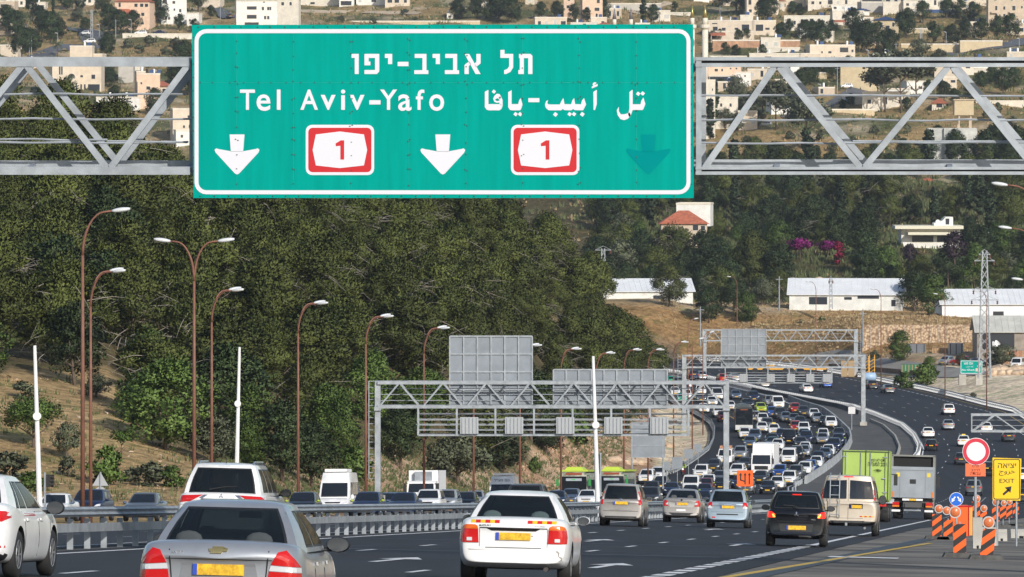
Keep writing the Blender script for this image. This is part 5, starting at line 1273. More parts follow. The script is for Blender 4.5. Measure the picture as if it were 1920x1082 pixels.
# around the yard
for px, d, h, k, lab in ((1687, 1022, 5.4, 'green', 'young round green tree alone in front of the stone gabion wall'), (1742, 985, 3.0, 'green', 'small tree left of the green exit sign'), (1695, 960, 2.8, 'bush', 'bush on the yard bank right of the tall lamp post'), (1735, 965, 3.4, 'bush', 'larger green bush on the yard bank'), (1880, 992, 4.0, 'olive', 'olive tree in front of the lower shed'), (1865, 998, 3.6, 'olive', 'smaller olive tree by the white sheet at the lower shed'), (1805, 985, 2.4, 'olive', 'little olive bush right of the parked cars'),
                        (1750, 1100, 7.4, 'green', 'leafy tree between the long white shed and the corrugated shed'), (1905, 1030, 2.2, 'bush', 'bush at the right edge by the lower shed'), (1640, 1035, 1.6, 'scrub', 'dry shrub left end of the gabion wall'), (1590, 1030, 2.0, 'scrub', 'scrub by the farthest gantry leg'), (1500, 1112, 3, 'olive', 'sapling in front of the long white shed, left of its middle'), (1543, 1112, 3.4, 'green', 'sapling in front of the long white shed near its middle'), (1628, 1112, 3, 'green', 'sapling in front of the long white shed near its right end'), (1400, 1120, 6, 'green', 'green tree left of the long white shed'), (1375, 1128, 6.5, 'dark', 'dark tree left of the long white shed by the low wall'), (1330, 1120, 7, 'dark', 'dark tree right of the gable of the left shed'), (1430, 1140, 5, 'olive', 'grey tree behind the fenced yard'), (1255, 1128, 9, 'pine', 'tall pine in front of the left white roofed shed'), (1352, 1135, 8, 'pine', 'tall pine between the left shed and the long white shed'), (1462, 1150, 7, 'pine', 'loose pine at the left gable of the long white shed'), (1716, 1126, 8, 'dark', 'dark tree at the right gable of the long white shed'),
                        (1890, 960, 1.2, 'scrub', 'small scrub at the rocks on the right edge'), (1825, 912, .9, 'scrub', 'weed clump at the foot of the lattice pylon'), (1620, 985, 1.0, 'scrub', 'weeds by the dark kerb wall')):
    plant(k, on(px, d), h, None, lab, None)
# village trees, from the photograph: px, row of base, height px
VT = {'dark': [(30, 70, 40), (62, 30, 34), (95, 82, 48), (75, 62, 40), (150, 20, 26), (160, 60, 22), (190, 22, 30), (110, 76, 34), (125, 20, 30), (205, 58, 40), (225, 66, 38), (250, 62, 34), (296, 50, 44), (337, 56, 24), (12, 60, 40), (40, 108, 48), (60, 100, 36), (200, 106, 36), (372, 20, 40), (365, 60, 20), (395, 35, 20), (860, 36, 32), (895, 34, 34), (935, 42, 44), (960, 42, 40), (920, 40, 36), (1015, 36, 26), (1045, 34, 26), (1075, 40, 26), (1130, 40, 34), (1100, 42, 22), (1265, 20, 14), (1225, 46, 30), (1380, 22, 44), (1400, 26, 40), (1350, 14, 30), (1440, 40, 40), (1428, 38, 30), (1485, 30, 22), (1500, 34, 20), (1465, 74, 26), (1480, 60, 20), (1510, 80, 34), (1540, 88, 40), (1525, 76, 30), (1560, 70, 26), (1600, 60, 36), (1625, 100, 50), (1645, 96, 44), (1610, 92, 40), (1670, 100, 36), (1700, 70, 44), (1690, 60, 30), (1730, 44, 34), (1775, 34, 30), (1800, 36, 30), (1825, 38, 28), (1750, 82, 34), (1785, 88, 34), (1810, 80, 34), (1840, 78, 34), (1870, 74, 36), (1895, 76, 40), (1385, 80, 20), (1400, 76, 18), (1350, 74, 16), (1330, 100, 16), (1360, 104, 20), (1380, 106, 18), (1430, 108, 20), (1520, 160, 36), (1500, 168, 30), (1560, 150, 34), (1545, 146, 30), (1580, 156, 30), (1350, 172, 20), (1660, 104, 24), (1900, 170, 36), (1880, 178, 40), (1860, 160, 30), (1840, 168, 28), (1770, 190, 30), (1790, 196, 24), (1740, 180, 24), (1820, 190, 26), (1595, 200, 20), (1580, 206, 16), (1340, 230, 30), (1700, 210, 22), (1760, 285, 40), (1790, 300, 46), (1740, 305, 36), (1820, 308, 36), (1850, 320, 60), (1880, 315, 70), (1905, 320, 66), (1870, 290, 50), (1695, 302, 34), (1590, 296, 16), (1640, 306, 30), (1560, 306, 20), (1530, 300, 22), (195, 150, 30), (205, 165, 30), (345, 140, 50), (355, 180, 60), (330, 160, 40), (270, 200, 30), (290, 215, 40), (215, 190, 24), (120, 150, 30), (130, 175, 30)],
      'olive': [(145, 42, 20), (170, 110, 20), (310, 108, 16), (1335, 76, 14), (1530, 66, 14), (1380, 190, 36), (1430, 210, 40), (1405, 230, 40), (1590, 130, 20), (1480, 196, 30), (1360, 240, 30), (1420, 240, 24), (1760, 120, 22), (1680, 118, 20), (1725, 110, 30), (1380, 250, 24)],
      'cypress': [(1206, 46, 44), (1337, 250, 70), (1332, 262, 62), (1500, 216, 24), (100, 30, 26)],
      'umbrella': [(1660, 210, 86), (1690, 212, 92), (1720, 205, 80), (1645, 205, 60), (1515, 302, 92), (1455, 240, 70), (1470, 250, 60)],
      'palm': [(108, 108, 26), (193, 156, 32), (226, 170, 22), (1660, 62, 26), (1678, 64, 26), (1497, 28, 20), (1855, 40, 30)],
      'scrub': [(1400, 270, 12), (1420, 286, 12), (1480, 262, 12), (1540, 262, 14), (1600, 270, 12), (1640, 252, 12), (1680, 268, 12), (1720, 282, 14), (1560, 284, 12), (1700, 250, 12), (1850, 222, 12), (1900, 236, 14), (1870, 212, 14), (1460, 282, 12), (240, 92, 14), (280, 86, 14), (260, 100, 12), (330, 90, 14), (350, 98, 12), (640, 40, 8), (700, 44, 8), (760, 30, 10), (780, 42, 8)]}
for k, lst in VT.items():
    for i, (px, py, hp) in enumerate(sorted(lst)):
        p = PT(px, py, 1480); ppm = F / p.y
        hm = hp / ppm * 1.25; what = {'dark': 'dark green tree', 'olive': 'grey green tree', 'cypress': 'slender dark cypress', 'umbrella': 'flat topped pine', 'palm': 'palm tree', 'scrub': 'low scrub clump'}[k]
        half = 'left part' if px < 900 else 'right part'; sub = sorted(q for q in lst if (q[0] < 900) == (px < 900))
        kk = sub.index((px, py, hp))
        side = '%s from the left in the %s of the village' % (ORD[kk], half) if kk < 30 else '%s from the right in the %s of the village' % (ORD[len(sub) - 1 - kk] if len(sub) - 1 - kk < 30 else '%dth' % (len(sub) - kk), half)
        plant(k if k != 'dark' or rnd.random() < 2 else 'green', p, hm, None, what + ', ' + side, 'trees among the village houses')
# ------------------------------------------------------------------ the traffic jam: one entry per vehicle, coordinates in an enlarged view
JAM = [(465,580,235,'sedan','steel blue'),(625,735,258,'suv','navy'),(572,688,315,'sedan','black'),(692,795,352,'hatchback','lime green'),(790,862,298,'suv','silver'),(835,955,318,'van','white'),
 (1002,1090,356,'hatchback','red'),(1070,1170,382,'sedan','dark grey'),(1160,1265,406,'sedan','white'),(1195,1290,445,'sedan','silver'),(1262,1350,472,'sedan','black'),(1300,1415,492,'suv','white'),
 (795,890,390,'hatchback','blue'),(870,958,412,'suv','dark grey'),(918,1010,436,'sedan','silver'),(992,1078,452,'sedan','grey'),(1040,1135,476,'sedan','black'),(663,722,432,'hatchback','white'),
 (702,812,462,'suv','white'),(742,850,506,'suv','grey'),(800,905,546,'sedan','white'),(1003,1090,522,'hatchback','red'),(1065,1168,548,'pickup','white'),(1052,1185,592,'sedan','teal'),
 (1285,1378,592,'hatchback','white'),(1372,1445,585,'sedan','black'),(1300,1402,630,'sedan','silver'),(1335,1450,695,'suv','navy'),(866,980,608,'suv','navy'),(852,948,636,'sedan','black'),
 (546,642,582,'hatchback','white'),(602,705,528,'sedan','white'),(628,735,612,'suv','steel blue'),(583,690,662,'hatchback','steel blue'),(828,935,685,'sedan','white'),(785,880,668,'sedan','teal'),
 (768,880,722,'sedan','navy'),(1062,1180,632,'van','black'),(1172,1228,628,'suv','navy'),(1035,1140,668,'sedan','dark grey'),(1062,1180,714,'sedan','white'),(1062,1160,742,'sedan','silver'),
 (1272,1380,738,'sedan','white'),(1242,1352,768,'sedan','steel blue'),(1182,1290,800,'sedan','navy'),(985,1100,768,'suv','black'),(905,1045,808,'van','white'),(490,605,768,'suv','silver'),
 (360,470,812,'van','white'),(1155,1280,842,'sedan','white'),(1125,1225,882,'hatchback','blue'),(1082,1145,912,'suv','white'),(952,1110,948,'pickup','grey'),(792,850,885,'van','white'),
 (840,910,925,'hatchback','blue'),(910,1040,996,'suv','white'),(805,940,1032,'hatchback','white'),(672,830,1072,'sedan','black'),(668,770,980,'sedan','dark grey'),(540,640,856,'sedan','dark grey'),
 (455,570,932,'suv','white'),(262,362,872,'sedan','dark grey'),(122,270,942,'pickup','white'),(205,325,1012,'sedan','white'),(300,412,978,'sedan','grey'),(195,282,1052,'hatchback','maroon'),
 (15,215,1062,'van','white'),(340,412,1042,'hatchback','black'),(475,602,1022,'sedan','navy'),(600,692,1075,'suv','grey'),(320,420,398,'suv','white'),(372,445,432,'hatchback','maroon'),(165,262,358,'sedan','white'),
 (450,498,335,'sedan','white'),(295,420,242,'van','white'),(262,362,292,'sedan','white'),(160,262,202,'suv','white'),(168,262,262,'sedan','grey'),(62,112,142,'hatchback','white'),(35,120,178,'sedan','grey'),(40,130,240,'suv','white'),
 (-60,30,205,'sedan','white'),(-45,45,262,'sedan','green'),(-30,60,120,'hatchback','teal'),(540,620,360,'sedan','grey'),(1385,1450,640,'hatchback','navy'),
 # seen through the second frame, nearer rows
 (-348,-262,985,'suv','white'),(-262,-115,962,'suv','white'),(-225,-85,1030,'sedan','black'),(-300,-160,1098,'pickup','dark grey'),(180,300,1100,'sedan','navy'),(60,170,1120,'hatchback','black'),(-120,10,1090,'sedan','navy')]
allcars = []
def lane_dir(y, on_coming=True):
    f = (lambda q: .5 * (le(q) + ml(q))) if on_coming else (lambda q: .5 * (mr(q) + re(q)))
    return (f(y + 8) - f(y - 8)) / 16
LEN = {'sedan': 4.5, 'hatchback': 3.95, 'suv': 4.5, 'van': 5.0, 'pickup': 5.1}; WID = {'sedan': 1.76, 'hatchback': 1.7, 'suv': 1.83, 'van': 1.92, 'pickup': 1.8}
for a, b_, yb, kind, col in JAM:
    px = 1270 + (a + b_) / 2 / 4.703; py = 700 + (yb - 4) / 4.703; g = G(px, py); s = lane_dir(g.y); t = Vector((s, 1)).normalized()
    c = Vector((g.x, g.y)) + t * LEN[kind] / 2; allcars.append([kind, col, c, s, (px, py)])
# fixed larger vehicles take part in keeping the spacing
BIGS = {}
def big(a, b_, yb, L): 
    px = 1270 + (a + b_) / 2 / 4.703; py = 700 + (yb - 4) / 4.703; g = G(px, py); s = lane_dir(g.y); t = Vector((s, 1)).normalized(); return Vector((g.x, g.y)) + t * L / 2, s
busp, buss = big(505, 672, 528, 11.5); trkp, trks = big(632, 848, 912, 7.5)
fixed = [(busp, 11.9, 2.7), (trkp, 8.0, 2.6)]
for it in range(60):
    for i, A in enumerate(allcars):
        for B in allcars[i+1:]:
            d = B[2] - A[2]
            if abs(d.y) > 7: continue
            t = Vector((A[3], 1)).normalized(); n_v = Vector((t.y, -t.x)); dl, dn = d.dot(t), d.dot(n_v); Ln = (LEN[A[0]] + LEN[B[0]]) / 2 + .9; Wn = (WID[A[0]] + WID[B[0]]) / 2 + .45
            ol, on_ = Ln - abs(dl), Wn - abs(dn)
            if ol > 0 and on_ > 0:
                if on_ < ol * .8: m_ = n_v * (on_ * .5 * (1 if dn > 0 else -1))
                else: m_ = t * (ol * .5 * (1 if dl > 0 else -1))
                A[2] -= m_ * .5; B[2] += m_ * .5
        for fp, fl_, fw in fixed:
            d = A[2] - fp; t = Vector((A[3], 1)).normalized(); n_v = Vector((t.y, -t.x)); dl, dn = d.dot(t), d.dot(n_v)
            ol, on_ = (LEN[A[0]] + fl_) / 2 + .4 - abs(dl), (WID[A[0]] + fw) / 2 + .3 - abs(dn)
            if ol > 0 and on_ > 0:
                A[2] += (n_v * on_ * (1 if dn > 0 else -1)) if on_ < ol else (t * ol * (1 if dl > 0 else -1))
        lo, hi = le(A[2].y) + 1.2, ml(A[2].y) - 1.2; A[2].x = max(lo, min(hi, A[2].x))
def pxof(x, y): return 960 + x * F / y, HOR - Zr(x, y) * F / y
NICE = {'suv': 'suv', 'pickup': 'pickup truck', 'van': 'van', 'sedan': 'sedan', 'hatchback': 'hatchback'}
def uniq_labels(cars, scene, extra):
    """a label that only fits one car: its look, and where it stands among those of the same look"""
    out = []; groups = {}
    for c in cars: groups.setdefault((c[0], c[1]), []).append(c)
    for c in cars:
        g = groups[(c[0], c[1])]; nm = '%s %s' % (c[1], NICE[c[0]])
        if len(g) == 1: out.append('only %s facing us in %s' % (nm, scene)); continue
        g2 = sorted(g, key=lambda q: q[2].y); k = g2.index(c)
        others = [(o, o[2] - c[2]) for o in cars if o is not c]
        nb = min(others, key=lambda q: abs(q[1].x) * 1.0 + abs(q[1].y) * .35)
        side = ('right of' if nb[1].x < 0 else 'left of') if abs(nb[1].x) > 1.2 else ('behind' if nb[1].y < 0 else 'in front of')
        out.append('%s, %s nearest such in %s, %s a %s %s' % (nm, ORD[k] if k else 'the', scene, side, nb[0][1], NICE[nb[0][0]]))
    return out
for c, lab in zip(allcars, uniq_labels(allcars, 'the jam', [])):
    kind, col, p2, s, _ = c
    o = put_car(kind, col, p2.x, p2.y, math.atan2(-s, -1), lab, 'vehicles queueing in the oncoming jam')
    c.append(o)
# taxi sign and roof load, lit lamps on some
def child_box(o, nm, bx, m_): MB().box(*bx).build(nm, m_, o)
for c in allcars:
    if c[1] == 'white' and c[0] == 'sedan' and c[4][0] > 1440 and 812 < c[4][1] < 818: child_box(c[5], 'taxi_sign', (-.25, .25, -.15, .0, 1.46, 1.60), mat('yellow label', (.75, .55, .05), .5)); c[5]['label'] = 'white taxi sedan with a yellow roof sign in the jam'
    if c[0] == 'van' and c[2].y < 760 and 355 < (c[4][0] - 1270) * 4.703 < 480: child_box(c[5], 'roof_load', (-.7, .7, -1.2, .8, 1.96, 2.25), mat('rope orange load', (.5, .25, .15), .8, var=.4, vs=4)); c[5]['label'] = 'white van with a load on its roof rack left of the gantry leg'
# cars half hidden behind the near guard rail: px centre, scale, kind, colour, label
ONC = [(100, 37, 'sedan', 'white', 'white sedan facing us behind the rail, beside the left white pole'), (166, 36, 'suv', 'navy', 'dark blue suv half hidden behind the two left lamp posts'), (268, 37.5, 'sedan', 'grey', 'grey sedan facing us behind the rail left of the white suv'),
       (568, 33.5, 'hatchback', 'black', 'black hatchback behind the rail left of the white minibus'), (690, 32.5, 'hatchback', 'navy', 'dark blue hatchback behind the rail just right of the white minibus'), (758, 31.8, 'sedan', 'navy', 'navy blue sedan behind the rail below the white box lorry'),
       (805, 29.5, 'suv', 'white', 'white suv behind the rail directly right of the navy blue sedan'), (837, 27.5, 'suv', 'silver', 'silver suv behind the rail, left of the old white sedan'), (874, 26, 'hatchback', 'dark grey', 'dark grey hatchback low behind the rail left of the old white sedan'),
       (732, 27, 'hatchback', 'steel blue', 'small steel blue hatchback between two dark blue cars behind the rail'), (1045, 23.5, 'sedan', 'navy', 'dark navy sedan behind the rail left of the first green bus'), (1072, 21.5, 'hatchback', 'steel blue', 'steel blue hatchback under the windscreen of the first green bus'), (1103, 22.5, 'sedan', 'white', 'white sedan behind the rail at the foot of the tall white pole'),
       (1221, 23.5, 'pickup', 'dark grey', 'dark grey pickup behind the rail just right of the champagne minivan'), (1318, 25.5, 'sedan', 'navy', 'navy sedan behind the rail between the champagne sedan and the pale blue hatchback'), (892, 23, 'sedan', 'silver', 'silver sedan low behind the rail beside the minibus with writing')]
for px, ppm, kind, col, lab in ONC:
    d = F / ppm; x = (px - 960) / ppm; put_car(kind, col, x, d + 2.2, math.atan(.0945) + math.pi, lab, 'oncoming cars behind the near guard rail')
# our side, driving away far ahead
AWAY = [(1844, 752, 'sedan', 'white'), ]
AW = [(1780, 779, 'suv', 'white', 'white suv alone on the bend nearest the sandy bank'), (1779, 807, 'sedan', 'silver', 'silver sedan following the white suv on the empty carriageway'), (1741, 822, 'sedan', 'white', 'white sedan in the middle of the empty carriageway'), (1746, 846, 'hatchback', 'black', 'black hatchback just behind the white sedan on the empty carriageway'),
      (1807, 838, 'sedan', 'white', 'white taxi left above the round red and white sign'), (1850, 812, 'sedan', 'white', 'white sedan behind the short gantry arm'), (1892, 829, 'sedan', 'dark grey', 'dark grey sedan under the short gantry arm'), (1802, 872, 'hatchback', 'dark grey', 'dark hatchback left of the round red and white sign'),
      (1850, 893, 'suv', 'black', 'black suv between the red ring sign and the yellow exit sign'), (1826, 930, 'suv', 'grey', 'grey suv directly behind the pole of the red ring sign'), (1638, 730, 'sedan', 'dark grey', 'dark sedan by the far rail, left one of two'), (1669, 738, 'sedan', 'grey', 'grey sedan by the far rail, right one of two'), (1516, 737, 'sedan', 'white', 'white sedan alone on the far top of the bend'),
      (1552, 727, 'hatchback', 'blue', 'blue hatchback under the right end of the far gantry'), (1435, 727, 'sedan', 'champagne', 'champagne sedan under the far gantry walkway'), (1504, 707, 'sedan', 'dark grey', 'dark sedan behind the far gantry signal boxes'), (1357, 717, 'hatchback', 'red', 'bright red hatchback left under the far gantry'), (1380, 716, 'sedan', 'silver', 'silver sedan beside the bright red hatchback'),
      (1302, 712, 'suv', 'navy', 'dark blue suv left behind the far lamp posts'), (1318, 712, 'hatchback', 'silver', 'silver hatchback right of the dark blue suv near the far lamp posts'), (1240, 697, 'sedan', 'white', 'white car at the far left tip of the carriageway'), (1915, 905, 'suv', 'white', 'white suv cut by the right edge behind the exit sign'), (1917, 945, 'sedan', 'dark grey', 'dark grey sedan at the right edge behind the barricades'), (1262, 722, 'sedan', 'green', 'green car between the far gantry ladder and the sign boards')]
for px, py, kind, col, lab in AW:
    g = G(px, py); s = lane_dir(g.y, False); t = Vector((s, 1)).normalized(); c = Vector((g.x, g.y)) + t * LEN[kind] / 2
    back = 'far ahead' ; hd = math.atan(s)
    if px == 1357 or px == 1380 or px == 1318: pass
    o = put_car(kind, col, c.x, c.y, hd, lab, 'cars driving away on the empty carriageway')
    if 'taxi' in lab: child_box(o, 'taxi_sign', (-.25, .25, -.15, .0, 1.46, 1.60), mat('yellow label'))
# minibuses, box lorry, coaches
def minibus(name, col, px, ppm, H, label, text=None, lwh=(1.99, 5.9)):
    W_, L_ = lwh; P = dict(VAN); P.update(L=L_, W=W_, H=H, zb=.28, top=[(-L_/2, 1.15), (L_/2 - 1.15, 1.15), (L_/2 - .5, 1.12), (L_/2, .85)], cab=(-L_/2 + .04, -L_/2 + .12, L_/2 - 1.75, L_/2 - .78, W_ - .06, W_ - .34, 1.12, H), wheels=(-1.8, 1.95), wr=.36, vr=(.06, .60), vs=(.1, .62), side=[(-.94, -.5), (-.46, -.02), (.02, .44), (.5, .86)], ms=(.22, .36))
    root, body, dec, bvh = car_proto(name, P, col, False, label, None, 'minibus')
    MB().box(-.65, .65, -1.2, 1.2, H, H + .17).build('roof_unit', whitep, root)
    if text:
        me = text_mesh(text, 'lettering', 1.1, .2, .01, .01); me.materials.clear(); me.materials.append(mat('grey lettering', (.12, .12, .13), .6)); o = link('lettering', me, root); o.rotation_euler = (R(-12), 0, R(180)); hit = bvh.ray_cast(Vector((0, 9, H - .32)), Vector((0, -1, 0)))[0]; o.location = (0, hit.y + .05, H - .32)
    d = F / ppm; place(root, (px - 960) / ppm, d + L_/2, HD + math.pi); return root
minibus('minibus', 'white', 632, 32, 2.68, 'tall white minibus facing us with a roof unit and wide dark windscreen')
minibus('minibus', 'white', 945, 26.5, 2.62, 'white minibus with faint writing on its brow, behind the old white sedan', '\u05dc"\u05e6\u05dd \u05dd\u05db')
def lorry(label, px, ppm, y0, W_=2.3, L_=7.4, H=3.4, big_text=None, hd=None, xy=None, fridge=False, cabz=2.55, mirror=True):
    root = empty('box_truck', (0, 0, 0), 0, label, 'truck')
    MB().box(-W_/2, W_/2, -L_/2, L_/2 - 2.0, .95, H).build('cargo_box', whitep, root)
    m = MB(); zc = cabz; y1 = L_/2
    prof = [(y1 - 1.9, .5), (y1, .5), (y1 + .02, 1.3), (y1 - .35, zc), (y1 - .6, zc + .1), (y1 - 1.9, zc + .1)]
    m.prism(prof, lambda y, z, x: (x, y, z), (-W_/2 + .06, W_/2 - .06)); m.build('cab', whitep, root)
    if not fridge:
        m = MB(); m.prism([(y1 - 2.0, zc + .1), (y1 - .75, zc + .1), (y1 - 1.25, H + .05), (y1 - 2.0, H + .1)], lambda y, z, x: (x, y, z), (-W_/2 + .12, W_/2 - .12)); m.build('wind_deflector', whitep, root)
    else: MB().box(-.65, .65, L_/2 - 2.0, L_/2 - 1.5, H - .95, H - .1).build('cooling_unit', galvd, root)
    m = MB(); sl = .37 / (zc - 1.3); q = lambda x, z: (x, y1 + .03 - (z - 1.3) * sl, z); a = W_/2 - .16
    m.add([q(-a, 1.42), q(a, 1.42), q(a * .95, zc - .12), q(-a * .95, zc - .12)], [(0, 1, 2, 3)]); m.build('windshield', glassd, root)
    MB().box(-W_*.32, W_*.32, y1 + .01, y1 + .04, .78, 1.22).build('grille', bplast, root)
    for s in (-1, 1):
        MB().box(s*W_*.40 - .13, s*W_*.40 + .13, y1 + .01, y1 + .05, .62, .82).build('headlight', clear, root)
        MB().box(s*(W_/2 + .12) - .1, s*(W_/2 + .12) + .1, y1 - .25, y1 - .15, 1.4, 2.1).box(min(s*(W_/2 - .1), s*(W_/2 + .12)), max(s*(W_/2 - .1), s*(W_/2 + .12)), y1 - .22, y1 - .18, 2.05, 2.1).build('side_mirror', bplast, root)
        MB().box(s*(W_/2 - .055) - .004, s*(W_/2 - .055) + .004, y1 - 1.5, y1 - .5, 1.45, zc - .15).build('side_window', glassd, root)
    MB().box(-W_/2, W_/2, y1 - .1, y1 + .06, .38, .6).build('bumper', whitep, root); MB().box(-.27, .27, y1 + .06, y1 + .075, .42, .54).build('number_plate', plate, root)
    MB().box(-.5, .5, -L_/2 + .1, y1 - .3, .55, .95).build('chassis', soot, root)
    if big_text:
        me = text_mesh(big_text, 'lettering', .95, .2, .01, .015); me.materials.clear(); me.materials.append(mat('blue lettering', (.02, .04, .25), .5)); o = link('lettering', me, root); o.rotation_euler = (R(-28), 0, R(180)); o.location = (0, y1 - .93, zc + .45)
    tm, hm = wheel_data(.42, .3, alloy, False)
    for y in (-L_/2 + 1.6, L_/2 - 1.0):
        for s in (-1, 1): wo = link('wheel', tm, root); wo.location = (s * (W_/2 - .16), y, .42); link('rim', hm, wo)
    if xy: place(root, xy.x, xy.y, hd)
    else: d = F / ppm; place(root, (px - 960) / ppm, d + L_/2, HD + math.pi)
    return root
lorry('white lorry with a cooling unit above its cab, behind the rail left of centre', 798, 24.5, 0, H=3.1, fridge=True, cabz=2.2)
lorry('big white box lorry with blue DAF letters on its brow in the jam', 0, 0, 0, 2.5, 7.5, 3.75, 'DAF', math.atan2(-trks, -1), trkp, cabz=2.6)
def bus(label, W_, L_, H, body, roofm, name='bus', city=True):
    root = empty(name, (0, 0, 0), 0, label, 'bus'); y1 = L_/2
    m = MB(); m.prism([(-W_/2, .35), (W_/2, .35), (W_/2, 1.2), (W_/2 - .04, H - .5), (W_/2 - .14, H - .12), (W_/2 - .35, H), (-W_/2 + .35, H), (-W_/2 + .14, H - .12), (-W_/2 + .04, H - .5), (-W_/2, 1.2)], lambda x, z, y: (x, y, z), (-y1, y1)); m.build('body', body, root)
    q = MB(); b0, b1 = (1.0, H - .45) if city else (1.15, H - .25)
    q.box(-W_/2 + .1, W_/2 - .1, y1 + .002, y1 + .03, b0, b1).build('windshield', glassd, root)
    for s in (-1, 1):
        for k in range(6): MB().box(s*(W_/2 - .01) - .02, s*(W_/2 - .01) + .02, y1 - 1.9 - k * 1.6, y1 - .5 - k * 1.6, 1.35, H - .75).build('side_window', glassd, root)
        MB().box(s*(W_*.38) - .18, s*(W_*.38) + .18, y1 + .002, y1 + .05, .55, .75).build('headlight', clear, root)
        MB().tube([(s*(W_/2 - .1), y1 - .1, H - .35), (s*(W_/2 + .2), y1 + .25, H - .4), (s*(W_/2 + .22), y1 + .25, H - .7)], .04, 6).box(s*(W_/2 + .22) - .12, s*(W_/2 + .22) + .12, y1 + .2, y1 + .3, H - 1.3, H - .7).build('side_mirror', mat('green mirror housing', (.02, .25, .05), .5) if city else bplast, root)
    if city:
        MB().box(-W_/2 - .04, W_/2 + .04, -y1 + .3, y1 + .1, H - .02, H + .16).build('roof', roofm, root)
        m = MB(); m.prism([(-.85, H + .16), (.85, H + .16), (.6, H + .42), (-.6, H + .42)], lambda x, z, y: (x, y, z), (y1 - 3.5, y1 - .3)); m.build('roof_unit', roofm, root)
        MB().box(-.75, .75, y1 + .031, y1 + .035, H - .30, H - .12).build('destination_display', mat('orange led text field', (.12, .03, .01), .4, emit=(1, .2, .05, .25)), root)
        MB().box(-.72, .72, y1 + .031, y1 + .04, H - .85, H - .62).build('windshield_banner', mat('grey banner', (.35, .40, .45), .5), root)
        m = MB(); m.add([(.3, y1 + .05, H - .72), (-.15, y1 + .05, H - .66), (-.1, y1 + .05, H - .78)], [(0, 1, 2)]); m.build('green_emblem', mat('emblem green', (.05, .5, .08), .5), root)
    else:
        MB().box(-.5, .5, y1 + .031, y1 + .035, H - .42, H - .3).build('destination_display', mat('orange led text field'), root)
        MB().box(-W_/2 + .05, W_/2 - .05, y1 - .0, y1 + .04, .4, 1.05).build('bumper', mat('pale bumper', (.6, .6, .6), .4), root)
    MB().box(-.27, .27, y1 + .04, y1 + .055, .42, .54).build('number_plate', plate, root)
    tm, hm = wheel_data(.48, .3, alloy, False)
    for y in (-y1 + 2.8, y1 - 2.6):
        for s in (-1, 1): wo = link('wheel', tm, root); wo.location = (s * (W_/2 - .14), y, .48); link('rim', hm, wo)
    return root
adv = mat('printed side advert', (.10, .11, .09), .5, col2=(.5, .5, .42), vs=2.5); lroof = mat('lime bus roof', (.46, .58, .06), .5)
for px, ppm, lab in ((1090, 20.7, 'green roofed city bus facing us left of the tall white pole'), (1160, 20.0, 'second green roofed city bus, behind the champagne minivan')):
    o = bus(lab, 2.5, 11.8, 2.95, adv, lroof); d = F / ppm; place(o, (px - 960) / ppm, d + 5.9, HD + math.pi + .02)
o = bus('dark coach with a big reflecting windscreen in the jam right of the gantry leg', 2.5, 11.5, 3.55, mat('dark coach paint', (.05, .055, .06), .35, .2, coat=.4), None, 'coach', False); place(o, busp.x, busp.y, math.atan2(-buss, -1))
# ------------------------------------------------------------------ motorcyclist on the shoulder
def skin_body(name, joints, edges, m, parent):
    me = bpy.data.meshes.new(name); me.from_pydata([j[0] for j in joints], edges, []); o = bpy.data.objects.new(name, me); C.objects.link(o)
    o.modifiers.new('k', 'SKIN'); s = o.modifiers.new('s', 'SUBSURF'); s.levels = s.render_levels = 1
    for v, j in zip(me.skin_vertices[0].data, joints): v.radius = (j[1], j[2] if len(j) > 2 else j[1])
    me.skin_vertices[0].data[0].use_root = True
    e = evalmesh(o); bpy.data.objects.remove(o); e.name = name
    for mm in m: e.materials.append(mm)
    for p_ in e.polygons:
        p_.use_smooth = True; z = p_.center.z; p_.material_index = 1 if z > .95 and z < 1.42 and len(m) > 1 else 0
    return link(name, e, parent)
g = G(1281, 893); bike = empty('motorcycle', g, 0, 'motorcycle standing on the outer shoulder by the guard rail', 'motorcycle'); bike.rotation_euler = (0, 0, math.pi - .12)
tm, hm = wheel_data(.31, .13, alloy, False)
for y in (-.68, .72): wo = link('wheel', tm, bike); wo.location = (0, y, .31); link('rim', hm, wo)
MB().tube([(0, .72, .31), (0, .5, .95)], .035, 6).tube([(-.36, .42, 1.02), (-.1, .5, 1.0), (.1, .5, 1.0), (.36, .42, 1.02)], .018, 6).build('handlebar', bplast, bike)
m = MB(); m.prism([(-.85, .72), (-.4, .78), (.05, .78), (.35, .98), (.62, .9), (.5, .5), (.1, .32), (-.3, .35)], lambda y, z, x: (x, y, z), (-.14, .14)); m.build('frame', mat('red motorcycle fairing', (.5, .02, .02), .3, coat=.5), bike)
MB().box(-.13, .13, -.75, .0, .78, .86).build('seat', bplast, bike); MB().lathe([(.1, 0), (.09, .05)], (0, .6, .88), 'y', 10).build('headlight', headon, bike)
man = empty('person', g, 0, 'motorcyclist in a helmet and yellow-green safety vest astride the motorcycle', 'person'); man.rotation_euler = bike.rotation_euler
J = [((0, -.25, .92), .15, .12), ((0, -.18, 1.15), .15, .11), ((0, -.10, 1.36), .17, .11), ((0, -.07, 1.47), .06), ((0, -.05, 1.58), .09),
     ((.20, -.08, 1.38), .07), ((.33, .12, 1.18), .05), ((.33, .38, 1.04), .038), ((-.20, -.08, 1.38), .07), ((-.33, .12, 1.18), .05), ((-.33, .38, 1.04), .038),
     ((.14, -.2, .88), .10), ((.24, .12, .66), .075), ((.25, -.02, .22), .055), ((.25, .10, .08), .05), ((-.14, -.2, .88), .10), ((-.24, .12, .66), .075), ((-.25, -.02, .22), .055), ((-.25, .10, .08), .05)]
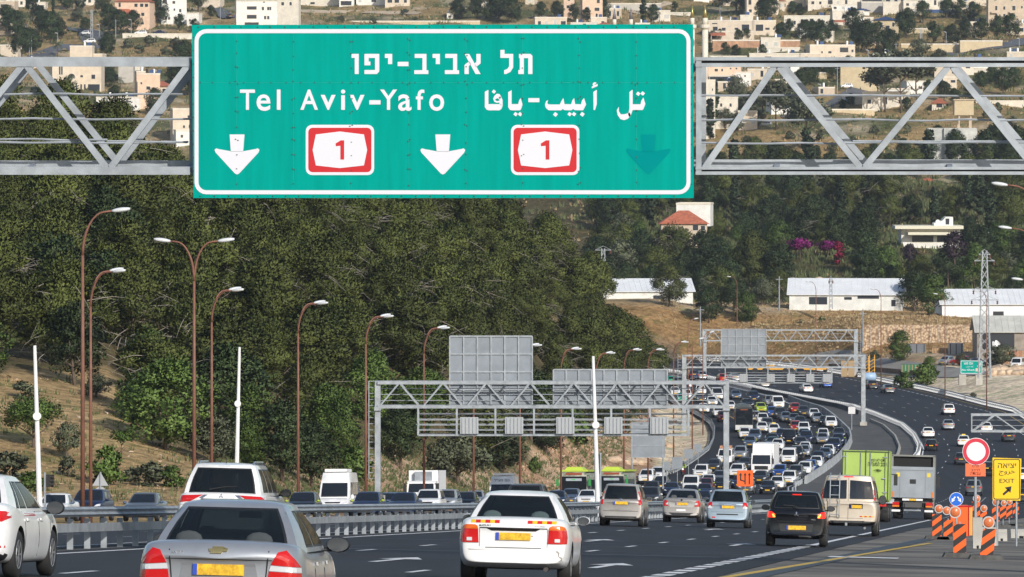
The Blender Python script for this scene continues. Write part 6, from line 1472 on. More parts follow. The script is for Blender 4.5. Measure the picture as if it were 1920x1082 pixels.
E_ = [(0,1),(1,2),(2,3),(3,4),(2,5),(5,6),(6,7),(2,8),(8,9),(9,10),(0,11),(11,12),(12,13),(13,14),(0,15),(15,16),(16,17),(17,18)]
skin_body('body', J, E_, [mat('dark riding clothes', (.03, .03, .035), .8), mat('yellow green vest', (.45, .65, .05), .7)], man)
MB().lathe([(.02, .17), (.09, .15), (.135, .06), (.14, -.04), (.11, -.12)][::-1], (0, -.04, 1.66), 'z', 14).build('helmet', mat('pale helmet', (.6, .6, .6), .25, coat=.5), man, True)

drv = empty('person', AVEO.matrix_basis @ Vector((-.38, .12, .30)), 0, 'driver in dark clothes at the wheel of the silver sedan', 'person'); drv.rotation_mode = 'QUATERNION'; drv.rotation_quaternion = AVEO.rotation_quaternion
JD = [((0, 0, 0), .15, .12), ((0, -.06, .28), .15, .11), ((0, -.10, .50), .17, .10), ((0, -.08, .62), .055), ((0, -.05, .72), .085), ((0, -.04, .80), .085), ((.2, -.08, .52), .06), ((.25, .12, .32), .045), ((.14, .42, .42), .035), ((-.2, -.08, .52), .06), ((-.25, .12, .32), .045), ((-.14, .42, .42), .035), ((.12, .40, .02), .08), ((-.12, .40, .02), .08)]
skin_body('body', JD, [(0,1),(1,2),(2,3),(3,4),(4,5),(2,6),(6,7),(7,8),(2,9),(9,10),(10,11),(0,12),(0,13)], [mat('dark riding clothes')], drv)
MB().lathe([(.03, -.10), (.11, -.04), (.12, .05), (.06, .13)], (0, -.075, .78), 'z', 12).build('hair', mat('dark hair', (.02, .014, .01), .7), drv, True)
# ------------------------------------------------------------------ street lamps
lampw = mat('white lamp head', (.62, .64, .66), .4)
def lamp(px, ptop, d, arms, label, zbase=None, h=None, reach=1.15):
    """arms: list of (direction sign, drop)"""
    k = d / F; x = (px - 960) * k; zt = (HOR - ptop) * k; zb = zbase if zbase is not None else (Zr(x, d) if le(d) - 3 < x < re(d) + 3 else T(x, d)); H = zt - zb
    r = empty('street_lamp', (x, d, zb), 0, label, 'street lamp', 'rust brown street lamps')
    MB().tube([(0, 0, -.3), (0, 0, H * .5), (0, 0, H - 1.9)], [.095, .08, .055], 8).build('pole', rust, r, True)
    for sx, sy in arms:
        pts = []
        for i in range(9):
            t = i / 8; a = t * math.pi / 2; pts.append((sx * reach * (1 - math.cos(a)) * .8, sy * reach * (1 - math.cos(a)), H - 1.9 + 1.75 * math.sin(a)))
        e = Vector(pts[-1]); dr = Vector((sx, sy, .12)).normalized(); pts.append(tuple(e + dr * .3)); MB().tube(pts, [.055] * 4 + [.04] * 6, 8).build('arm', rust, r, True)
        c = e + dr * .62; m = MB(); sd = Vector((-dr.y, dr.x, 0)); n = 10
        for i in range(7):
            t = i / 6; w_ = .14 * math.sin(math.pi * (.08 + .84 * t)) ** .6; hh = .10 * math.sin(math.pi * (.1 + .8 * t)) ** .6
            for j in range(n): a = 2*math.pi*j/n; m.v.append(tuple(c + dr * (t - .5) * .74 + sd * w_ * math.cos(a) + Vector((0, 0, hh * math.sin(a)))))
        for i in range(6):
            for j in range(n): m.f.append((i*n+j, i*n+(j+1) % n, (i+1)*n+(j+1) % n, (i+1)*n+j)); m.m.append(0)
        m.f.append(tuple(range(n))); m.m.append(0); m.f.append(tuple(range(6*n, 7*n))); m.m.append(0)
        m.build('lamp_head', lampw, r, True)
    return r
lamp(155, 390, 228, [(1, 0)], 'tallest street lamp at the far left, single arm pointing right')
lamp(364, 447, 252, [(1, .0), (-1, .0)], 'street lamp with two arms forming a Y, left of centre', reach=1.0)
two = [(.75, .35), (1.0, -.5)]
ser = [(170, 504, 285), (397, 540, 314), (559, 565, 338), (686, 590, 368), (795, 612, 397), (888, 634, 432), (975, 645, 470), (1052, 652, 506), (1118, 660, 545), (1170, 654, 590), (1215, 654, 640)]
nmz = ['close beside the tallest one at the left', 'just right of the Y shaped lamp', 'above the black hatchback', 'left of the gantry ladder', 'behind the left half of the middle gantry', 'topping just above the tall grey sign back', 'between the two grey sign backs', 'above the left end of the wide sign back', 'right above the wide sign back', 'above the middle of the wide sign back', 'above the right end of the wide sign back']
for (px, pt, d), nm in zip(ser, nmz): lamp(px, pt, d, two, 'street lamp with paired heads ' + nm)
for px, pt, d, nm in ((1263, 640, 700, 'left of the far gantry leg'), (1298, 634, 745, 'just right of the far gantry leg'), (1318, 622, 790, 'in front of the far grey sign back'), (1290, 597, 860, 'tall and thin on the far bend')): lamp(px, pt, d, two[:1] if nm[0] != 'l' else two, 'street lamp ' + nm)
for px, pt, d, nm in ((1530, 527, 1020, 'standing in front of the long white shed, left one'), (1652, 541, 975, 'standing in front of the long white shed, right one'), (1772, 550, 915, 'in front of the corrugated shed'), (1850, 545, 868, 'close behind the lattice pylon'), (1382, 518, 1085, 'beside the fenced yard')): lamp(px, pt, d, [(-1, 0)] , 'tall street lamp ' + nm)
for px, pt, d, nm in ((1948, 342, 262, 'highest'), (1945, 424, 320, 'second'), (1958, 521, 380, 'lowest')): lamp(px, pt, d, [(-1, 0)], 'street lamp reaching in from the right edge, %s of the three' % nm, reach=1.5)
# ------------------------------------------------------------------ boom poles, signs behind the rail
def pole_thing(px0, py0, px1, py1, d, label):
    k = d / F; a = U(px1, py1, d); b_ = U(px0, py0, d); r = empty('boom_barrier', a, 0, label, 'boom barrier', 'raised white boom barriers')
    MB().tube([(0, 0, -1.6), tuple(b_ - a)], [.14, .075], 8).build('boom', whitep, r); m = (b_ - a) * .5
    o = MB().lathe([(.19, -.04), (.19, .04)], (m.x, -.16, m.z), 'y', 18).build('disc', whitep, r); MB().box(-.2, .2, -.2, .2, -2.4, -1.2).build('housing', galv, r)
pole_thing(65, 648, 75, 912, 262, 'leaning white boom pole with a round disc at the far left')
pole_thing(449, 651, 443, 862, 330, 'white boom pole with a round disc between two street lamps')
pole_thing(1112, 668, 1122, 925, 300, 'tall white boom pole with a round disc just left of the champagne minivan')
def signpost(name, px, ptop, pbot, d, label, build, cat='road sign'):
    k = d / F; r = empty(name, ((px - 960) * k, d, (HOR - pbot) * k), 0, label, cat); build(r, k); return r
def b1(r, k):
    MB().tube([(0, 0, -1), (0, 0, 62*k)], .035, 6).build('post', galv, r)
    m = MB(); m.prism([(-15*k, 36*k), (15*k, 36*k), (0, 62*k)], lambda x, z, y: (x, y, z), (.05, .08)); m.build('triangular_plate', signback_mat2, r)
    MB().lathe([(10.5*k, .05), (10.5*k, .08)], (0, 0, 24*k), 'y', 24).build('round_plate', signback_mat2, r)
signback_mat2 = mat('grey plate back', (.42, .43, .44), .5, .3)
signpost('road_sign', 188, 885, 947, 300, 'triangular and round sign backs on one post left of the grey sedan', b1)
def b2(r, k):
    MB().tube([(-3*k, 0, -1), (-3*k, 0, 42*k)], .05, 6).build('post', galv, r); MB().box(-1*k, 6*k, 0, .25, 14*k, 38*k).build('housing', bplast, r)
    for i in range(3): MB().lathe([(.11, .0), (.13, .16)], (7*k, .12, (19 + i * 7) * k), 'x', 10).build('signal_hood', bplast, r)
signpost('traffic_light', 87, 880, 928, 262, 'black traffic light seen from the side next to the leaning white pole', b2, 'traffic light')
signpost('traffic_light', 1125, 848, 925, 302, 'slim dark signal on a pole right beside the tall white boom pole', lambda r, k: (MB().tube([(1*k, 0, -1), (1*k, 0, 76*k)], .05, 6).build('post', galv, r), MB().box(-5*k, -1*k, 0, .2, 36*k, 72*k).build('housing', bplast, r)), 'traffic light')
def b3(r, k):
    for s in (-30, 28): MB().tube([(s*k, 0, -1.5), (s*k, 0, 96*k)], .08, 6).build('post', galv, r)
    MB().box(-32*k, 32*k, -.06, -.02, 30*k, 97*k).build('sheet', backm, r); m = MB()
    for i in range(4): m.box(-32*k, 32*k, -.10, -.06, (30 + i*22)*k, (31 + i*22)*k)
    m.build('stiffener_frame', galv, r)
signpost('sign_board', 1215, 790, 888, 560, 'big grey sign back on two posts beside the rocky bank', b3)
for px, pt, s, d, nm in ((1309, 832, 14, 700, 'upper'), (1291, 842, 16, 672, 'middle'), (1270, 857, 20, 640, 'lower'), (1250, 866, 14, 620, 'lowest')):
    k = d / F; r = empty('sign_board', ((px - 960)*k, d, (HOR - pt - s*1.5)*k), 0, '%s small square grey sign back in the row along the outer rail' % nm, 'sign', 'sign boards seen from behind'); MB().box(-s*k/2, s*k/2, 0, .04, s*.4*k, s*1.5*k).build('sheet', backm, r); MB().tube([(0, .06, -2), (0, .06, s*k)], .04, 6).build('post', galv, r)
def b5(r, k): MB().tube([(0, 0, -.5), (0, 0, 30*k)], .06, 6).build('post', galv, r); MB().box(-6.5*k, 6.5*k, -.06, -.03, 24*k, 37*k).build('sheet', mat('pale sign sheet', (.65, .65, .66), .5), r)
signpost('road_sign', 1597, 763, 800, 798, 'pale square sign on a post on the paved median', b5)
# orange arrow sign on the median
def b6(r, k):
    org = mat('fluorescent orange sheeting', (.85, .12, .01), .5); MB().tube([(0, 0, -1), (0, 0, 12*k)], .03, 6).build('post', galv, r)
    MB().box(-15*k, 15*k, -.02, .0, 12*k, 42*k).build('panel', org, r); m = MB(); q = lambda x, z, y: (x*k, y, z*k)
    for a in ([(-9.5, 33), (-7, 33), (-7, 25), (-9.5, 23.5)], [(-9.5, 25.6), (-.5, 22.6), (-.5, 20.2), (-9.5, 23.4)], [(-1, 34), (1.2, 34), (1.2, 16), (-1, 16)], [(7, 34), (9.2, 34), (9.2, 16), (7, 16)], [(-11, 33), (-5.6, 33), (-8.3, 38)], [(-2.5, 33), (2.8, 33), (.1, 38)], [(5.5, 33), (10.8, 33), (8.1, 38)]): m.prism(a, q, (-.035, -.021))
    m.build('lane_arrows', bplast, r)
signpost('road_sign', 1397, 881, 924, 345, 'square orange sign with three black lane arrows above the pale blue hatchback', b6)
# ------------------------------------------------------------------ road works at the right
org = mat('fluorescent orange sheeting'); amb = mat('amber warning lens', (.62, .17, .06), .2, coat=.5)
def delineator(cx, y0, y1, wpx, lean, lampc, ybase, label, fold=1):
    ppm = wpx / .31; d = F / ppm; k = 1 / ppm; gx = (cx - 960) * k; zb = Zr(gx, d); q = U(cx, y1, d)
    r = empty('barricade', (gx, d, zb), 0, label, 'barricade', 'striped road work panels'); z1 = q.z - zb; z0 = z1 + (y1 - y0) * k; a, b_ = -wpx*k/2, wpx*k/2
    L = lambda x, z: (x + lean * (z - z1), z)
    m = MB(); m.prism([L(a, z1), L(b_, z1), L(b_, z0), L(a, z0)], lambda x, z, y: (x, y, z), (-.015, .015)); m.build('panel', org, r)
    m = MB(); W_ = b_ - a; st = W_ * .95; z = z1 - W_ * .55
    def clip(poly):
        for ax, lim, sg in ((1, z1, 1), (1, z0, -1)):
            o = []
            for i, p_ in enumerate(poly):
                n_p = poly[(i+1) % len(poly)]; ip, iq = (p_[1] - lim) * sg >= 0, (n_p[1] - lim) * sg >= 0
                if ip: o.append(p_)
                if ip != iq: t = (lim - p_[1]) / (n_p[1] - p_[1]); o.append((p_[0] + (n_p[0] - p_[0]) * t, lim))
            poly = o
            if len(poly) < 3: return None
        return poly
    while z < z0:
        pl = [(a, z), (b_, z + W_ * .75), (b_, z + W_ * .75 + st * .55), (a, z + st * .55)]; pl = clip(pl)
        if pl: m.prism([L(*p_) for p_ in pl], lambda x, z, y: (x, y, z), (-.022, -.014))
        z += st * 1.15
    m.build('black_stripes', bplast, r)
    MB().tube([(0 + lean * (0 - z1) * .4, .03, .05), (lean * 0, .03, z0 + .05)], .022, 6).build('post', galv, r)
    m = MB(); m.prism([(-.42, .0), (.42, 0), (.36, .11), (-.36, .11)], lambda x, z, y: (x, y, z), (-.2, .2)); m.build('rubber_base', mat('recycled rubber base', (.09, .09, .085), .9, var=.3, vs=5), r)
    if lampc:
        rad = .12; lx = (lampc[0] - cx) * k; lz = U(0, lampc[1], d).z - zb; f = MB().lathe([(rad + .025, -.035), (rad + .025, .05)], (lx, 0, lz), 'y', 20).build('warning_lamp', mat('lamp housing', (.5, .5, .5), .5), r)
        MB().lathe([(.03, -.075), (rad * .7, -.06), (rad, -.036)], (lx, 0, lz), 'y', 20).build('lens', amb, f)
def z4(x, y): return 1440 + x / 2.99, 720 + y / 2.99
DEL = [(947, 730, 855, 52, 0, (958, 700), 'leftmost striped panel, first in the left cluster below the blue sign'), (1010, 762, 920, 52, 0, (1002, 710), 'second striped panel of the left cluster, lamp touching its neighbour'), (1040, 750, 925, 46, 0, None, 'striped panel without lamp hidden between the second and fourth of the left cluster'),
       (1075, 785, 955, 72, 0, (1048, 718), 'large striped panel on black rubber base, right end of the left cluster'), (1222, 812, 985, 74, .12, (1236, 776), 'nearest striped panel leaning right with a round amber lamp'), (1166, 660, 765, 46, 0, (1170, 642), 'striped panel at the foot of the red ring sign'), (1206, 715, 805, 42, 0, (1210, 697), 'striped panel right behind the leaning one'),
       (1277, 685, 770, 42, 0, (1277, 663), 'striped panel under the left corner of the exit sign'), (1318, 685, 755, 36, 0, (1322, 668), 'striped panel under the middle of the exit sign'), (1352, 680, 748, 34, 0, (1355, 662), 'striped panel under the right half of the exit sign'), (1390, 668, 730, 34, 0, None, 'last striped panel right under the exit sign, without lamp')]
for cx, y0, y1, wd, ln, lc, lab in DEL:
    (X, Y0), Y1 = z4(cx, y0), z4(0, y1)[1]; delineator(X, Y0, Y1, wd / 2.99, ln, z4(*lc) if lc else None, 0, lab)
def at_ppm(px, py, ppm): d = F / ppm; x = (px - 960) / ppm; return Vector((x, d, Zr(x, d))), 1 / ppm, U(px, py, d).z - Zr(x, d)
g, k, _ = at_ppm(1802, 980, 51); r = empty('warning_trailer', g, 0, 'orange warning trailer cabinet behind the left striped panels', 'trailer')
zz = lambda py: (HOR - py) * g.y / F - g.z
MB().box(-.38, .28, 0, .7, zz(1006), zz(949)).build('cabinet', org, r); MB().box(.28, .42, .02, .65, zz(1004), zz(951)).build('side_panel', mat('pale orange panel', (.8, .35, .08), .6), r); m = MB(); m.box(-.36, .40, -.02, 0, zz(950.5), zz(948)); m.box(.27, .30, -.03, .0, zz(1006), zz(949)); m.build('trim', redl, r)
MB().box(.3, .5, .1, .8, .15, .75).build('battery_box', bplast, r); tm, hm = wheel_data(.24, .16, alloy, False)
for s in (-.3, .45): wo = link('wheel', tm, r); wo.location = (s, .5, .24); link('rim', hm, wo)
# red ring sign with the orange plate below
g, k, _ = at_ppm(1829, 1000, 66); r = empty('road_sign', g, 0, 'round white sign with red ring and an orange plate of Hebrew text below', 'road sign'); zz = lambda py: (HOR - py) * g.y / F - g.z
cx = (1830 - 1829) * k
MB().tube([(0, .04, -.1), (0, .04, zz(826))], .04, 8).build('post', galv, r)
MB().lathe([(25.5*k, -.03), (25.5*k, .02)], (cx, 0, zz(846.5)), 'y', 48).build('plate', whitep, r)
o = [(24.6*k*math.cos(2*math.pi*i/48), 24.6*k*math.sin(2*math.pi*i/48)) for i in range(48)]; i_ = [(x*.73, y*.73) for x, y in o]; m = MB()
for pl in ring(o, i_): m.prism(pl, lambda x, z, y: (x + cx, y, z + zz(846.5)), (-.036, -.028))
m.build('red_ring', mat('red ring sheeting', (.60, .03, .06), .45), r)
MB().box(-19*k, 19*k, -.025, 0, zz(893), zz(869)).build('orange_plate', mat('orange plate sheeting', (.80, .16, .06), .5), r)
dkr = mat('dark lettering', (.12, .015, .015), .6)
for s, py, w_ in (("\u05d8\u05e8\u05e4", 873.7, 12), ("\u05d1\u05db\u05e8\u05dc", 881, 17), ("\u05d4\u05d3\u05d5\u05d1\u05e2", 888, 20)):
    me = text_mesh(s, 'lettering', w_*k, 5*k, .004, .0); me.materials.clear(); me.materials.append(dkr); q = link('lettering', me, r); q.location = (0, -.027, zz(py))
# blue keep-either-side sign
g, k, _ = at_ppm(1793, 1000, 67); r = empty('road_sign', g, 0, 'small round blue sign with two white arrows above the striped panels', 'road sign'); zz = lambda py: (HOR - py) * g.y / F - g.z
MB().tube([(0, .03, -.1), (0, .03, zz(936))], .03, 6).build('post', galv, r); MB().lathe([(13*k, -.03), (13*k, 0)], (0, 0, zz(936)), 'y', 32).build('rim', whitep, r)
MB().lathe([(12.2*k, -.034), (12.2*k, -.028)], (0, 0, zz(936)), 'y', 32).build('blue_field', mat('blue sign sheeting', (.01, .13, .62), .4), r); m = MB()
for s in (-1, 1):
    for pl in ([(1, 4), (3, 5.5), (7, .5), (5, -1)], [(2.6, -1.5), (9, -6), (8.5, 2.2)]): m.prism([(s*x*k, y*k) for x, y in pl], lambda x, z, y: (x, y, z + zz(936)), (-.039, -.033))
m.build('white_arrows', whitep, r)
# yellow exit sign
g, k, _ = at_ppm(1888, 1000, 62); r = empty('road_sign', g, 0, 'yellow EXIT sign in three languages with a black arrow up to the right', 'road sign'); zz = lambda py: (HOR - py) * g.y / F - g.z
ys_ = mat('yellow sign sheeting', (.85, .55, .01), .45); xx = lambda px: (px - 1888) * k
for s in (-18, 18): MB().tube([(s*k, .06, -.1), (s*k, .06, zz(862))], .035, 6).build('post', galv, r)
m = MB(); m.prism([(1861, 858), (1915, 860), (1913, 939), (1861, 937)], lambda x, z, y: (xx(x), y, zz(z)), (-.02, .02)); m.build('panel', ys_, r)
m = MB()
for pl in ring(rrect(1862.5, 860.5, 1912.5, 936.5, 4), rrect(1864, 862, 1911, 935, 3)): m.prism(pl, lambda x, z, y: (xx(x), y, zz(z)), (-.026, -.018))
m.build('border', bplast, r)
for s, py, w_, h_ in (("\u05d4\u05d0\u05d9\u05e6\u05d9", 873, 34, 8.5), ("".join(reversed(AR['khuruj'])), 886.5, 30, 11), ('EXIT', 901.5, 28, 7.5)):
    me = text_mesh(s, 'lettering', w_*k, h_*k, .004, .0); me.materials.clear(); me.materials.append(bplast); q = link('lettering', me, r); q.location = (0, -.024, zz(py))
m = MB()
for pl in ([(1879.5, 926), (1882, 929), (1893, 920), (1890, 916)], [(1884, 914), (1896.5, 911.5), (1894.5, 924)]): m.prism(pl, lambda x, z, y: (xx(x), y, zz(z)), (-.026, -.018))
m.build('arrow', bplast, r)
# concrete blocks and rubble by the works
for (a, b_, y0, y1, ppm, lab) in ((1824, 1842, 958, 1016, 66, 'short pale concrete block right of the orange trailer'), (1842, 1868, 972, 1006, 62, 'long pale concrete barrier behind the leaning striped panel'), (1868, 1888, 966, 988, 56, 'second pale concrete barrier further behind the leaning panel'), (1895, 1935, 965, 982, 52, 'concrete barrier at the right edge below the exit sign')):
    g, k, _ = at_ppm((a + b_) / 2, y1, ppm); r = empty('concrete_block', g, -.05, lab, 'concrete block'); w_ = (b_ - a) * k; h_ = min(.95, (y1 - y0) * k)
    m = MB(); m.prism([(-.3, 0), (.3, 0), (.26, .18), (.12, .3), (.09, h_), (-.09, h_), (-.12, .3), (-.26, .18)], lambda y, z, x: (x, y, z), (-w_/2, w_/2)); m.build('block', concrete, r)
    MB().box(-w_*.1, w_*.1, -.31, -.2, .02, .1).build('lifting_slot', soot, r)
# ------------------------------------------------------------------ buildings of the hillside village
WALLS = {'cream': (.66, .56, .44), 'white': (.78, .76, .71), 'beige': (.56, .46, .35), 'peach': (.72, .52, .38), 'grey': (.48, .45, .40), 'gold': (.58, .47, .30), 'pale': (.70, .64, .54)}
def wmat(k): return mat(k + ' stone wall', WALLS[k], .85, var=.10, vs=.5, bump=.15, bs=3)
tile = mat('red roof tiles', (.42, .13, .07), .8, var=.25, vs=1.4, bump=.4, bs=6); blueroof = mat('blue metal roof', (.04, .08, .20), .5, .3)
wind = mat('dark window opening', (.03, .035, .045), .25); pane_l = mat('pale shutter', (.5, .5, .48), .6)
HN = [0]
def house(px0, px1, yt, yb, wall, label, rows=None, cols=None, d=None, roof='flat', name='house', tank=0, depth=9, hip=2.2, cat='house', rz=None, arch=False, lo=1480, wins=None, plain=False, sink=3.0):
    """px/row rectangle of the front wall; windows by floors and columns"""
    if d is None: d = dT((px0 + px1) / 2, yb, lo)
    k = d / F; w_ = (px1 - px0) * k; h_ = (yb - yt) * k; r = empty(name, ((px0 + px1) / 2 * k - 960 * k, d, (HOR - yb) * k), 0, label, cat, 'buildings of the hillside village' if cat == 'house' else None)
    HN[0] += 1; rr = random.Random(HN[0]); r.rotation_euler = (0, 0, R(rr.uniform(-9, 9)) if rz is None else R(rz))
    m = MB(); m.box(-w_/2, w_/2, 0, depth, -sink, h_); m.build('wall', wmat(wall) if isinstance(wall, str) else wall, r)
    if roof == 'flat':
        m = MB(); t = .25; m.box(-w_/2 - .08, w_/2 + .08, -.08, t, h_, h_ + .45); m.box(-w_/2 - .08, w_/2 + .08, depth - t, depth + .08, h_, h_ + .45); m.box(-w_/2 - .08, -w_/2 + t, t, depth - t, h_, h_ + .45); m.box(w_/2 - t, w_/2 + .08, t, depth - t, h_, h_ + .45); m.box(-w_/2 + t, w_/2 - t, t, depth - t, h_ + .02, h_ + .1); ro = m.build('roof', wmat('pale'), r)
        for i in range(tank):
            x = rr.uniform(-w_*.4, w_*.4); MB().lathe([(.36, 0), (.36, 1.1), (.2, 1.25)], (x, depth * .4, h_ + .5), 'z', 10).build('water_tank', whitep if rr.random() < .8 else bplast, ro)
            if rr.random() < .6: MB().prism([(-.8, 0), (.9, 0), (.9, .06), (-.8, 1.0)], lambda y, z, q: (x + 1.4 + q, depth * .4 + y, h_ + .5 + z), (-.6, .6)).build('solar_panel', blueroof, ro)
    elif roof in ('hip', 'bluehip'):
        m = MB(); o = .6; e = min(w_, depth) / 2 * .9; m.add([(-w_/2 - o, -o, h_), (w_/2 + o, -o, h_), (w_/2 + o, depth + o, h_), (-w_/2 - o, depth + o, h_), (-w_/2 + e, depth/2, h_ + hip), (w_/2 - e, depth/2, h_ + hip)], [(0, 1, 5, 4), (1, 2, 5), (2, 3, 4, 5), (3, 0, 4), (3, 2, 1, 0)]); m.build('roof', tile if roof == 'hip' else blueroof, r)
    rows = rows if rows is not None else max(1, round(h_ / 3.1)); cols = cols if cols is not None else max(1, round(w_ / 3.2))
    if plain: return r
    def win(x, z, ww, wh, dark=True):
        m = MB(); m.box(x - ww/2 - .08, x + ww/2 + .08, -.05, .02, z - .1, z); m.box(x - ww/2 - .08, x - ww/2, -.04, .02, z, z + wh); m.box(x + ww/2, x + ww/2 + .08, -.04, .02, z, z + wh); m.box(x - ww/2 - .08, x + ww/2 + .08, -.05, .02, z + wh, z + wh + .1)
        o = m.build('window', wmat('pale'), r)
        if arch: p_ = MB().prism([(x - ww/2, z), (x + ww/2, z), (x + ww/2, z + wh)] + [(x + ww/2 * math.cos(R(q)), z + wh + ww/2 * math.sin(R(q))) for q in (30, 60, 90, 120, 150)] + [(x - ww/2, z + wh)], lambda a, b_, y: (a, y, b_), (-.03, .01))
        else: p_ = MB().box(x - ww/2, x + ww/2, -.02, .01, z, z + wh)
        p_.build('pane', wind if dark else pane_l, o)
    if wins:
        for (x, y, ww, wh) in wins: win((x - (px0 + px1) / 2) * k, (yb - y) * k, ww * k, wh * k)
    else:
        for i in range(rows):
            for j in range(cols):
                if rr.random() < .82:
                    z = h_ * (i + .32) / rows; win(-w_/2 + w_ * (j + .5) / cols + rr.uniform(-.3, .3), z, rr.choice([.9, 1.1, 1.1, 1.8 if w_ / cols > 2.8 else 1.1]), rr.choice([1.2, 1.3, 1.9]) * min(1, h_ / rows / 3), rr.random() < .75)
    return r
def balcony(r, x, z, w_, m): o = MB().box(x - w_/2, x + w_/2, -1.2, 0, z - .12, z).box(x - w_/2, x + w_/2, -1.2, -1.12, z, z + .9).build('balcony', m, r)
H = house
h = H(215, 281, 3, 55, 'peach', 'peach house with red hipped roof left of the green sign', roof='hip', wins=[(255, 13, 6, 6), (266, 13, 6, 6), (275, 13, 6, 6), (268, 30, 6, 6), (267, 46, 6, 4), (224, 13, 4, 8)], depth=12)
k = h.location.y / F; MB().prism([(-20*k, 31*k), (18*k, 31*k), (6*k, 38*k), (-8*k, 38*k)], lambda x, z, y: (x - 12*k, y, z), (-2.6, .2)).build('porch_roof', tile, h); MB().box(-32*k, 4*k, -2.4, 0, 17*k, 22*k).build('balcony', wmat('peach'), h)
H(303, 350, -8, 48, 'white', 'tall white stepped house just left of the green sign', wins=[(311, 37, 4, 5), (317, 37, 4, 5), (328, 37, 4, 5), (338, 23, 4, 6), (327, 20, 3, 4), (326, 7, 5, 5), (309, 6, 8, 8), (327, -4, 5, 4)])
H(350, 373, 26, 48, 'white', 'low white wing beside the tall white stepped house', wins=[(356, 40, 3, 4), (366, 40, 3, 4)])
H(0, 27, 3, 46, 'beige', 'beige block with wide balconies at the top left corner', wins=[(8, 14, 14, 6), (8, 30, 12, 7), (12, 44, 5, 7), (21, 44, 4, 6)]); H(20, 50, 46, 60, 'cream', 'low cream annex at the top left below the beige block', rows=1)
H(443, 520, 3, 60, 'white', 'large white block with wide dark windows above the sign, left', wins=[(472, 18, 18, 6), (472, 35, 18, 7), (472, 49, 26, 7), (493, 19, 4, 6), (503, 19, 4, 6), (507, 19, 3, 6), (497, 36, 4, 6), (503, 36, 4, 6), (495, 5, 4, 3)], depth=11)
H(520, 560, 0, 58, 'pale', 'pale terraced block joined right of the large white block', wins=[(530, 10, 5, 6), (545, 10, 4, 6)])
H(560, 640, -20, 12, 'pale', 'long pale building with a dark garage opening above the sign', wins=[(586, 8, 8, 4), (620, 10, 0.1, .1)], lo=1700); h = H(636, 664, -20, 11, 'white', 'white house with wide arched opening above the sign', wins=[(649, 10, 20, 8)], lo=1700); H(668, 722, -22, 9, 'white', 'white house right of the arched opening above the sign', lo=1700); H(722, 768, -20, 10, 'cream', 'cream house left of the dark trees above the sign', lo=1700)
H(131, 173, 88, 112, 'cream', 'cream cube house with red tank over the left truss', tank=1, plain=True); h = H(173, 192, 103, 112, 'cream', 'small cream annex beside the cube house over the left truss', plain=True)
H(0, 33, 86, 106, 'cream', 'cream house at the left edge over the truss', wins=[(28, 97, 5, 9)])
H(98, 148, 116, 176, 'cream', 'cream mansion with rows of arched windows seen through the left truss', wins=[(112, 140, 3, 16), (116, 140, 3, 16), (124, 170, 3, 12), (131, 170, 3, 12), (137, 170, 3, 12), (143, 170, 3, 12), (134, 147, 14, 2)], arch=True, depth=14)
H(146, 190, 122, 168, 'cream', 'right wing of the arched cream mansion with a dark carport', wins=[(175, 148, 7, 8), (152, 171, 3, 13), (159, 171, 3, 13), (176, 172, 22, 14), (153, 145, 5, 4)])
H(222, 250, 122, 154, 'grey', 'grey beige cube house seen through the left truss', plain=True); H(238, 262, 118, 132, 'pale', 'pale small house behind the grey beige cube house', rows=1)
H(258, 300, 140, 205, 'peach', 'narrow peach tower house seen through the left truss', wins=[(278, 168, 7, 6), (288, 190, 4, 5), (265, 158, 3, 4)], tank=2, depth=8)
h = H(256, 274, 136, 190, 'peach', 'front part of the narrow peach tower house', tank=1, plain=True)
H(180, 262, 184, 208, 'white', 'low white house with barred windows above the pine tops', wins=[(225, 198, 8, 9), (236, 197, 4, 5)], tank=2)
H(324, 364, 206, 262, 'cream', 'cream house with balconies just left of the green sign edge', wins=[(345, 240, 4, 5), (356, 222, 8, 6), (357, 240, 6, 6)]); H(330, 362, 246, 272, 'white', 'small white house with blue tarpaulin among the pine tops', wins=[(341, 258, 4, 5)])
for a in ((903, 952, -14, 17, 'cream', 'cream house above the middle of the sign'), (1057, 1076, -8, 34, 'peach', 'narrow peach tower above the sign left of the twin windows house'), (1092, 1130, -4, 40, 'peach', 'peach house with two square windows above the sign'), (1003, 1063, 34, 52, 'cream', 'low flat cream house right above the sign'), (1070, 1120, 44, 56, 'white', 'low white house right above the sign'), (1108, 1138, 34, 52, 'cream', 'small cream house by the minarets above the sign'), (838, 850, 27, 36, 'white', 'tiny white shed above the sign'), (985, 1002, -8, 8, 'cream', 'small cream house at the top edge')): H(*a[:4], a[4], a[5], tank=1)
H(1328, 1410, 40, 64, 'cream', 'long cream two storey house right of the minarets, left half', wins=[(1341, 59, 9, 9), (1357, 58, 7, 6), (1381, 56, 7, 4), (1398, 58, 14, 12), (1340, 45, 10, 2)], tank=3, depth=10)
H(1410, 1455, 40, 66, 'cream', 'long cream two storey house right of the minarets, right half', wins=[(1424, 58, 14, 12), (1439, 56, 8, 4), (1451, 56, 3, 4)], tank=3)
H(1330, 1414, 60, 76, 'cream', 'lower terrace storey of the long cream house with a red awning', plain=True); H(1388, 1412, 30, 44, 'pale', 'small upper room behind the long cream house', plain=True, tank=2)
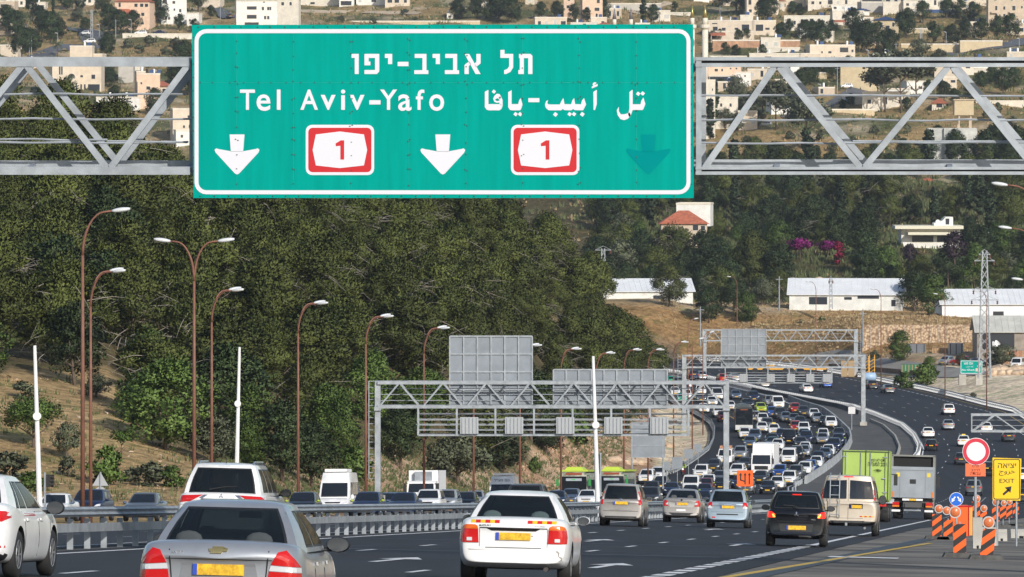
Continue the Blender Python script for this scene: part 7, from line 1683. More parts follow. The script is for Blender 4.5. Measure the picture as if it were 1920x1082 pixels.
def awning(px0, px1, yt, yb, d, label, m_):
    k = d / F; r = empty('awning', ((px0 + px1) / 2 * k - 960*k, d, (HOR - yb) * k), 0, label, 'awning'); w_ = (px1 - px0) * k; h_ = (yb - yt) * k
    MB().prism([(-2.5, 0), (0, h_), (0, h_ + .12), (-2.5, .12)], lambda y, z, x: (x, y, z), (-w_/2, w_/2)).build('tiles', m_, r); m = MB()
    for s in (-1, 1): m.box(s*w_*.46 - .1, s*w_*.46 + .1, -2.4, -2.2, -3, 0)
    m.build('post', wmat('cream'), r)
awning(1332, 1360, 62, 67, dT(1345, 76, 1480) - 1, 'red tiled awning on the terrace of the long cream house', tile); awning(1564, 1586, 38, 42, dT(1575, 50, 1480) - 1, 'red tiled awning below the white house right of centre', tile)
H(1470, 1556, 31, 58, 'pale', 'pale house with laundry on its roof in the upper right', wins=[(1490, 46, 4, 7), (1504, 44, 5, 8), (1512, 40, 5, 3), (1522, 44, 7, 9), (1536, 44, 4, 9), (1550, 44, 4, 3)], tank=2); H(1500, 1560, 50, 64, 'white', 'white ground storey below the house with laundry', rows=1, cols=3)
H(1561, 1620, 22, 48, 'pale', 'pale house with red awning, upper right', wins=[(1582, 32, 4, 5), (1606, 30, 5, 5)], tank=1)
h = H(1637, 1684, 38, 70, 'gold', 'golden stone villa with blue hipped roof', roof='bluehip', wins=[(1652, 52, 6, 10), (1664, 60, 8, 12), (1675, 50, 4, 8)], hip=1.3); H(1618, 1638, 34, 52, 'pale', 'pale wing with a sloping red edge beside the blue roofed villa', wins=[(1628, 46, 4, 5)]); H(1602, 1630, 20, 30, 'white', 'small pavilion with blue roof behind the villa', roof='bluehip', plain=True, hip=.9, depth=5)
for a in ((1400, 1460, -30, 28, 'cream', 'tall cream apartment house behind the dark tree, left one'), (1462, 1508, -30, 18, 'cream', 'tall cream apartment house behind the dark tree, right one'), (1515, 1612, -26, 12, 'pale', 'pale apartment house with rows of balconies at the top'), (1560, 1632, 10, 20, 'white', 'white colonnade storey below the balconies')): H(*a[:4], a[4], a[5], lo=1560)
H(1615, 1656, 5, 24, 'grey', 'unfinished concrete building with dark openings, left half', wins=[(1635, 3, 38, 5)], lo=1560); H(1656, 1702, 5, 25, 'pale', 'wide pale building with a dark terrace, right half', wins=[(1665, 4, 8, 6), (1680, 4, 6, 6), (1692, 4, 6, 6)], lo=1560); H(1612, 1704, -25, 5, 'grey', 'upper floors of the unfinished concrete building', lo=1560, plain=True)
h = H(1853, 1925, -20, 46, 'beige', 'beige block with small balconies at the top right corner', wins=[(1868, 20, 4, 9), (1868, 31, 4, 5), (1883, 18, 4, 6), (1883, 31, 4, 5), (1901, 20, 6, 9), (1901, 31, 6, 4), (1916, 16, 3, 5), (1866, 1, 5, 2), (1897, 1, 4, 2)], lo=1560, rz=0)
for px in (1864, 1898): balcony(h, (px - 1889) * h.location.y / F, (46 - 24) * h.location.y / F, 2.2, wmat('beige'))
for a in ((1740, 1800, -24, 4, 'pale', 'pale house at the top edge left of the dark trees'), (1780, 1850, -30, 6, 'cream', 'cream house at the top edge right of the dark trees'), (1300, 1330, -16, 3, 'white', 'white house at the top edge above the minarets'), (1330, 1345, -14, 2, 'cream', 'cream house at the top edge right of the minarets')): H(*a[:4], a[4], a[5], lo=1560)
H(1518, 1604, 86, 112, 'cream', 'cream house with arched veranda just above the right truss', wins=[(1583, 98, 16, 9), (1556, 100, 6, 4), (1541, 100, 3, 4), (1599, 98, 4, 5)], tank=2)
H(1405, 1498, 102, 128, 'pale', 'pale house just above the right truss, left one', wins=[(1440, 108, 12, 2), (1450, 122, 4, 4)], tank=3); H(1482, 1499, 124, 140, 'white', 'white corner of a house under the right truss chord', plain=True); H(1635, 1676, 102, 116, 'white', 'low white house with a red eave just above the right truss', plain=True, tank=1)
H(1328, 1390, 122, 143, 'peach', 'peach house with dark balcony under the right truss, left end', wins=[(1343, 134, 6, 5), (1354, 134, 3, 5), (1370, 130, 3, 3), (1381, 130, 3, 3)]); H(1330, 1376, 143, 153, 'grey', 'dark open ground floor of the peach house', wins=[(1352, 152, 42, 8)])
H(1378, 1408, 137, 164, 'white', 'bright white cube house beside the peach house', wins=[(1397, 144, 3, 3)])
H(1314, 1341, 152, 262, 'pale', 'tall pale corner house right at the edge of the green sign', wins=[(1336, 170, 2, 4)]); H(1341, 1384, 184, 240, 'pale', 'pale stone house behind the thin bare trees', wins=[(1352, 200, 4, 6), (1370, 200, 4, 6)])
H(1446, 1502, 189, 214, 'white', 'white wall house with two small arched windows', wins=[(1453, 202, 3, 4), (1460, 202, 3, 4)], arch=True, rz=8); H(1384, 1420, 210, 244, 'cream', 'cream terrace behind the leaning bare trees', rows=1)
H(1576, 1648, 126, 168, 'gold', 'high golden retaining wall beside the village road', plain=True, name='retaining_wall', cat='wall', depth=3, rz=-6); H(1530, 1550, 138, 150, 'gold', 'short golden stone retaining wall under the truss', plain=True, name='retaining_wall', cat='wall', depth=2)
H(1752, 1800, 126, 150, 'cream', 'cream villa right of the flat topped pines', wins=[(1790, 138, 10, 10), (1768, 140, 6, 6)], depth=10); H(1768, 1794, 146, 166, 'cream', 'lower floor of the cream villa', wins=[(1774, 157, 6, 4), (1787, 155, 9, 5)]); H(1800, 1826, 120, 142, 'pale', 'pale house with dark window right of the cream villa', wins=[(1815, 128, 8, 6)])
H(1700, 1748, 154, 178, 'white', 'white house behind the flat topped pines', wins=[(1709, 168, 3, 6), (1717, 168, 3, 7), (1726, 167, 7, 5)]); H(1617, 1706, 174, 204, 'pale', 'long pale wall house at the edge of the meadow', rows=1, cols=3); H(1664, 1702, 168, 190, 'white', 'white upper part behind the long pale wall', plain=True); H(1590, 1625, 178, 196, 'cream', 'cream terrace wall with a parked car on it', plain=True)
H(1690, 1800, 84, 96, 'gold', 'golden retaining wall beside the upper road', plain=True, name='retaining_wall', cat='wall', depth=2, rz=0); H(1800, 1880, 78, 92, 'gold', 'right stretch of the golden wall beside the upper road', plain=True, name='retaining_wall', cat='wall', depth=2, rz=4); H(1336, 1500, 77, 88, mat('red earth terrace', (.45, .26, .16), .95, var=.3, vs=.4), 'rough red stone terrace wall below the long cream house', plain=True, name='terrace_wall', cat='wall', depth=2, rz=0)
H(1136, 1240, 8, 20, 'grey', 'long grey wall behind the two small minarets', plain=True, name='stone_wall', cat='wall', depth=1, rz=0)
H(1728, 1790, 18, 24, blueroof, 'dark roofed shelter with blue frame in the upper right', plain=True, name='shelter', cat='shelter', depth=6, rz=0, sink=.0)
# nearer buildings on the wooded slope
h = H(1700, 1772, 352, 385, 'white', 'white house with red roofs half hidden in the trees', roof='hip', d=1500, wins=[(1722, 366, 8, 8), (1733, 372, 5, 6), (1760, 368, 8, 6)], hip=2.4)
h = H(1726, 1760, 378, 402, 'white', 'lower white porch of the red roofed house', roof='hip', d=1492, hip=1.5, rows=1)
h = H(1240, 1326, 420, 458, 'beige', 'old stone house with red tiled roof right below the sign corner', roof='hip', d=dT(1283, 462, 1168), hip=3.0, sink=1, wins=[(1304, 432, 10, 10), (1318, 432, 8, 9), (1260, 440, 8, 9)]); H(1268, 1332, 384, 400, 'white', 'white flat house behind the red tiled stone house', d=dT(1283, 462, 1168) + 22, plain=True)
h = H(1566, 1612, 328, 342, 'grey', 'grey house with small blue roof behind the trees under the truss', roof='bluehip', d=1520, plain=True, hip=1)
ROOFW = mat('cream concrete slab', (.70, .66, .52), .7)
h = H(1690, 1800, 430, 462, 'white', 'cream and white modern house with flat slabs above the sheds', d=dT(1745, 466, 1168), wins=[(1730, 454, 40, 12), (1772, 454, 30, 12)], depth=10, rz=0, sink=1); k = h.location.y / F
MB().box(-68*k, 60*k, -2.5, 8, 33*k, 39*k).box(-44*k, 50*k, -3, 0, 22*k, 27*k).build('roof_slab', ROOFW, h); MB().prism([(6, 39), (42, 39), (42, 55), (28, 55), (22, 48), (6, 43)], lambda x, z, y: (x*k, y, z*k), (0, 6)).build('stair_tower', wmat('white'), h)
MB().box(28*k, 35*k, -.06, 0, 41*k, 52*k).build('window', wind, h); MB().lathe([(.5, 0), (.1, .2)], (14*k, 1, 46*k), 'y', 12).build('satellite_dish', whitep, h)
# water tower
d = dT(1800, 300, 1300); k = d / F; r = empty('water_tower', U(1800, 300, d), 0, 'concrete water tower with a box tank on posts behind the right truss', 'water tower')
conc2 = mat('streaked pale concrete', (.50, .50, .47), .85, var=.25, vs=.35); MB().box(-30*k, 32*k, 0, 8, -6, 60*k).build('lower_tank', conc2, r); MB().box(-60*k, -30*k, 1, 7, -4, 60*k).build('side_room', conc2, r); MB().box(-10*k, 26*k, .5, 6, 84*k, 112*k).build('upper_tank', wmat('gold'), r)
m = MB(); [m.box(x*k - .2, x*k + .2, y, y + .4, 60*k, 84*k) for x in (-1, 21) for y in (1, 5)]; m.box(-12*k, 28*k, .2, 6.3, 112*k, 114*k); m.build('posts', wmat('beige'), r)
# minarets
def minaret(px, ytip, ybal, yb, wpx, label, gold_, d=None):
    d = d or dT(px, yb, 1480); k = d / F; r = empty('minaret', U(px, yb, d), 0, label, 'minaret', 'minarets'); w_ = wpx * k / 2
    MB().lathe([(w_, -3), (w_ * .95, (yb - ybal) * k)], n=14).build('shaft', wmat('pale'), r, True); zb = (yb - ybal) * k
    MB().lathe([(w_, zb - .6), (w_ * 1.6, zb), (w_ * 1.6, zb + 1.0), (w_, zb + 1.0)], n=14).build('balcony', wmat('pale'), r)
    zc = zb + (ybal - ytip) * k * .42; MB().lathe([(w_ * .85, zb + 1), (w_ * .85, zc)], n=14).build('upper_shaft', wmat('pale'), r, True)
    MB().lathe([(w_ * .9, zc), (w_ * .45, zc + (yb - ytip - zc / k) * k * .45), (.03, (yb - ytip) * k)], n=14).build('spire', mat('golden spire', (.42, .33, .10), .3, .6) if gold_ else mat('grey spire', (.16, .15, .17), .5, .3), r, True)
minaret(1298, 8, 52, 104, 10, 'minaret with golden spire behind the right edge of the green sign', True, 1780); minaret(1322, 8, 52, 160, 12, 'tall minaret with golden spire just right of the green sign', True, 1770)
minaret(1152, 14, 52, 80, 9, 'slim minaret with grey spire above the sign, left of the pair', False, 1900); minaret(1183, 14, 52, 80, 9, 'slim minaret with grey spire above the sign, right of the pair', False, 1900)
r = H(1118, 1146, 47, 60, 'cream', 'mosque hall with a red tiled roof beside the grey minarets', roof='hip', plain=True, d=1895, hip=1.0, name='mosque', cat='mosque')
# village roads
def road_px(name, pts, wd, m_, kind=None, lo=1480, up=.25):
    P = [];
    for (a, b_), (c, e) in zip(pts, pts[1:]):
        for i in range(8): t = i / 8; P.append(PT(a + (c - a) * t, b_ + (e - b_) * t, lo))
    mb = MB()
    for i, p in enumerate(P):
        a = P[max(0, i-1)]; c = P[min(len(P)-1, i+1)]; t = Vector((c.x - a.x, c.y - a.y)); t = t.normalized() if t.length > .01 else Vector((1, 0)); n_v = Vector((t.y, -t.x)) * wd / 2
        for s in (-1, -.33, .33, 1): X, Y = p.x + n_v.x * s, p.y + n_v.y * s; mb.v.append((X, Y, T(X, Y) + up))
    for i in range(len(P) - 1):
        for j in range(3): mb.f.append((4*i+j, 4*i+j+1, 4*i+j+5, 4*i+j+4)); mb.m.append(0)
    return tag(mb.build(name, m_, smooth=True, fix=False), kind='structure')
oldr = mat('worn grey road', (.11, .115, .13), .85, var=.12, vs=.2); dirt = mat('pale dirt track', (.50, .40, .28), .95, var=.15, vs=.3)
road_px('village_road', [(1480, 222), (1520, 212), (1570, 192), (1610, 172), (1650, 152)], 7, oldr); road_px('village_road', [(1775, 104), (1840, 92), (1920, 78), (1960, 72)], 8, oldr); road_px('village_road', [(60, 118), (85, 100), (120, 93), (180, 84), (170, 60), (140, 52)], 9, oldr); road_px('village_road', [(380, 12), (410, 18), (440, 36)], 8, oldr); road_px('dirt_track', [(560, 22), (700, 24), (800, 26)], 5, dirt); road_px('dirt_track', [(1190, 26), (1230, 12), (1260, 4)], 5, dirt)
road_px('service_road', [(1480, 682), (1580, 683), (1660, 689), (1740, 697), (1820, 700), (1960, 698)], 7, mat('dusty service road', (.30, .28, .25), .9, var=.2, vs=.3), lo=900, up=.12)
# smaller houses between the big ones
FILL = [(30, 14, 26), (70, 20, 22), (160, 10, 24), (395, 16, 26), (1150, 36, 22), (1205, 60, 20), (1240, 40, 24), (1545, 78, 24), (1640, 84, 22), (1715, 26, 30), (1745, 16, 26), (1805, 22, 24), (1835, 60, 22), (1905, 66, 26), (1445, 92, 26), (1520, 124, 26), (1550, 180, 22), (1420, 150, 26), (1470, 170, 24), (1840, 128, 26), (1890, 150, 22), (1905, 118, 24), (1760, 205, 18), (1640, 150, 22), (1360, 172, 20), (1450, 20, 30), (1380, 10, 34), (300, 180, 22), (60, 130, 20)]
for i, (px, py, w_) in enumerate(sorted(FILL)):
    H(px - w_ * .7, px + w_ * .7, py - w_ * rnd.uniform(.55, .85), py, rnd.choice(['cream', 'pale', 'white', 'beige', 'cream']), '%s small box house from the left, set between the larger village houses' % ORD[i], tank=rnd.choice([1, 2]), roof='hip' if i % 9 == 4 else 'flat', hip=1.6)
TW = [(1330, 1400, 112), (1420, 1500, 96), (1500, 1610, 116), (1610, 1700, 122), (1690, 1790, 116), (1780, 1900, 136), (640, 900, 46), (1830, 1920, 196), (1560, 1640, 212), (230, 360, 70), (1700, 1760, 60), (1250, 1300, 30)]
for i, (a, b_, y) in enumerate(TW): H(a, b_, y - 5, y, 'pale' if i % 2 else 'gold', '%s low pale terrace wall across the village slope' % ORD[i], plain=True, name='terrace_wall', cat='wall', depth=.8, rz=(i % 5 - 2) * 3, sink=2)
# ------------------------------------------------------------------ sheds and yard
def shed(px0, px1, yeave, yb, d, depth, rise, wallm, roofm, label, wins=(), gable=True, over=.5, rz=0):
    k = d / F; w_ = (px1 - px0) * k; h_ = (yb - yeave) * k; r = empty('shed', ((px0 + px1)/2*k - 960*k, d, (HOR - yb)*k), R(rz), label, 'shed', 'sheds of the yard')
    m = MB(); m.box(-w_/2, w_/2, 0, depth, -2, h_); m.add([(-w_/2, 0, h_), (-w_/2, depth, h_), (-w_/2, depth/2, h_ + rise - .1)], [(0, 1, 2)]); m.add([(w_/2, 0, h_), (w_/2, depth, h_), (w_/2, depth/2, h_ + rise - .1)], [(0, 1, 2)]); m.build('wall', wallm, r)
    m = MB(); a = w_/2 + over
    for s in (0, 1): y0, y1 = (-over, depth/2) if s == 0 else (depth + over, depth/2); m.add([(-a, y0, h_ - .15), (a, y0, h_ - .15), (a, y1, h_ + rise), (-a, y1, h_ + rise), (-a, y0, h_ - .03), (a, y0, h_ - .03), (a, y1, h_ + rise + .12), (-a, y1, h_ + rise + .12)], [(0,1,2,3), (4,5,6,7), (0,1,5,4), (1,2,6,5), (3,0,4,7)])
    ro = m.build('roof', roofm, r); m = MB(); n = int(w_ / 1.1)
    for i in range(n + 1): x = -w_/2 + w_ * i / n; m.beam((x, -over, h_ + .0), (x, depth/2, h_ + rise + .14), .06, .06)
    m.build('roof_seams', roofm, ro)
    for (x, y, ww, wh) in wins: q = MB().box((x - (px0+px1)/2 - ww/2)*k, (x - (px0+px1)/2 + ww/2)*k, -.04, .02, (yb - y)*k, (yb - y + wh)*k).build('window' if wh < 12 else 'door', wind, r)
    return r, k, w_, h_
shw = mat('white sheet metal', (.74, .76, .78), .5, var=.06, vs=.4); shwall = mat('white rendered wall', (.72, .72, .68), .8, var=.12, vs=.5)
shed(1480, 1692, 552, 578, 1128, 13, 2.9, shwall, shw, 'long white shed with dark openings behind the grass bank', [(1534, 571, 34, 14), (1628, 560, 40, 6), (1590, 562, 14, 5), (1675, 574, 8, 12)], rz=-5)
shed(1766, 1960, 570, 598, 1098, 13, 2.6, shw, shw, 'bright corrugated white shed behind the lattice pylon', [(1872, 594, 20, 10)], rz=2)
r, k, w_, h_ = shed(1832, 1990, 622, 662, 1018, 10, 2.6, mat('rough block wall', (.30, .26, .22), .9, var=.3, vs=.6), mat('grey fibre roof', (.50, .50, .46), .8, var=.12, vs=.4), 'lower shed with grey roof and open dark front at the right edge', [(1872, 655, 60, 30)], rz=0)
shed(1120, 1300, 546, 578, 1150, 12, 2.3, shwall, shw, 'long white roofed shed behind the last pines of the forest hill', [(1235, 574, 20, 20), (1205, 570, 16, 8)], rz=6)
r = empty('white_sheet', on(1868, 1008), 0, 'crumpled white sheet hanging in front of the lower shed', 'sheet'); k = 1008 / F; m = MB(); rr = random.Random(9)
for i in range(9):
    for j in range(7): m.v.append(((i - 4) * 2.4*k * (1 - .25 * j / 6), rr.uniform(-.5, .5), (4 + j * 6.5) * k + rr.uniform(-.3, .3)))
for i in range(8):
    for j in range(6): m.f.append((i*7+j, (i+1)*7+j, (i+1)*7+j+1, i*7+j+1)); m.m.append(0)
m.build('cloth', whitep, r, True)
gab = mat('gabion limestone', (.30, .22, .15), .95, bump=1, bs=2.5)
n_ = gab.node_tree.nodes; l_ = gab.node_tree.links; vo = n_.new('ShaderNodeTexVoronoi'); vo.inputs['Scale'].default_value = 2.4; tc_ = n_.new('ShaderNodeTexCoord'); l_.new(tc_.outputs['Object'], vo.inputs['Vector']); cr_ = n_.new('ShaderNodeValToRGB'); cr_.color_ramp.elements[0].color = (.62, .47, .31, 1); cr_.color_ramp.elements[1].color = (.24, .15, .09, 1); cr_.color_ramp.elements[0].position = .25; cr_.color_ramp.elements[1].position = .75; l_.new(vo.outputs['Distance'], cr_.inputs[0]); l_.new(cr_.outputs[0], n_['Principled BSDF'].inputs['Base Color'])
d = 1046; k = d / F; r = empty('gabion_wall', U(1720, 652, d), 0, 'long wall of caged limestone at the back of the yard', 'wall'); w_ = 104*k
m = MB(); nx = 60
for i in range(nx + 1):
    for j in range(6): m.v.append((-w_ + 2*w_*i/nx + rr.uniform(-.05, .05), rr.uniform(-.12, .12) + j*.08, -1 + (43*k + 1) * j / 5))
for i in range(nx):
    for j in range(5): m.f.append((i*6+j, (i+1)*6+j, (i+1)*6+j+1, i*6+j+1)); m.m.append(0)
m.build('stone_face', gab, r, False); MB().box(-w_, w_, .3, 1.4, -1, 43*k - .1).build('stone_fill', gab, r); m = MB()
for i in range(14): x = -w_ + 2*w_*i/13; m.beam((x, -.25, -.5), (x, .2, 43*k), .04, .04)
m.build('wire_posts', galvd, r)
# lattice pylons
def pylon(px, yt, yb, d, wb, wt, label, arms=()):
    k = d / F; p = U(px, yb, d); r = empty('lattice_pylon', p, 0, label, 'pylon', 'lattice pylons'); H_ = (yb - yt) * k; m = MB(); n = max(6, int(H_ / 1.5))
    c = lambda t, i: (((-1, 1, 1, -1)[i]) * (wb + (wt - wb) * t) / 2, ((-1, -1, 1, 1)[i]) * (wb + (wt - wb) * t) / 2, H_ * t)
    for i in range(4): m.beam(c(-.03, i), c(1, i), .14, .14)
    for q in range(n):
        for i in range(4): m.beam(c(q/n, i), c((q+1)/n, (i+1) % 4), .07, .07); m.beam(c(q/n, (i+1) % 4), c((q+1)/n, i), .07, .07)
    m.build('lattice', galv, r)
    for z, w_ in arms:
        MB().beam((-w_, 0, H_ - z), (w_, 0, H_ - z), .12, .12).beam((-w_, 0, H_ - z), (0, 0, H_ - z + .8), .06, .06).beam((w_, 0, H_ - z), (0, 0, H_ - z + .8), .06, .06).build('cross_arm', galv, r)
        for s in (-1, 1): MB().lathe([(.09, 0), (.16, .15), (.09, .3), (.16, .45), (.06, .6)], (s*w_*.92, 0, H_ - z - .7), n=8).build('insulator', mat('brown insulator', (.15, .06, .04), .3), r)
pylon(1846, 470, 703, 900, 1.9, .7, 'tall lattice pylon with cross arms in front of the corrugated shed', ((.6, .9), (1.6, 1.6), (6.2, 1.9), (7.8, 2.2)))
pylon(1131, 466, 556, 1130, 1.1, .6, 'lattice pylon rising behind the last pines of the forest hill', ((.3, 1.6),)); pylon(1558, 522, 578, 1116, .6, .35, 'small lattice mast in front of the long white shed', ((.3, .4),))
for px, yt, yb, lo, lab in ((172, 18, 76, 1480, 'thin lattice mast left of the peach house'), (1727, 54, 92, 1480, 'double pole mast above the right truss')): d = dT(px, yb, lo); pylon(px, yt, yb, d, .8, .5, lab)
def upole(px, yt, yb, lo, lab, lampy=False, d=None):
    d = d or dT(px, yb, lo); k = d / F; r = empty('utility_pole', U(px, yb, d), 0, lab, 'pole', 'utility poles of the village'); H_ = (yb - yt)*k; MB().tube([(0, 0, -1), (0, 0, H_)], [.16, .1], 6).build('pole', galvd, r)
    if lampy: MB().beam((0, 0, H_ - .05), (-.9, -.3, H_ + .1), .2, .12).build('lamp_head', lampw, r)
    else: MB().beam((-.7, 0, H_ - .6), (.7, 0, H_ - .6), .1, .1).build('cross_arm', galvd, r)
for i, (px, yt, yb, lp) in enumerate(((55, 60, 106, 0), (59, 62, 106, 0), (108, 62, 90, 1), (186, 46, 70, 1), (217, 36, 74, 0), (246, 37, 67, 1), (413, 8, 34, 1), (1350, 12, 44, 0), (1774, 60, 98, 1), (1793, 80, 100, 1), (1628, 94, 112, 1), (1697, 94, 112, 1), (1570, 125, 175, 0), (1539, 158, 176, 1), (1680, 80, 108, 0), (1911, 72, 88, 1), (1237, 24, 46, 0))):
    upole(px, yt, yb, 1480, '%s %s %s of the village' % (ORD[i], 'lamp pole' if lp else 'cable pole', 'counted from left among the poles'), lp)
upole(1359, 325, 400, 1400, 'thin pole under the right truss near the sign corner', 0, 1450); upole(1461, 518, 573, 1000, 'pole beside the fenced yard left of the long white shed', 0, 1120); upole(1618, 582, 640, 900, 'leaning pole at the left end of the gabion wall', 0, 1046); upole(1313, 575, 640, 900, 'thin pole on the brown grass bank', 0, 1095)
# green direction sign of the exit
d = 925; k = d / F; g = on(1822, d); g.z = (HOR - 714) * k; r = empty('direction_sign', g, 0, 'small green exit sign reading Abu Gosh on two concrete feet in the sandy yard', 'road sign'); X = lambda px: (px - 1822)*k; Z = lambda py: (714 - py)*k
MB().prism([(1801, 675), (1843, 677), (1841, 702), (1800, 699)], lambda x, z, y: (X(x), y, Z(z)), (0, .12)).build('panel', green, r); m = MB()
for pl in ring(rrect(1801.3, 676.3, 1841.7, 700.5, 1.5), rrect(1802.3, 677.3, 1840.7, 699.5, 1)): m.prism(pl, lambda x, z, y: (X(x), y, Z(z)), (-.02, .01))
m.build('border', reflw, r)
for s, cx, py, w_, h_ in (("\u05e9\u05d5\u05d2 \u05d5\u05d1\u05d0", 1816, 681.5, 17, 4.2), ("".join(reversed(AR['abu'])), 1818, 687, 14, 4), ('Abu Ghosh', 1815, 693.5, 24, 3.6)):
    me = text_mesh(s, 'lettering', w_*k, h_*k, .02, .012); me.materials.clear(); me.materials.append(reflw); q = link('lettering', me, r); q.location = (X(cx), -.01, Z(py))
m = MB()
for pl in ([(1832, 686.5), (1833.5, 688), (1837.5, 683.5), (1836, 682)], [(1833.5, 681), (1839.5, 679.5), (1838.5, 686)]): m.prism(pl, lambda x, z, y: (X(x), y, Z(z)), (-.03, .01))
m.build('arrow', reflw, r); MB().box(X(1829), X(1838), -.03, .01, Z(696.5), Z(690.5)).build('route_plate', mat('beige plate', (.55, .5, .4), .6), r)
for a, b_ in ((1798, 1811), (1829, 1842)): MB().box(X(a), X(b_), -.4, .8, Z(722), Z(702)).build('concrete_foot', concrete, r)
# dark low wall by the service road
road_wall = [PT(1556 + i * 22, 690 + i * 1.9, 900) for i in range(9)]
m = MB(); o0 = road_wall[0].copy()
for p, q in zip(road_wall, road_wall[1:]): m.beam(p - o0 + Vector((0, 0, .35)), q - o0 + Vector((0, 0, .35)), .5, 1.0)
r = m.build('low_wall', mat('dark block wall', (.16, .12, .09), .9, var=.2, vs=.8)); r.location = o0; tag(r, 'low dark block wall along the service road above the sandy verge', 'wall')
# boulders of the bank, yard goods
rock = mat('pale limestone rock', (.50, .38, .27), .95, var=.3, vs=1.2, bump=.6, bs=4)
def rock_data(seed, n=1):
    rr = random.Random(seed); bm = bmesh.new(); bmesh.ops.create_icosphere(bm, subdivisions=2, radius=1)
    for v in bm.verts: v.co *= 1 + .18 * math.sin(v.co.x * 3 + seed) * math.cos(v.co.y * 4 - seed) + rr.uniform(-.09, .09)
    for v in bm.verts: v.co.z *= .7
    me = bpy.data.meshes.new('boulder'); bm.to_mesh(me); bm.free(); me.materials.append(rock); return me
RK = [rock_data(i) for i in range(5)]
def boulder(px, d, s, label, group): o = bpy.data.objects.new('boulder', rnd.choice(RK)); C.objects.link(o); q = on(px, d); o.location = (q.x, q.y, q.z + s * .25); o.scale = (s * rnd.uniform(.9, 1.5), s, s * rnd.uniform(.7, 1.1)); o.rotation_euler = (0, 0, rnd.uniform(0, 6)); tag(o, label, 'boulder', group)
for i in range(14): boulder(1862 + i * 5.2, 952 + (i % 3) * 7, 1.0 + .4 * ((i * 7) % 3) / 2, '%s boulder from the left in the rock bank right of the pylon' % ORD[i], 'boulders of the rock bank')
for i in range(16): boulder(1462 + (i % 8) * 18 + rnd.uniform(-3, 3), 1196 + (i // 8) * 24, .9 + .5 * rnd.random(), '%s boulder from the left, %s course, below the magenta bougainvillea' % (ORD[i % 8], ('lower', 'upper')[i // 8]), 'boulders below the bougainvillea')
for i in range(9): boulder(1700 + i * 9, 1172, .8 + .5 * rnd.random(), '%s boulder from the left under the cream modern house' % ORD[i], 'boulders under the cream house')
for i, (px, dd, s) in enumerate(((1040, 600, .7), (1062, 606, .5), (1012, 575, .4), (1200, 706, 1.0), (1180, 700, .8), (1225, 730, .9), (1240, 745, .7), (1150, 690, .9), (1255, 765, .8), (1130, 672, .6))): boulder(px, dd, s, '%s loose rock from the camera on the red bank below the forest' % ORD[i], 'loose rocks on the red bank')
# crates, skip, low loader, containers
def goods(name, px, d, w_, h_, dp, m_, label, cat, extra=None, zoff=0):
    r = empty(name, on(px, d), 0, label, cat); MB().box(-w_/2, w_/2, -dp/2, dp/2, zoff, h_).build('body', m_, r)
    if extra: extra(r, w_, h_, dp)
    return r
def slats(r, w_, h_, dp): m = MB(); [m.box(-w_/2 + w_*i/7 - .06, -w_/2 + w_*i/7 + .06, -dp/2 - .06, -dp/2, 0, h_) for i in range(8)]; m.build('slats', mat('pale timber', (.45, .32, .18), .8), r)
goods('skip', 1713, 995, 4.2, 1.7, 2, mat('green skip paint', (.03, .16, .07), .6), 'dark green steel skip in the yard', 'skip', slats); goods('crate', 1730, 990, 2.6, 1.2, 1.2, mat('pale timber', (.45, .32, .18), .8), 'pale slatted timber crate in front of the green skip', 'crate', slats)
def legs4(r, w_, h_, dp): m = MB(); [m.box(x - .08, x + .08, -dp/2 - .03, -dp/2, 0, h_) for x in (-w_*.4, 0, w_*.4)]; m.build('strap', bplast, r)
goods('container', 1718, 1036, 3.4, 1.6, 2, mat('dark grey bale', (.16, .17, .19), .8), 'dark grey bales stacked against the gabion wall', 'bale', legs4); goods('machine', 1792, 1030, 2.6, 2.0, 2, mat('pale grey machine', (.40, .41, .42), .5), 'pale grey machine parked by the gabion wall', 'machine', legs4); goods('pallet_stack', 1885, 1013, 6.0, 2.2, 2, mat('brick pallet', (.36, .18, .11), .8, var=.25, vs=3), 'stacked brown pallets in the open front of the lower shed', 'pallets', slats); goods('rubble_pile', 1768, 1034, 4, .9, 2, mat('scrap timber', (.35, .22, .12), .9, var=.4, vs=2), 'pile of scrap timber at the gabion wall', 'scrap pile', slats)
yelm = mat('yellow machine paint', (.75, .38, .03), .5)
def arm(r, w_, h_, dp):
    for x in (-w_*.42, -w_*.3, -w_*.05, w_*.02): MB().lathe([(.55, -.2), (.55, .2)], (x, -dp/2, .55), 'y', 14).build('wheel', black, r)
    MB().prism([(-w_*.5, 1.0), (-w_*.2, 1.6), (-w_*.12, 1.0)], lambda x, z, y: (x, y, z), (-1, 1)).build('ramp', yelm, r)
goods('low_loader', 1480, 1037, 15, 1.15, 2.4, yelm, 'long yellow low loader trailer parked below the brown grass bank', 'trailer', arm, .75)
for i, (px, lab) in enumerate(((1583, 'left'), (1596, 'right'))): goods('cable_stand', px, 1012, 1.0, 3.2, .5, mat('orange timber frame', (.55, .26, .08), .7), '%s of two orange upright frames behind the farthest gantry leg' % lab, 'frame', slats)
for i, (px, lab) in enumerate(((1624, 'left'), (1635, 'right'))):
    r = empty('drilling_mast', on(px, 1000), 0, '%s one of two yellow lattice masts beside the gantry ladder' % lab, 'mast'); m = MB(); [m.beam((x, 0, 0), (x, 0, 4.4), .12, .12) for x in (-.45, .45)]; [m.beam((-.45, 0, z*.62), (.45, 0, z*.62 + .6), .08, .08) for z in range(6)]; m.build('lattice', yelm, r); MB().box(-.6, .6, -.4, .4, -.1, .3).build('base', galvd, r)
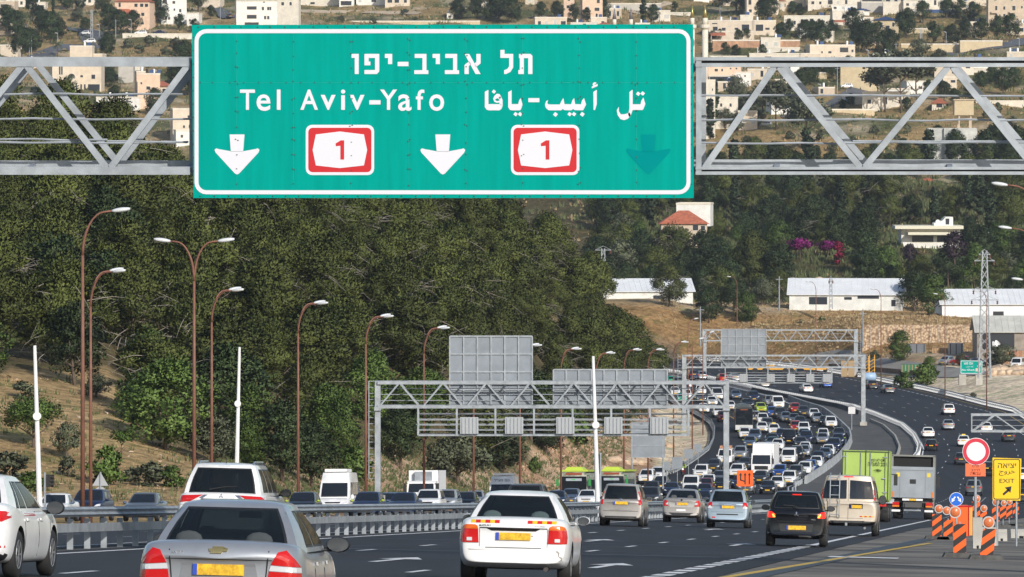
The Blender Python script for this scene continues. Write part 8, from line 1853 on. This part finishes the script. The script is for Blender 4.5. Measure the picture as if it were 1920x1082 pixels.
r = empty('tank_trailer', on(1630, 985), 0, 'small blue and white tank trailer beside the yellow masts', 'trailer'); MB().lathe([(.3, -1.2), (.75, -1.0), (.75, 1.0), (.3, 1.2)], (0, 0, 1.3), 'x', 14).build('tank', mat('pale blue tank', (.35, .5, .7), .4), r, True); [MB().lathe([(.4, -.1), (.4, .1)], (x, -.8, .4), 'y', 12).build('wheel', black, r) for x in (-.6, .6)]
def parked(kind, col, px, d, hd, lab):
    o = put_car(kind, col, 0, 100, 0, lab, 'cars parked in the yard and village'); o.rotation_mode = 'XYZ'; o.rotation_euler = (0, 0, hd); q = on(px, d); o.location = (q.x, q.y, q.z + .15)
for a in (('sedan', 'navy', 1828, 996, 1.6, 'dark blue car parked left of the olive trees at the lower shed'), ('hatchback', 'black', 1858, 994, 1.5, 'black car parked behind the olive tree at the lower shed'), ('pickup', 'red', 1806, 999, .8, 'blue and red pickup parked by the small olive bush'), ('van', 'white', 1908, 990, 2.9, 'white van parked at the right edge by the lower shed'), ('hatchback', 'silver', 1775, 1001, 2.6, 'silver car parked beside the machine in the yard')): parked(*a)
for i, (kind, col, px, py, hd, lab) in enumerate((('suv', 'silver', 1594, 192, 1.4, 'silver car parked on the cream terrace in the village'), ('hatchback', 'white', 1587, 166, 1.8, 'white car parked under the high golden wall'), ('sedan', 'silver', 1600, 163, 1.5, 'silver car parked right of the white one under the golden wall'), ('hatchback', 'grey', 1435, 238, 1.5, 'grey car parked between the leaning bare trees'), ('suv', 'white', 1788, 30, 1.5, 'white car parked in front of the blue framed shelter'),
    ('sedan', 'black', 194, 80, 1.5, 'black car on the village road left of the peach house'), ('hatchback', 'white', 160, 66, 1.2, 'white car parked on the grey lot at the upper left'), ('suv', 'white', 168, 82, 1.6, 'white car parked beside the cube house roof'), ('suv', 'white', 264, 66, 1.5, 'white car parked under the peach house'), ('sedan', 'navy', 298, 65, 1.5, 'dark blue car parked right of the peach house'), ('suv', 'dark grey', 212, 150, 1.4, 'dark car parked beside the palm through the left truss'), ('hatchback', 'white', 392, 14, 1.3, 'white car on the road at the top left of the sign'), ('sedan', 'dark grey', 430, 34, .3, 'dark car on the road above the sign beside the large white block'))):
    q = PT(px, py, 1480); parked(kind, col, px, q.y, hd, lab)
# fence around the small yard
r = empty('fence', on(1430, 1112), 0, 'black screened fence left of the long white shed', 'fence'); MB().box(-3.4, 3.4, 0, .08, -.5, 1.9).build('screen', mat('black fence screen', (.03, .03, .035), .9), r); m = MB(); [m.box(x - .05, x + .05, -.06, 0, -.5, 2.1) for x in (-3.4, -1.1, 1.1, 3.4)]; m.build('post', galvd, r)
# ------------------------------------------------------------------ grass and stones too many to count
def scatter(name, m_, n, pick, hgt, wd, seed):
    rr = random.Random(seed); V = []; Fc = []
    for _ in range(n):
        px, d = pick(rr); p = on(px, d)
        if le(p.y) - 1.5 < p.x < re(p.y) + 1.5 and p.y < 1112: continue
        h_ = hgt * rr.uniform(.5, 1.5)
        for q in range(5):
            a = rr.uniform(0, 6.28); o = Vector((math.cos(a), math.sin(a), 0)) * wd; c = p + o * rr.uniform(0, 1.5); b = len(V); s = Vector((math.sin(a), -math.cos(a), 0)) * wd * .35
            V += [tuple(c - s + Vector((0, 0, -.1))), tuple(c + s + Vector((0, 0, -.1))), tuple(c + o * .6 + Vector((0, 0, h_ * rr.uniform(.6, 1))))]; Fc.append((b, b+1, b+2))
    me = bpy.data.meshes.new(name); me.from_pydata(V, [], Fc); me.materials.append(m_); return tag(link(name, me), {'dry_grass': 'dry straw grass covering the open slopes', 'green_weeds': 'green weeds between the dry grass'}.get(name, 'low vegetation'), 'grass', None, 'stuff')
straw = mat('dry straw', (.42, .31, .17), .9, var=.3, vs=.3); weed = mat('weeds', (.10, .12, .045), .9, var=.3, vs=.3)
def pk_left(rr): px = rr.uniform(-20, 420); return px, rr.uniform(345, interp(px, FB) + 8)
def pk_bank(rr): return rr.uniform(1236, 1925), rr.uniform(1034, 1165)
def pk_vil(rr): return rr.uniform(-20, 1940), 1180 + 1120 * rr.random() ** .9
def pk_foot(rr): px = rr.uniform(420, 1235); dd = interp(px, FB); return px, dd - rr.uniform(-20, 60)
scatter('dry_grass', straw, 1800, pk_left, .10, .12, 1); scatter('dry_grass', straw, 7000, pk_bank, .3, .35, 2); scatter('dry_grass', straw, 9000, pk_vil, .7, .5, 3)
scatter('green_weeds', weed, 350, pk_left, .4, .2, 4); scatter('green_weeds', weed, 9000, pk_vil, 1.2, .8, 5); scatter('green_weeds', weed, 5000, pk_foot, .3, .3, 6); scatter('green_weeds', weed, 7000, lambda rr: (rr.uniform(1120, 1930), rr.uniform(1160, 1500)), 1.3, .8, 7)
m = MB(); rr = random.Random(11)
for _ in range(2600):
    z = rr.random()
    if z < .62: px = rr.uniform(900, 1300); d = interp(px, FB) - rr.uniform(0, 70) if px < 1220 else rr.uniform(700, 1000)
    elif z < .7: px, d = pk_left(rr)
    else: px = rr.uniform(1240, 1920); d = rr.uniform(960, 1060)
    p = on(px, d)
    if le(p.y) - 1 < p.x < re(p.y) + 1.5: continue
    s = rr.uniform(.08, .3); b = [Vector((rr.uniform(-1, 1), rr.uniform(-1, 1), rr.uniform(-.3, .9))) * s + p for _ in range(5)]; m.add(b, [(0, 1, 2), (0, 2, 3), (0, 3, 4), (0, 4, 1), (1, 3, 2), (1, 4, 3)])
tag(m.build('rubble', rock, fix=False), 'loose limestone rubble strewn over the banks', 'rubble', None, 'stuff')
# ------------------------------------------------------------------ air
hz_ = bpy.data.materials.new('thin haze'); hz_.use_nodes = True; n = hz_.node_tree.nodes; l = hz_.node_tree.links; n.remove(n['Principled BSDF']); v = n.new('ShaderNodeVolumePrincipled'); v.inputs['Color'].default_value = (.86, .92, 1, 1); v.inputs['Density'].default_value = .00006; v.inputs['Anisotropy'].default_value = .3; l.new(v.outputs[0], n['Material Output'].inputs['Volume'])
if HAZE: tag(MB().box(-6500, 6500, -60, 9200, -75, 210).build('haze', hz_), 'thin pale haze filling the valley air', 'haze', None, 'stuff')
